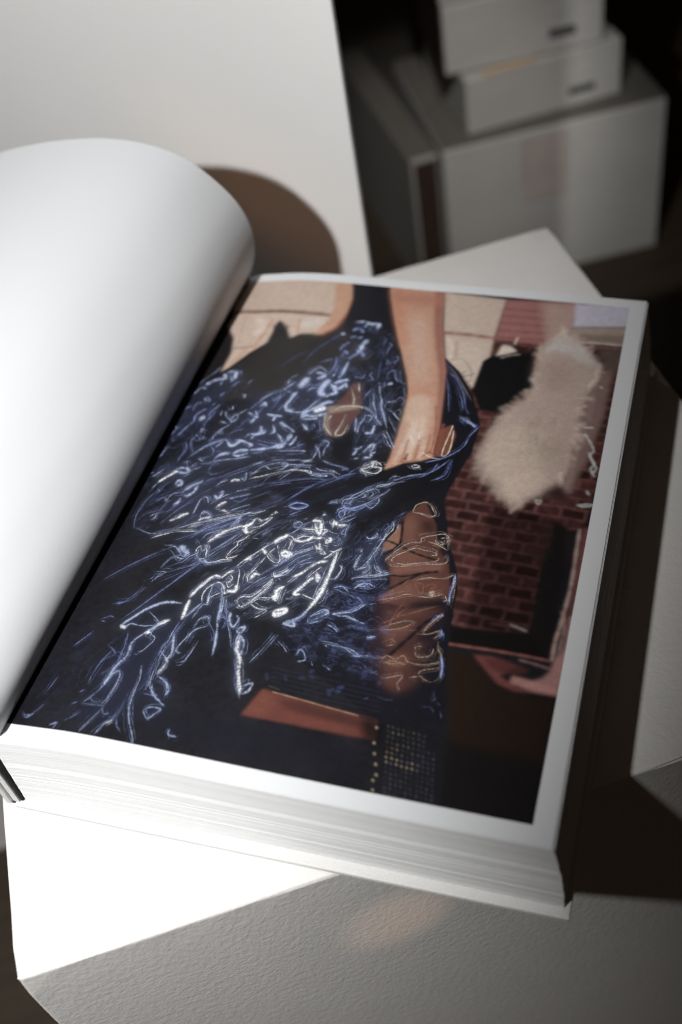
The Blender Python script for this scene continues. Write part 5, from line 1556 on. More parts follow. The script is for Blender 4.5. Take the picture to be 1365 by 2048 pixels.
['L',[.682,.701,.715],2.7,.95,[1015,1642,1039,1648]],
['L',[.694,.701,.715],2.7,.95,[1057,1649,1069,1654]],
['L',[.694,.701,.728],2.7,.95,[1086,1652,1097,1656]],
['L',[.694,.701,.728],2.8,.95,[959,1729,996,1741]],
['L',[.67,.677,.703],2.8,.95,[784,1664,808,1649]],
['L',[.134,.16,.272],2.1,.95,[753,1514,816,1549,908,1584,1014,1622,1103,1631]],
['L',[.132,.158,.272],2.1,.95,[820,1535,939,1580]],
['L',[.139,.166,.287],2.1,.95,[1067,1570,1154,1642,1201,1689]],
['L',[.13,.155,.267],2.1,.95,[739,1555,778,1571]],
['L',[.132,.158,.272],2.1,.95,[798,1546,818,1597,829,1619]],
['L',[.134,.16,.277],2.1,.95,[977,1554,1036,1574]],
['L',[.142,.169,.292],2.1,.95,[1147,1718,1178,1714,1156,1700]],
['L',[.147,.175,.302],2.2,.95,[974,2001,992,1942]],
['L',[.147,.175,.302],2.2,.95,[946,2028,983,1920]],
['L',[.344,.393,.542],10.3,.95,[253,2214,273,2230,293,2246,325,2256]],
['L',[.35,.4,.542],10,.95,[327,2250,348,2261,333,2290]],
['L',[.344,.4,.542],10,.95,[348,2308,391,2310,405,2261,392,2238]],
['L',[.344,.4,.542],9.9,.95,[368,2290,396,2238]],
['L',[.35,.4,.551],4.7,.95,[190,2117,211,2154,233,2187,267,2179]],
['L',[.344,.393,.532],4.5,.95,[340,2204,340,2227]],
['L',[.332,.386,.522],4.2,.95,[498,2133,510,2135,513,2113]],
['L',[.332,.379,.513],4.6,.95,[290,2098,297,2115,319,2091,299,2087,288,2104]],
['L',[.32,.366,.504],13.3,.95,[322,1943,335,1965]],
['L',[.208,.248,.419],5.3,.95,[185,2000,202,2035,229,2045]],
['L',[.144,.172,.292],5.3,.95,[256,2011,251,2044,262,2072,284,2071]],
['L',[.142,.169,.287],5.2,.95,[287,1944,287,1977,309,2009,328,2025]],
['L',[.142,.169,.287],5.1,.95,[362,1970,364,1998,383,2036,394,2053]],
['L',[.142,.169,.287],5,.95,[368,1965,385,1987,385,2009]],
['L',[.139,.166,.282],5.2,.95,[239,1822,260,1875,290,1928,289,1950]],
['L',[.139,.166,.282],5,.95,[364,1890,364,1933,377,1965]],
['L',[.152,.182,.308],5.3,.95,[400,2307,420,2313,428,2290]],
['L',[.149,.178,.302],5.2,.95,[409,2192,439,2238]],
['L',[.144,.175,.297],5.2,.95,[368,2119,383,2147]],
['L',[.149,.178,.302],5,.95,[493,2217,507,2247]],
['L',[.144,.172,.292],5.1,.95,[351,2052,364,2064]],
['L',[.155,.185,.313],5.6,.95,[191,2191,227,2256,263,2301,294,2357]],
['L',[.326,.373,.513],3.2,.95,[456,2021,478,2027,470,2049]],
['L',[.32,.366,.496],3.1,.95,[437,1939,481,1920]],
['L',[.32,.366,.504],3.1,.95,[443,2010,461,1973,497,1943,505,1933,523,1951,521,1988,499,1970,497,1943]],
['L',[.326,.373,.504],3.2,.95,[429,1971,423,2009]],
['L',[.326,.373,.513],3.1,.95,[521,1988,555,2029]],
['L',[.315,.36,.496],3.1,.95,[509,1923,475,1883,456,1855]],
['L',[.315,.36,.496],3.1,.95,[452,1855,472,1856,467,1882]],
['L',[.309,.354,.487],3.1,.95,[454,1850,444,1813,454,1808]],
['L',[.309,.36,.487],3.1,.95,[366,1811,389,1806,395,1822]],
['L',[.315,.36,.487],3.2,.95,[368,1847,360,1879,377,1869]],
['L',[.315,.36,.487],3.2,.95,[358,1821,340,1836]],
['L',[.134,.16,.272],2.8,.95,[340,1836,334,1789,346,1748]],
['L',[.132,.158,.272],2.8,.95,[306,1784,326,1747,332,1701,311,1660]],
['L',[.321,.39,.656],3,.95,[177,1915,214,1882]],
['L',[.137,.163,.282],2.9,.95,[225,1785,231,1801]],
['L',[.132,.158,.272],2.7,.95,[379,1677,403,1729,438,1766,476,1794,526,1809]],
['L',[.155,.182,.313],3,.95,[190,1836,235,1913]],
['L',[.144,.175,.297],2.7,.95,[569,2025,597,2082,642,2148]],
['L',[.326,.373,.513],6.6,.95,[574,2010,610,1987,631,1984]],
['L',[.326,.373,.513],6.6,.95,[630,1989,606,2024]],
['L',[.332,.386,.522],6.7,.95,[618,2058,636,2087,651,2067]],
['L',[.32,.366,.504],6.4,.95,[672,1925,683,1891,664,1867,646,1828]],
['L',[.309,.36,.487],6.5,.95,[528,1804,560,1772,579,1784,595,1807]],
['L',[.309,.354,.487],6.3,.95,[598,1720,619,1748,657,1753]],
['L',[.309,.354,.479],6.3,.95,[598,1710,626,1709,656,1733]],
['L',[.315,.36,.487],6.4,.95,[572,1814,614,1809,658,1794,657,1774]],
['L',[.32,.366,.496],6.5,.95,[616,1835,626,1862]],
['L',[.315,.36,.496],6.2,.95,[672,1755,741,1777]],
['L',[.304,.348,.479],6.4,.95,[517,1686,532,1708,574,1722]],
['L',[.32,.373,.504],6.6,.95,[611,1939,621,1967]],
['L',[.137,.163,.282],3.6,.95,[521,1824,541,1868,585,1889]],
['L',[.139,.166,.287],3.7,.95,[545,1889,565,1913,579,1951]],
['L',[.134,.16,.272],3.6,.95,[483,1753,509,1792]],
['L',[.132,.158,.272],3.6,.95,[487,1723,523,1732]],
['L',[.142,.169,.287],3.7,.95,[577,1967,617,1945]],
['L',[.137,.163,.282],3.5,.95,[686,1803,735,1796,763,1786]],
['L',[.132,.158,.267],3.7,.95,[458,1757,485,1728,482,1692,435,1669]],
['L',[.636,.644,.657],6.8,.9,[268,1504,296,1537,322,1562,339,1582]],
['L',[.647,.655,.668],6.1,.9,[647,1542,661,1553,684,1554]],
['L',[.595,.602,.625],6.1,.9,[436,1261,466,1283,485,1303,507,1315]],
['L',[.626,.633,.646],5.9,.9,[631,1369,646,1390,668,1412]],
['L',[.615,.622,.646],5.8,.9,[660,1350,676,1357,702,1348]],
['L',[.605,.612,.625],5.9,.9,[575,1278,591,1294,627,1308]],
['L',[.294,.336,.463],8,.95,[330,1592,355,1603,375,1603]],
['L',[.294,.336,.455],7.9,.95,[345,1577,389,1569,407,1585,383,1604]],
['L',[.289,.33,.447],7.8,.95,[371,1494,371,1514,389,1520,399,1496,383,1485]],
['L',[.309,.354,.487],7.6,.95,[591,1717,610,1739,657,1750]],
['L',[.309,.354,.479],7.6,.95,[596,1712,631,1712,663,1731]],
['L',[.309,.36,.487],7.8,.95,[532,1802,563,1769,588,1788,597,1809]],
['L',[.289,.33,.455],7.6,.95,[434,1459,457,1490,491,1512,503,1523]],
['L',[.284,.325,.447],7.5,.95,[445,1421,460,1423,485,1449,489,1488]],
['L',[.279,.319,.44],7.5,.95,[414,1362,430,1382,433,1401]],
['L',[.289,.33,.455],7.2,.95,[595,1443,620,1428,633,1454]],
['L',[.289,.336,.455],7.2,.95,[612,1460,630,1472]],
['L',[.289,.33,.447],3.1,.95,[249,1462,268,1504]],
['L',[.284,.325,.447],3,.95,[282,1463,301,1443]],
['L',[.294,.342,.463],3,.95,[355,1633,369,1648,377,1628]],
['L',[.309,.348,.479],3.1,.95,[192,1562,214,1571]],
['L',[.299,.336,.463],3.1,.95,[214,1541,239,1561,260,1592]],
['L',[.304,.348,.479],3,.95,[375,1684,407,1726,448,1769,501,1799,530,1807]],
['L',[.304,.348,.471],2.9,.95,[447,1637,482,1639,522,1659,584,1681,627,1691,683,1714]],
['L',[.299,.342,.463],3,.95,[399,1604,425,1640]],
['L',[.294,.342,.463],2.9,.95,[413,1590,458,1617]],
['L',[.309,.354,.479],3,.95,[483,1750,512,1790]],
['L',[.304,.348,.471],2.9,.95,[509,1662,520,1694,572,1714]],
['L',[.294,.336,.463],2.8,.95,[587,1485,599,1525,627,1544]],
['L',[.299,.348,.471],2.7,.95,[685,1572,710,1556,712,1581,703,1609]],
['L',[.284,.325,.447],2.8,.95,[545,1423,569,1421,585,1390]],
['L',[.284,.325,.44],2.7,.95,[543,1418,538,1394,536,1319]],
['L',[.279,.319,.44],2.7,.95,[572,1314,585,1339,617,1325,625,1313]],
['L',[.279,.319,.433],2.7,.95,[574,1310,579,1297]],
['L',[.289,.33,.455],2.7,.95,[595,1382,620,1419,668,1463]],
['L',[.284,.325,.447],2.7,.95,[627,1359,657,1359]],
['L',[.294,.336,.455],2.7,.95,[677,1427,707,1446,766,1475]],
['L',[.289,.33,.455],2.6,.95,[709,1358,726,1375,788,1414]],
['L',[.284,.325,.447],2.9,.95,[367,1407,385,1432,424,1444,449,1479]],
['L',[.279,.319,.44],2.9,.95,[367,1379,367,1407]],
['L',[.279,.319,.44],2.9,.95,[347,1406,367,1379]],
['L',[.275,.314,.433],2.9,.95,[316,1282,340,1302,357,1307]],
['L',[.275,.314,.426],2.9,.95,[342,1306,348,1274,334,1259]],
['L',[.299,.342,.471],3,.95,[421,1670,456,1652]],
['L',[.294,.342,.463],2.7,.95,[696,1478,707,1489,755,1507]],
['L',[.329,.39,.656],2.7,.95,[177,1652,201,1689,214,1746]],
['L',[.137,.163,.277],2.7,.95,[239,1819,264,1861]],
['L',[.455,.537,.8],3,.95,[178,1809,203,1863]],
['L',[.132,.158,.267],2.6,.95,[312,1776,330,1734,319,1688,314,1642]],
['L',[.132,.16,.272],2.6,.95,[342,1786,354,1745,377,1710]],
['L',[.134,.163,.277],2.6,.95,[348,1834,340,1791]],
['L',[.137,.163,.277],2.6,.95,[346,1839,379,1808,395,1819]],
['L',[.134,.163,.277],2.6,.95,[444,1810,448,1831,476,1864]],
['L',[.119,.143,.246],2.3,.95,[388,1235,414,1278,452,1337,493,1388]],
['L',[.121,.145,.246],2.4,.95,[389,1300,418,1353,449,1393]],
['L',[.123,.15,.254],2.3,.95,[471,1367,527,1440,565,1482]],
['L',[.128,.155,.263],2.3,.95,[500,1489,581,1562,704,1653]],
['L',[.128,.152,.259],2.4,.95,[506,1514,561,1554]],
['L',[.119,.143,.246],2.2,.95,[547,1251,568,1277]],
['L',[.119,.143,.246],2.2,.95,[506,1241,528,1281,561,1313]],
['L',[.123,.147,.25],2.4,.95,[312,1376,330,1401,351,1407]],
['L',[.121,.145,.246],2.4,.95,[350,1298,367,1369,391,1389]],
['L',[.128,.152,.259],2.5,.95,[385,1539,421,1570]],
['L',[.128,.155,.263],2.4,.95,[509,1588,531,1571,558,1583]],
['L',[.128,.155,.263],2.4,.95,[511,1593,512,1623,550,1647]],
['L',[.125,.152,.259],2.2,.95,[700,1426,734,1423,765,1452]],
['L',[.123,.147,.254],2.5,.95,[275,1375,317,1497]],
['L',[.125,.15,.254],2.4,.95,[420,1415,453,1489,501,1528]],
['L',[.128,.155,.263],2.3,.95,[563,1468,603,1545,661,1597,712,1630]],
['L',[.605,.612,.625],1.6,.9,[477,1208,547,1251,623,1289,685,1322,771,1360]],
['L',[.595,.602,.615],1.6,.9,[536,1223,593,1271]],
['L',[.284,.325,.44],2.6,.95,[607,1233,663,1282,743,1327,783,1348,804,1366]],
['L',[.284,.325,.447],2.6,.95,[742,1259,757,1307,769,1337]],
['L',[.284,.33,.447],2.6,.95,[775,1288,770,1332]],
['L',[.279,.319,.44],2.6,.95,[697,1251,724,1279]],
['L',[.363,.415,.572],3.3,.95,[1140,2143,1169,2127,1205,2103,1235,2062,1270,2030]],
['L',[.363,.423,.572],3.3,.95,[1180,2197,1204,2141,1223,2094,1230,2069]],
['L',[.37,.423,.583],3.3,.95,[1221,2204,1232,2163,1262,2095,1297,2018]],
['L',[.363,.415,.572],3.2,.95,[1298,2001,1326,1953,1351,1912,1370,1883]],
['L',[.363,.415,.572],3.2,.95,[1284,1978,1312,1950,1333,1913,1366,1875]],
['L',[.357,.408,.562],3.3,.95,[1161,2109,1170,2068,1158,2011,1163,1959]],
['L',[.35,.4,.551],3.3,.95,[1126,2060,1140,2021,1150,1965]],
['L',[.357,.415,.562],3.3,.95,[1195,2030,1206,2078,1174,2085]],
['L',[.37,.431,.583],3.3,.95,[1276,2136,1295,2130,1324,2101,1351,2076]],
['L',[.344,.4,.542],7.1,.95,[1227,1836,1241,1862,1256,1893]],
['L',[.35,.4,.551],7.1,.95,[1260,1846,1269,1867,1263,1898]],
['L',[.35,.4,.542],7.1,.95,[1272,1812,1271,1835,1282,1841]],
['L',[.338,.386,.532],7,.95,[1197,1784,1212,1794]],
['L',[.344,.393,.542],7.1,.95,[1235,1798,1256,1805,1274,1804]],
['L',[.344,.393,.542],7.1,.95,[1181,1852,1196,1851,1209,1869]],
['L',[.338,.386,.532],7.1,.95,[1184,1809,1191,1838]],
['L',[.357,.408,.562],7.3,.95,[1205,1962,1218,1968,1235,1971,1234,2020]],
['L',[.152,.185,.313],2.3,.95,[1185,2012,1188,1979,1198,1973]],
['L',[.149,.178,.308],2.2,.95,[1180,1953,1176,1871]],
['L',[.155,.185,.319],2.2,.95,[1276,1973,1262,1914]],
['L',[.152,.182,.313],2.2,.95,[1217,1907,1230,1921]],
['L',[.152,.182,.313],2.2,.95,[1223,1928,1246,1952]],
['L',[.155,.185,.319],2.2,.95,[1291,1927,1300,1928]],
['L',[.155,.185,.319],2.2,.95,[1300,1884,1304,1889]],
['L',[.147,.175,.297],2.2,.95,[1176,1776,1185,1785]],
['L',[.161,.192,.331],2.3,.95,[1286,2095,1307,2061,1357,1982]],
['L',[.158,.192,.325],2.2,.95,[1327,1981,1358,1941]],
['L',[.164,.199,.337],2.3,.95,[1317,2138,1326,2152,1341,2137,1339,2112]],
['L',[.142,.172,.292],2.2,.95,[1089,1729,1118,1730,1150,1724,1181,1718,1180,1710,1154,1709]],
['L',[.144,.172,.292],2.1,.95,[1144,1642,1172,1666,1197,1690,1216,1717,1240,1736]],
['L',[.147,.178,.302],2.2,.95,[1206,1817,1217,1819]],
['L',[.732,.753,.768],1.9,.95,[1245,1729,1274,1738,1288,1752,1310,1755,1347,1738,1322,1711,1269,1714,1245,1729]],
['L',[.746,.767,.781],1.9,.95,[1289,1760,1287,1779,1309,1783,1312,1760]],
['L',[.694,.714,.728],1.9,.95,[1101,1689,1118,1691,1150,1674]],
['L',[.338,.393,.532],2.4,.95,[1279,1719,1290,1744]],
['L',[.357,.408,.562],2.4,.95,[1398,1685,1410,1703,1431,1710]],
['L',[.338,.386,.532],2.4,.95,[1266,1706,1288,1686]],
['L',[.35,.408,.551],2.4,.95,[1346,1773,1363,1776]],
['L',[.605,.612,.625],7,.95,[668,1159,699,1205,740,1247,792,1281]],
['L',[.615,.622,.646],7.1,.95,[788,1280,815,1285,838,1309]],
['L',[.615,.622,.635],7,.95,[801,1268,835,1250,860,1269]],
['L',[.615,.622,.635],7,.95,[815,1285,829,1244]],
['L',[.567,.573,.595],6.7,.95,[700,849,724,908,767,980,794,981,807,979]],
['L',[.576,.592,.605],6.7,.95,[807,979,826,1010,847,1028]],
['L',[.567,.583,.595],6.5,.95,[845,895,863,908,895,927]],
['L',[.576,.583,.595],6.6,.95,[853,915,891,917,887,948]],
['L',[.585,.602,.615],6.6,.95,[935,985,941,1013,951,1029,972,1024]],
['L',[.626,.633,.646],6.9,.95,[980,1218,996,1240,1023,1265]],
['L',[.615,.622,.646],6.8,.95,[1028,1156,1041,1172,1066,1168,1049,1150]],
['L',[.585,.602,.615],6.5,.95,[1072,908,1081,923,1074,957,1095,984]],
['L',[.595,.602,.625],6.8,.95,[876,1089,893,1107,903,1099]],
['L',[.585,.592,.605],6.3,.95,[1103,835,1101,852,1144,869,1146,852,1107,836]],
['L',[.605,.612,.635],6.8,.95,[931,1166,944,1163,957,1147]],
['L',[.626,.633,.657],2.8,.95,[838,1299,841,1325,855,1342,875,1331,898,1345,921,1359]],
['L',[.626,.633,.657],2.8,.95,[855,1283,882,1298,904,1326,921,1359]],
['L',[.567,.573,.586],2.6,.95,[766,830,754,860,758,901,777,932,806,949,833,929,849,896]],
['L',[.557,.564,.586],2.6,.95,[795,823,790,857,805,878,826,896]],
['L',[.605,.612,.635],2.7,.95,[846,1041,864,1078,891,1111,931,1166,962,1200,980,1228]],
['L',[.605,.622,.635],2.7,.95,[957,1147,991,1116,1025,1104,1034,1124,1012,1167,997,1202]],
['L',[.605,.622,.635],2.7,.95,[967,1139,990,1187]],
['L',[.585,.602,.615],2.7,.95,[964,1125,949,1080,928,1029,922,1001,930,979]],
['L',[.595,.602,.625],2.8,.95,[847,1237,833,1210,810,1187,813,1168,796,1136,785,1101,794,1088,830,1109]],
['L',[.585,.592,.605],2.7,.95,[686,1059,714,1047,749,1061,771,1074,816,1083]],
['L',[.585,.592,.605],2.8,.95,[657,1145,681,1115,687,1078]],
['L',[.585,.592,.615],2.8,.95,[635,1098,632,1117,644,1138]],
['L',[.585,.592,.605],2.7,.95,[859,1049,877,1020,888,967,892,945]],
['L',[.576,.583,.605],2.7,.95,[837,1003,854,987,853,969,841,958]],
['L',[.576,.583,.595],2.7,.95,[831,965,854,933,870,954]],
['L',[.576,.583,.605],2.6,.95,[924,857,920,878,942,900,972,902,1003,944,1027,984,1035,1018]],
['L',[.576,.583,.605],2.6,.95,[929,853,944,843,969,866,993,906,1026,966,1038,1009]],
['L',[.585,.602,.615],2.6,.95,[1004,962,1019,987,1033,1013]],
['L',[.585,.592,.605],2.6,.95,[1012,905,1044,911,1067,920]],
['L',[.576,.583,.595],2.6,.95,[980,868,999,889,1014,901]],
['L',[.567,.583,.595],2.6,.95,[981,866,1003,855,1029,847,1063,845,1051,825,1023,798]],
['L',[.557,.564,.586],2.6,.95,[903,800,915,798,913,780]],
['L',[.605,.612,.635],2.7,.95,[1034,1031,1062,1050,1091,1079]],
['L',[.605,.612,.625],2.6,.95,[1146,954,1165,975,1170,990]],
['L',[.615,.633,.646],2.7,.95,[1052,1189,1053,1208,1054,1242]],
['L',[.626,.633,.657],2.8,.95,[1023,1265,1047,1264,1065,1244,1090,1244]],
['L',[.279,.319,.44],2.2,.95,[972,1024,1026,1080,1075,1141,1109,1185]],
['L',[.27,.309,.419],2.2,.95,[921,919,961,976,1006,1026]],
['L',[.27,.309,.419],2.2,.95,[924,974,958,985,987,1013]],
['L',[.27,.309,.426],2.2,.95,[1023,930,1030,953,1043,969]],
['L',[.279,.319,.44],2.2,.95,[1027,1053,1038,1032,1089,1051,1109,1106,1123,1141]],
['L',[.275,.319,.433],2.2,.95,[1060,1022,1073,1016]],
['L',[.266,.304,.412],2.3,.95,[635,1017,671,1047]],
['L',[.275,.314,.433],2.3,.95,[690,1069,727,1118,774,1175,812,1236]],
['L',[.275,.319,.433],2.3,.95,[697,1103,768,1193,805,1244]],
['L',[.266,.304,.419],2.3,.95,[657,1063,677,1062]],
['L',[.279,.319,.44],2.4,.95,[590,1203,630,1238,693,1288,772,1337]],
['L',[.275,.314,.433],2.4,.95,[635,1170,644,1201,689,1233,720,1248]],
['L',[.284,.325,.447],2.4,.95,[745,1268,754,1299,772,1337]],
['L',[.284,.325,.447],2.4,.95,[754,1274,769,1302,766,1331]],
['L',[.275,.314,.426],2.4,.95,[598,1214,556,1218]],
['L',[.279,.319,.433],2.4,.95,[575,1275,606,1300,642,1315]],
['L',[.279,.319,.44],2.5,.95,[573,1310,594,1333,620,1317]],
['L',[.289,.33,.455],2.4,.95,[776,1348,796,1362,822,1366,853,1382]],
['L',[.266,.304,.419],2.3,.95,[635,1079,655,1068,642,1061]],
['L',[.27,.309,.426],2.4,.95,[612,1167,638,1142]],
['L',[.257,.295,.406],2.2,.95,[852,887,868,811,876,758]],
['L',[.257,.299,.406],2.2,.95,[862,880,880,831,904,796]],
['L',[.253,.29,.393],2.2,.95,[731,771,765,822]],
['L',[.253,.29,.399],2.2,.95,[751,740,761,781,774,819,795,823]],
['L',[.253,.29,.393],2.1,.95,[792,752,818,762,834,752]],
['L',[.257,.299,.406],2.1,.95,[949,796,957,774]],
['L',[.261,.299,.412],2.2,.95,[906,862,909,876]],
['L',[.294,.342,.463],2.3,.95,[1039,1326,1040,1346,1055,1354]],
['L',[.294,.336,.463],2.3,.95,[1039,1326,1056,1320,1063,1331]],
['L',[.279,.319,.44],2.2,.95,[1113,1010,1132,1032,1147,1062]],
['L',[.284,.33,.447],2.3,.95,[910,1239,923,1271]],
['L',[.284,.325,.44],2.3,.95,[869,1222,896,1222]],
['L',[.289,.33,.455],2.3,.95,[929,1287,943,1294]],
['L',[.299,.342,.471],2.4,.95,[995,1388,1024,1408]],
['L',[.119,.143,.246],2.1,.95,[576,1166,608,1210,680,1246,755,1294]],
['L',[.121,.145,.246],2.1,.95,[606,1195,676,1256,732,1315]],
['L',[.115,.138,.234],2,.95,[641,999,686,1049]],
['L',[.115,.14,.238],1.9,.95,[912,944,941,991]],
['L',[.117,.14,.242],1.9,.95,[976,956,1001,993]],
['L',[.117,.14,.242],1.9,.95,[849,1033,870,1060]],
['L',[.119,.145,.246],2,.95,[915,1111,931,1133]],
['L',[.119,.143,.246],2,.95,[921,1070,893,1083]],
['L',[.128,.152,.259],2,.95,[1018,1269,1067,1317]],
['L',[.123,.147,.25],2,.95,[912,1186,958,1214]],
['L',[.114,.136,.231],1.9,.95,[802,887,811,925,834,884]],
['L',[.123,.147,.254],2,.95,[941,1182,980,1218]],
['L',[.121,.147,.25],1.9,.95,[1064,1069,1102,1127]],
['L',[.114,.136,.231],1.9,.95,[884,831,911,859]],
['L',[.114,.136,.234],1.8,.95,[989,830,995,836]],
['L',[.114,.136,.231],1.8,.95,[967,808,978,819]],
['L',[.11,.134,.227],1.9,.95,[834,800,837,783]],
['L',[.615,.622,.635],1.4,.9,[545,1244,615,1278,684,1312,771,1352,773,1358]],
['L',[.626,.644,.657],1.4,.9,[779,1354,809,1369,827,1365,874,1393]],
['L',[.636,.644,.668],1.9,.95,[907,1377,918,1369]],
['L',[.636,.644,.668],1.9,.95,[911,1382,921,1372]],
['L',[.636,.644,.668],1.9,.95,[914,1386,925,1376]],
['L',[.636,.644,.668],1.9,.95,[918,1391,929,1380]],
['L',[.636,.655,.668],1.9,.95,[922,1396,932,1383]],
['L',[.636,.644,.668],1.9,.95,[925,1400,936,1387]],
['L',[.626,.633,.646],6.4,.95,[1119,1044,1149,1067,1178,1106,1209,1141,1249,1157]],
['L',[.626,.633,.657],6.3,.95,[1218,1088,1226,1061,1237,1038]],
['L',[.615,.622,.635],6.2,.95,[1215,1054,1198,1043,1175,997,1154,957,1177,957]],
['L',[.626,.633,.657],6.3,.95,[1222,1085,1242,1055]],
['L',[.67,.677,.691],6.7,.95,[1215,1354,1213,1385,1228,1370]],
['L',[.67,.689,.703],6.7,.95,[1234,1371,1252,1370,1272,1376]],
['L',[.659,.666,.679],6.7,.95,[1128,1361,1149,1316,1166,1306,1162,1340,1149,1374,1131,1375,1117,1372]],
['L',[.647,.655,.679],6.6,.95,[1146,1280,1162,1274,1180,1282]],
['L',[.647,.655,.668],6.5,.95,[1179,1264,1191,1223,1200,1216]],
['L',[.647,.666,.679],6.6,.95,[1219,1267,1227,1277,1220,1289]],
['L',[.636,.644,.668],6.5,.95,[1166,1236,1187,1214]],
['L',[.626,.633,.646],6.2,.95,[1262,945,1266,986,1271,1024]],
['L',[.615,.622,.635],6.1,.95,[1246,910,1256,932]],
['L',[.615,.622,.646],6.5,.95,[1027,1158,1046,1174,1076,1167,1062,1147,1031,1154]],
['L',[.626,.633,.646],6.6,.95,[985,1210,982,1227,1011,1259,1022,1268]],
['L',[.585,.602,.615],6.2,.95,[1062,915,1076,933,1077,962,1097,984]],
['L',[.636,.644,.668],6.6,.95,[1064,1247,1100,1245,1130,1264,1144,1284]],
['L',[.647,.666,.679],3.3,.95,[1289,1243,1268,1220,1246,1190,1228,1170]],
['L',[.647,.655,.668],3.2,.95,[1274,1221,1282,1171,1280,1121,1278,1070,1271,1024]],
['L',[.647,.655,.679],3.2,.95,[1272,1195,1272,1136,1273,1086]],
['L',[.647,.655,.668],3.4,.95,[1075,1315,1106,1319,1140,1323]],
['L',[.647,.666,.679],3.3,.95,[1166,1328,1197,1331,1180,1304]],
['L',[.659,.666,.679],3.3,.95,[1213,1288,1209,1257,1234,1266]],
['L',[.636,.644,.657],3.3,.95,[1061,1247,1081,1263,1105,1277,1139,1279]],
['L',[.626,.633,.646],3.3,.95,[1047,1257,1055,1189]],
['L',[.626,.633,.657],3.3,.95,[1086,1169,1120,1184,1165,1218]],
['L',[.615,.622,.635],3.1,.95,[1190,960,1220,949,1256,942]],
['L',[.626,.633,.646],3.1,.95,[1273,1020,1255,988,1255,956]],
['L',[.605,.612,.635],3.2,.95,[1038,1029,1055,1040,1076,1061,1090,1080]],
['L',[.595,.612,.625],3.2,.95,[1027,1052,1041,1029,1068,1043]],
['L',[.636,.655,.668],3.3,.95,[1208,1213,1227,1195,1204,1191]],
['L',[.626,.633,.657],3.2,.95,[1184,1044,1210,1091,1229,1120]],
['L',[.647,.666,.679],3.3,.95,[1235,1214,1259,1214,1273,1227]],
['L',[.605,.612,.635],3.2,.95,[1106,1009,1125,1037,1133,1055]],
['L',[.284,.325,.447],1.9,.95,[1005,1064,1055,1124,1102,1172,1162,1226]],
['L',[.284,.325,.447],1.9,.95,[1020,1042,1076,1103,1121,1158,1185,1196]],
['L',[.294,.336,.455],1.9,.95,[1085,1182,1119,1231,1160,1256]],
['L',[.275,.314,.433],1.9,.95,[1025,1005,1066,1047]],
['L',[.284,.325,.447],1.9,.95,[1079,1049,1110,1093,1152,1126,1201,1144]],
['L',[.284,.325,.447],1.9,.95,[1130,1096,1153,1122]],
['L',[.289,.33,.447],1.9,.95,[1107,1113,1140,1141,1180,1169]],
['L',[.284,.325,.447],1.9,.95,[961,1197,975,1217]],
['L',[.294,.336,.463],2,.95,[1036,1326,1034,1343,1051,1356,1069,1345,1062,1322,1042,1318,1036,1326]],
['L',[.294,.336,.455],2,.95,[1023,1266,1067,1316]],
['L',[.299,.342,.471],2,.95,[1069,1368,1085,1384]],
['L',[.299,.342,.471],1.9,.95,[1283,1063,1311,1072,1320,1099,1322,1128,1307,1146]],
['L',[.289,.33,.455],1.8,.95,[1272,923,1289,942,1296,976,1318,1004]],
['L',[.309,.354,.479],2,.95,[1189,1394,1195,1373,1211,1367]],
['L',[.304,.354,.479],1.9,.95,[1201,1330,1224,1321,1253,1317,1252,1299,1237,1279]],
['L',[.304,.354,.479],1.9,.95,[1245,1250,1266,1250,1273,1273,1266,1298]],
['L',[.315,.366,.496],2,.95,[1224,1383,1251,1410,1276,1433,1303,1464]],
['L',[.315,.36,.496],2,.95,[1241,1408,1248,1432,1243,1463]],
['L',[.315,.36,.487],2,.95,[1210,1444,1219,1459]],
['L',[.315,.366,.496],2,.95,[1261,1439,1270,1468]],
['L',[.315,.36,.496],2,.95,[1234,1385,1272,1400,1302,1428]],
['L',[.309,.36,.487],1.9,.95,[1286,1301,1281,1344,1284,1380]],
['L',[.299,.342,.463],1.9,.95,[1191,1245,1228,1239]],
['L',[.284,.325,.44],1.8,.95,[1183,1003,1196,1026]],
['L',[.279,.319,.44],1.8,.95,[1166,971,1194,989]],
['L',[.304,.354,.479],2,.95,[1146,1418,1160,1421,1155,1413,1146,1418]],
['L',[.275,.314,.433],1.8,.95,[1127,923,1145,931,1157,945]],
['L',[.275,.319,.433],1.9,.95,[1060,1025,1073,1015]],
['L',[.125,.15,.254],1.8,.95,[992,1229,1023,1244]],
['L',[.128,.152,.263],1.8,.95,[1053,1271,1103,1303]],
['L',[.13,.155,.267],1.9,.95,[998,1387,1027,1410,1050,1428]],
['L',[.134,.16,.277],1.8,.95,[1270,1333,1265,1324]],
['L',[.134,.16,.272],1.7,.95,[1310,1168,1332,1189,1350,1209]],
['L',[.13,.155,.267],1.7,.95,[1313,1019,1321,1037,1369,1034]],
['L',[.13,.155,.267],1.7,.95,[1315,1012,1349,1010,1375,991]],
['L',[.128,.152,.263],1.7,.95,[1260,1063,1276,1078]],
['L',[.128,.152,.259],1.7,.95,[1235,1100,1260,1084]],
['L',[.134,.16,.277],1.7,.95,[1404,992,1436,986,1474,954]],
['L',[.134,.16,.277],1.7,.95,[1409,989,1435,966,1464,956]],
['L',[.119,.143,.246],1.7,.95,[1162,898,1183,918]],
['L',[.326,.379,.513],2.6,.95,[1226,1490,1216,1503,1226,1527,1267,1545,1311,1594,1367,1637,1427,1670]],
['L',[.332,.379,.513],2.5,.95,[1226,1490,1252,1476,1288,1490,1340,1528,1382,1580,1417,1623]],
['L',[.32,.366,.504],2.5,.95,[1243,1489,1253,1513,1263,1537]],
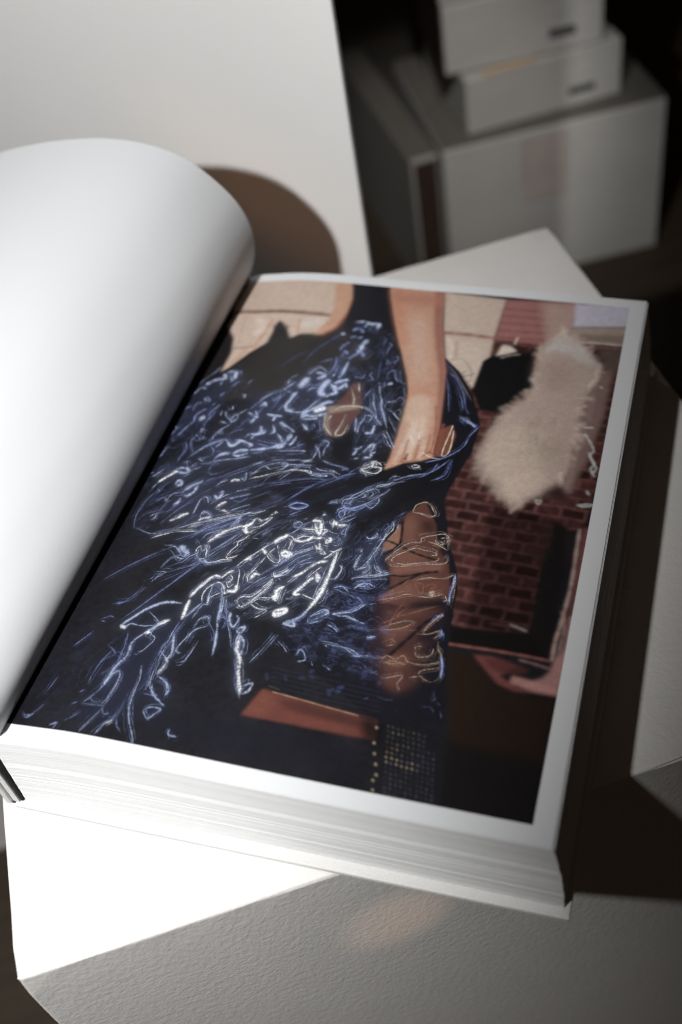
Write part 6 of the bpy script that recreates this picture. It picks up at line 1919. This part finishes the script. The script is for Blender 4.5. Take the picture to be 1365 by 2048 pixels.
['L',[.326,.379,.513],2.5,.95,[1292,1557,1297,1580,1314,1561,1300,1551]],
['L',[.332,.386,.522],2.5,.95,[1326,1600,1348,1581,1332,1556]],
['L',[.326,.379,.513],2.5,.95,[1285,1522,1316,1531]],
['L',[.315,.36,.496],2.5,.95,[1205,1442,1211,1462,1235,1477]],
['L',[.315,.36,.496],2.5,.95,[1250,1425,1245,1453]],
['L',[.32,.366,.504],2.5,.95,[1267,1464,1285,1482]],
['L',[.332,.386,.522],2.5,.95,[1327,1511,1360,1495,1383,1535,1377,1557]],
['L',[.315,.36,.496],2.5,.95,[1158,1485,1174,1510,1216,1522]],
['L',[.35,.4,.551],2.6,.95,[1344,1618,1398,1650,1469,1684]],
['L',[.338,.393,.532],2.4,.95,[1476,1436,1486,1416,1474,1379,1460,1328]],
['L',[.326,.373,.513],2.4,.95,[1434,1302,1461,1324,1446,1256,1432,1206,1412,1162]],
['L',[.32,.373,.504],2.4,.95,[1454,1278,1437,1227,1431,1192,1424,1158,1397,1139]],
['L',[.315,.36,.496],2.4,.95,[1371,1175,1379,1203,1386,1218]],
['L',[.315,.366,.496],2.4,.95,[1377,1230,1384,1245,1361,1248]],
['L',[.326,.379,.513],2.4,.95,[1383,1328,1397,1316,1427,1329,1426,1353,1408,1318]],
['L',[.32,.366,.496],2.3,.95,[1382,1077,1404,1094,1465,1106,1541,1139]],
['L',[.326,.373,.513],2.3,.95,[1446,1115,1495,1131,1490,1150,1468,1172]],
['L',[.332,.386,.522],2.3,.95,[1541,1139,1507,1146,1499,1138]],
['L',[.32,.366,.496],2.3,.95,[1434,1160,1438,1167,1448,1129,1414,1096]],
['L',[.299,.342,.471],2.3,.95,[1314,1144,1324,1119,1317,1078,1284,1062]],
['L',[.304,.348,.479],2.2,.95,[1352,885,1395,900,1434,910,1452,942,1475,953]],
['L',[.299,.348,.471],2.2,.95,[1359,880,1391,877,1421,883,1468,864]],
['L',[.289,.33,.455],2.2,.95,[1292,893,1317,898,1335,888,1319,873]],
['L',[.304,.348,.479],2.2,.95,[1414,891,1445,872]],
['L',[.13,.158,.267],2.1,.95,[1316,1026,1335,1036,1374,1030,1401,1028]],
['L',[.137,.163,.282],2.1,.95,[1394,1053,1433,1067,1480,1069,1490,1052,1462,1040,1425,1039]],
['L',[.13,.158,.267],2.1,.95,[1320,1013,1366,1002,1396,989]],
['L',[.134,.16,.277],2,.95,[1396,1008,1445,985,1475,953]],
['L',[.132,.16,.272],2.1,.95,[1400,996,1425,981]],
['L',[.144,.172,.297],2,.95,[1526,994,1553,1012]],
['L',[.142,.169,.292],2.1,.95,[1446,1236,1455,1204,1489,1156]],
['L',[.144,.172,.297],2.1,.95,[1521,1116,1532,1092,1510,1055]],
['L',[.139,.166,.287],2,.95,[1480,954,1521,974]],
['L',[.125,.15,.259],2.1,.95,[1279,935,1288,975,1302,984]],
['L',[.132,.16,.272],2,.95,[1398,964,1410,960]],
['L',[.139,.166,.287],2,.95,[1453,993,1508,1004]],
['L',[.125,.152,.259],2,.95,[1341,833,1378,816,1399,796]],
['L',[.134,.163,.277],2,.95,[1442,828,1443,841,1486,837,1553,837]],
['L',[.125,.15,.254],2,.95,[1324,787,1357,781,1381,786]],
['L',[.137,.163,.282],2.2,.95,[1259,1334,1312,1386]],
['L',[.155,.185,.313],2.2,.95,[1481,1458,1525,1502]],
['L',[.149,.178,.308],2.2,.95,[1449,1368,1472,1407,1520,1479]],
['L',[.142,.169,.292],2.2,.95,[1404,1290,1421,1289]],
['L',[.315,.36,.496],6,.95,[1422,1049,1452,1054]],
['L',[.309,.36,.487],6.2,.95,[1374,1145,1381,1197]],
['L',[.304,.354,.479],6.6,.95,[1155,1419,1158,1421]],
['L',[.294,.336,.455],5.9,.95,[1352,885,1360,887]],
['L',[.32,.366,.504],5.7,.95,[1528,796,1554,795]],
['P',[.012,.014,.026],43.2,.6,[468,377,523,624,666,813,755,726,723,472,656,257,535,234]],
['P',[.012,.013,.025],42.4,.6,[438,259,505,416,597,591,682,724,699,511,661,342,583,185,500,129]],
['L',[.245,.281,.381],6,.95,[445,653,488,706,539,761,606,803,677,810]],
['L',[.234,.272,.369],5.8,.95,[652,712,600,662,569,626,535,575,538,506,512,443,501,345]],
['L',[.241,.276,.375],5.7,.95,[702,655,731,561,721,520]],
['L',[.253,.29,.399],5.7,.95,[820,938,849,859,872,749,895,663,909,577]],
['L',[.253,.29,.393],5.6,.95,[987,711,984,671,1004,616,1027,611,1020,668,990,702]],
['L',[.245,.281,.387],5.4,.95,[1018,599,1054,492,1090,415]],
['L',[.249,.285,.387],5.3,.95,[1088,462,1123,483,1119,445,1097,426]],
['L',[.257,.295,.406],5.7,.95,[912,809,918,769,948,734,959,777,944,794]],
['L',[.257,.295,.399],5.7,.95,[968,728,997,744,991,712,971,718]],
['L',[.275,.314,.426],5.6,.95,[1239,883,1223,849,1197,824,1162,797,1207,791,1192,813]],
['L',[.54,.547,.558],6.7,.95,[993,693,1008,627,1038,574,1054,511,1090,425]],
['L',[.515,.522,.541],7.4,.95,[445,653,465,640]],
['L',[.531,.538,.55],7.2,.95,[611,679,652,712]],
['L',[.523,.53,.541],7.2,.95,[577,627,591,640]],
['L',[.54,.555,.567],7.2,.95,[709,728,706,758,705,831]],
['L',[.585,.592,.605],7,.95,[1094,844,1139,869,1138,843,1109,827,1098,845]],
['L',[.626,.644,.657],7.2,.95,[1278,1189,1277,1101,1274,1026,1267,961,1239,883]],
['L',[.253,.29,.393],2.4,.95,[709,728,736,774,768,833]],
['L',[.261,.299,.406],2.4,.95,[701,841,721,909,757,959,803,984]],
['L',[.241,.276,.375],2.4,.95,[445,653,471,636,487,664,544,663,611,679]],
['L',[.245,.281,.381],2.4,.95,[547,741,599,708,615,690]],
['L',[.241,.276,.375],2.4,.95,[628,703,601,636,630,611,603,546,581,533]],
['L',[.238,.272,.369],2.3,.95,[697,624,678,560,721,520,720,481,710,440]],
['L',[.238,.272,.375],2.3,.95,[705,717,694,653,692,593,688,494,692,399,690,361]],
['L',[.245,.285,.387],2.3,.95,[778,690,785,742,823,760,837,722,788,687,754,615,744,573,768,558]],
['L',[.253,.29,.393],2.4,.95,[802,746,813,727]],
['L',[.245,.281,.387],2.3,.95,[780,685,771,618]],
['L',[.253,.29,.399],2.3,.95,[854,870,942,702,977,630]],
['L',[.23,.264,.358],2.2,.95,[625,472,644,408,646,343,655,261]],
['L',[.227,.26,.353],2.3,.95,[493,324,502,383,537,427,553,392,547,305,525,255]],
['L',[.234,.268,.364],2.2,.95,[722,433,768,405,785,352]],
['L',[.23,.264,.364],2.2,.95,[689,436,707,373,749,345]],
['L',[.241,.276,.381],2.3,.95,[825,639,803,536,768,514]],
['L',[.257,.299,.406],2.4,.95,[778,952,783,867,789,826]],
['L',[.289,.336,.455],2.4,.95,[1288,976,1296,1009]],
['L',[.257,.295,.399],2.2,.95,[1075,572,1109,647,1140,732]],
['L',[.261,.304,.412],2.2,.95,[1158,706,1191,683,1216,659]],
['L',[.294,.336,.463],2.2,.95,[1334,741,1419,738,1505,697]],
['L',[.279,.325,.44],2.3,.95,[1258,821,1299,854,1331,891,1304,896,1259,846,1258,821]],
['L',[.107,.127,.22],2.2,.95,[361,770,416,781,455,823,474,869]],
['L',[.1,.12,.204],2,.95,[474,485,487,517,530,504]],
['L',[.1,.12,.204],2,.95,[439,460,469,495]],
['L',[.102,.122,.21],2,.95,[493,629,509,551,512,462]],
['L',[.112,.134,.231],2.3,.95,[243,893,336,977,448,1066,523,1121]],
['L',[.11,.131,.227],2.1,.95,[427,671,545,836,647,1004,701,1058]],
['L',[.11,.131,.227],2.2,.95,[463,718,591,908,674,1031]],
['L',[.107,.127,.216],2,.95,[722,720,711,657,697,535]],
['L',[.105,.125,.213],2,.95,[731,742,692,613,673,530,677,434]],
['L',[.108,.131,.223],2,.95,[815,758,876,689,882,650]],
['L',[.11,.134,.227],2,.95,[863,748,881,772,938,762]],
['L',[.11,.134,.227],2,.95,[874,791,905,756,902,715]],
['L',[.1,.12,.204],2,.95,[460,395,507,452,563,490]],
['L',[.103,.124,.213],2.2,.95,[329,672,376,697]],
['L',[.266,.304,.412],2.6,.95,[472,1114,528,1110,586,1062,596,1109]],
['L',[.261,.299,.406],2.6,.95,[503,983,529,1037,573,1071]],
['L',[.257,.295,.399],2.6,.95,[493,959,539,965,511,939,502,916]],
['L',[.266,.304,.412],2.5,.95,[634,1013,679,1066,709,1038]],
['L',[.27,.309,.419],2.5,.95,[641,1116,649,1072,705,1048,814,1079]],
['L',[.27,.309,.426],2.6,.95,[642,1139,663,1108,673,1132]],
['L',[.27,.309,.419],2.6,.95,[632,1114,669,1143,693,1079,671,1064]],
['L',[.266,.309,.419],2.8,.95,[274,1207,370,1176,435,1192]],
['L',[.266,.304,.412],2.6,.95,[523,1121,605,1087,590,1051,550,1056]],
['L',[.266,.304,.412],2.6,.95,[585,1017,613,1066,649,1094]],
['L',[.585,.592,.605],2.7,.95,[378,1147,432,1174,492,1198,584,1213]],
['L',[.266,.304,.412],10.9,.95,[537,1100,573,1094,602,1081]],
['L',[.266,.304,.419],10.9,.95,[544,1118,578,1106]],
['L',[.121,.145,.25],1.9,.95,[370,1176,516,1237,651,1291,784,1350,917,1434]],
['L',[.114,.136,.234],1.8,.95,[493,959,581,1027,640,1070]],
['L',[.11,.131,.227],2,.95,[243,893,336,977,448,1066]],
['L',[.115,.14,.238],1.8,.95,[557,968,656,1028,746,1089,838,1196]],
['L',[.112,.134,.231],1.8,.95,[519,897,647,1004]],
['L',[.121,.145,.246],2.2,.95,[266,1200,241,1278,255,1390,308,1466]],
['L',[.112,.136,.231],1.8,.95,[451,898,593,996,705,1048]],
['L',[.121,.145,.25],1.8,.95,[661,1165,769,1230,860,1293]],
['L',[.119,.143,.246],1.9,.95,[496,1141,589,1200,700,1264,792,1328]],
['H',.3,[141,2157,401,2347,892,2784,1102,2732,1239,2357,1279,1859,1317,1538,1485,1536,1469,1321,1586,1003,1640,508,1169,711,1099,397,764,231,240,143,280,665,244,1257]],
]
for op in PRINT:
    k, a = op[0], op[1:]
    if k == 'P':
        w_, m_ = poly_mask(a[3], a[1])
        if w_ is not None:
            lay(w_, a[0], m_ * a[2])
    elif k == 'S':
        stroke(a[0], a[1], a[2], a[3])
    elif k == 'G':
        for c_ in range(3):
            ART[..., c_] = blur(ART[..., c_], a[0])
    elif k == 'H':                     # soft bloom of the highlights within the cloth
        w_, m_ = poly_mask(a[1], 30)
        for c_ in range(3):
            hi = np.clip(ART[w_][..., c_] - .05, 0, .5)
            ART[w_ + (c_,)] += a[0] * m_ * (.5 * blur(hi, 4) + .9 * blur(hi, 11)) * (.72, .80, 1.0)[c_]
    elif k == 'L':
        lightline(*a)
    elif k == 'F':
        filaments(*a[:7], a[7])
    else:
        bricks(*a)

# printing grain, then the white margin around the picture
ART *= (1 + 0.16 * noise2(UU / 5.5, VV / 5.5, 12) + 0.10 * noise2(UU / 23, VV / 23, 13))[..., None]
soft = lambda e: np.clip(e / 3.0 + .5, 0, 1)
inside = soft(2339 - UU) * soft(VV - 114) * soft(3092 - VV)
PAPER_RGB = np.array((0.60, 0.618, 0.640))
ART = ART * inside[..., None] + PAPER_RGB * (1 - inside[..., None])
img = bpy.data.images.new("page_print", CW, CH, alpha=False, float_buffer=True)
img.colorspace_settings.name = 'Linear Rec.709'
buf4 = np.ones((CH, CW, 4), np.float32)
buf4[..., :3] = np.clip(ART, 0.002, .9)
img.pixels.foreach_set(buf4.ravel())
img.update()
img.pack()
M_PRINT = material("printed_page", (0.6, 0.6, 0.6), 0.42, 0.20, ((900, 0.00003, 2.0),))
nt = M_PRINT.node_tree
tx = nt.nodes.new("ShaderNodeTexImage")
tx.image, tx.extension, tx.interpolation = img, 'EXTEND', 'Cubic'
um = nt.nodes.new("ShaderNodeUVMap")
um.uv_map = "page"
nt.links.new(um.outputs["UV"], tx.inputs["Vector"])
nt.links.new(tx.outputs["Color"], nt.nodes["Principled BSDF"].inputs["Base Color"])
me = to_mesh(printed_page(), "printed_page", M_PRINT, True)
tag(link("printed_page", me, BOOK), "open right page with a colour print of a figure gathering a dark shiny skirt")

# the turned page: it rises from the gutter, bulges and arcs over to the left
# (u, z) outline at the far end of the page, and how it slackens towards the near end
FAR_SECTION = [(.0098, .0440), (.0118, .0475), (.0150, .0520), (.0191, .0598), (.0225, .0690), (.0243, .0780), (.0243, .0870), (.0224, .0965), (.0177, .1069),
               (.0085, .1185), (-.0023, .1281), (-.0153, .1349), (-.0320, .1393), (-.0528, .1410), (-.0783, .1392), (-.0986, .1360),
               (-.1204, .1309), (-.1480, .1205), (-.1750, .1050), (-.1950, .0880), (-.2080, .0700)]
NEAR_SECTION = [(.0098, .0440), (.0116, .0475), (.0142, .0520), (.0160, .0580), (.0150, .0650), (.0105, .0715), (.0035, .0775), (-.0060, .0830), (-.0165, .0878),
                (-.0300, .0925), (-.0430, .0962), (-.0560, .0990), (-.0730, .1012), (-.0950, .1020), (-.1200, .1008), (-.1400, .0980),
                (-.1610, .0935), (-.1880, .0850), (-.2130, .0725), (-.2320, .0590), (-.2430, .0440)]

def turned_page(off, v0, v1, cut, mat):
    A, B_ = catmull(FAR_SECTION, 5), catmull(NEAR_SECTION, 5)
    nv = 16
    g = [[], []]
    bm = bmesh.new()
    cols = []
    for j in range(nv + 1):
        k = j / nv
        S = B_ + (A - B_) * (k ** 0.8)
        T = np.gradient(S, axis=0)
        N = np.stack([T[:, 1], -T[:, 0]], 1)
        N /= np.linalg.norm(N, axis=1)[:, None]
        q_ = np.linspace(0, 1, len(S))
        wave = 0.00045 * np.sin(2 * math.pi * (1.4 * k + 0.8 * q_) + .7) * np.sin(math.pi * q_) + 0.00022 * np.sin(2 * math.pi * (2.9 * k - 1.7 * q_)) * np.sin(math.pi * q_)
        S = (S - N * (off + wave[:, None]))[:cut]
        cols.append([[bm.verts.new((s[0] - n_[0] * q * .00018, v0 + (v1 - v0) * k, s[1] - n_[1] * q * .00018)) for s, n_ in zip(S, N)] for q in (0, 1)])
    n = len(cols[0][0]) - 1
    g = [[[cols[j][q][i] for j in range(nv + 1)] for i in range(n + 1)] for q in (0, 1)]
    for i in range(n):
        for j in range(nv):
            bm.faces.new((g[0][i][j], g[0][i+1][j], g[0][i+1][j+1], g[0][i][j+1]))
            bm.faces.new((g[1][i][j], g[1][i][j+1], g[1][i+1][j+1], g[1][i+1][j]))
    rim = [(i, 0) for i in range(n)] + [(n, j) for j in range(nv)] + [(i, nv) for i in range(n, 0, -1)] + [(0, j) for j in range(nv, 0, -1)]
    for a, b in zip(rim, rim[1:] + rim[:1]):
        bm.faces.new((g[0][a[0]][a[1]], g[1][a[0]][a[1]], g[1][b[0]][b[1]], g[0][b[0]][b[1]]))
    return to_mesh(bm, "turned_page", mat, True)
tp = link("turned_page", turned_page(0.0, V0 + .0004, PH, 999, M_PAPER), BOOK)
tag(tp, "blank white page curling over to the left")
link("turned_page", turned_page(0.0006, V0 + .0012, PH - 0.0008, 98, M_PAPER), BOOK)

# spine side: black band on the block's back, cream liners, cloth spine, and the front cover drooping to the left
box("headband", 0.0074, 0.0090, -0.0006, 0.3165, 0.0032, 0.0440, M_BLACK, BOOK, 0.0004, 1)
box("liner", 0.0042, 0.0073, -0.0012, 0.3170, 0.0031, 0.0400, M_CLOTH, BOOK)
box("spine", 0.0014, 0.0040, -0.0030, 0.3203, 0.0032, 0.0430, M_CLOTH, BOOK, 0.0006, 2)
def cover_bm():
    bm = bmesh.new()
    prof = [(.0010, .0425), (-.010, .0438), (-.03, .0420), (-.08, .0330), (-.16, .0185), (-.249, .0045)]
    for k, (u, z) in enumerate(prof):
        prof[k] = (u, z)
    g = [[[bm.verts.new((u, v, z - h)) for v in (0.0, 0.3205)] for u, z in prof] for h in (0, .0028)]
    n = len(prof)
    for i in range(n - 1):
        bm.faces.new((g[0][i][0], g[0][i+1][0], g[0][i+1][1], g[0][i][1]))
        bm.faces.new((g[1][i][0], g[1][i][1], g[1][i+1][1], g[1][i+1][0]))
        for j in (0, 1):
            bm.faces.new((g[0][i][j], g[1][i][j], g[1][i+1][j], g[0][i+1][j]))
    for i in (0, n - 1):
        bm.faces.new((g[0][i][0], g[0][i][1], g[1][i][1], g[1][i][0]))
    return bm
link("front_cover", to_mesh(cover_bm(), "front_cover", M_CLOTH), BOOK)

# ------------------------------------------------------------------ cartons on the floor behind
def carton(name, loc, rz, w, d, h, label, cat, group=None, side=None, front=None, board=None):
    t = empty(name, loc, rz)
    box("body", 0, w, 0, d, 0.0004, h, board or M_CARTON, t, 0.0025, 2)
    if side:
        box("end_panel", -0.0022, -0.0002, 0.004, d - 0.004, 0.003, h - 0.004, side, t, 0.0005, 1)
    if front:
        box("front_panel", 0.003, w - 0.003, -0.0022, -0.0002, 0.004, h - 0.006, front, t, 0.0005, 1)
    return tag(t, label, cat, group)

Z1 = FLOOR_Z
big = carton("large_carton", (0.4787, 0.9098, Z1), math.radians(-3.8), 0.2702, 0.24, 0.2035,
             "large closed white carton with a faded pinkish label under the small boxes", "box")
box("faded_label", 0.093, 0.152, -0.0008, -0.0001, 0.112, 0.196, M_FADED, big)
box("shaded_lid", 0.001, 0.2692, 0.001, 0.1185, 0.2037, 0.2063, M_SHADED_CARD, big, 0.0008, 1)  # top kept dim by its darker colour, shade painted in
box("shaded_lid", 0.001, 0.2692, 0.1215, 0.239, 0.2037, 0.2063, M_SHADED_CARD, big, 0.0008, 1)

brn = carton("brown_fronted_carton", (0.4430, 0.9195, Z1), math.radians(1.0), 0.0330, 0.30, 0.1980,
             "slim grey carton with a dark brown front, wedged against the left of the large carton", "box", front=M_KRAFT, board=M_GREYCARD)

box("shaded_lid", 0.0008, 0.0322, 0.001, 0.299, 0.1982, 0.2002, M_SHADED_CARD, brn, 0.0006, 1)  # lid added to carry the shade of the top as colour

G = "small white boxes piled on the large carton"
def small_box(loc, rz, w, d, h, label, side):
    t = carton("small_box", loc, rz, w, d, h, label, "box", G, side=side)
    box("label_bar", w * .655, w * .825, -0.0006, -0.0001, h * .23, h * .36, M_INK, t)
    for x0, x1, z0, z1 in ((.62, .70, .62, .68), (.70, .80, .60, .76), (.64, .78, .50, .54), (.86, .93, .70, .78), (.87, .95, .48, .60), (.86, .92, .32, .38)):
        box("label_text", w * x0, w * x1, -0.0006, -0.0001, h * z0, h * z1, M_GREYINK, t)
    return t
ZB = Z1 + 0.2063
c1 = small_box((0.5155, 0.9223, ZB), math.radians(0.5), 0.1895, 0.150, 0.0680, "lowest small white box, on the large carton, warm glow painted along its top edge", None)
box("glow_strip", 0.022, 0.085, -0.0012, 0.012, 0.0664, 0.0686, M_PAINTED_GLOW, c1, 0.0004, 1)  # strip added to show a warm glow on the box edge
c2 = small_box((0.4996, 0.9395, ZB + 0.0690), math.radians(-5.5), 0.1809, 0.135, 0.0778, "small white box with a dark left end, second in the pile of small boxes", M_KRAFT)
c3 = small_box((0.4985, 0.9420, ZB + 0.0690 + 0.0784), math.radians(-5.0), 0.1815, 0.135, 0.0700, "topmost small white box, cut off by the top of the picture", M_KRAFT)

dk = carton("dark_case", (0.33, 1.30, Z1), math.radians(-5), 0.42, 0.30, 0.17,
            "low charcoal case on the floor in the dark behind the cartons", "case")
for ch in dk.children:
    ch.data.materials[0] = M_DARKBOX
rug = box("grey_mat", -0.75, -0.012, 0.335, 1.2, FLOOR_Z + 0.0002, FLOOR_Z + 0.008, M_RUG, None, 0.002)
tag(rug, "grey felt mat on the dark floor at the left of the plinth", "mat")
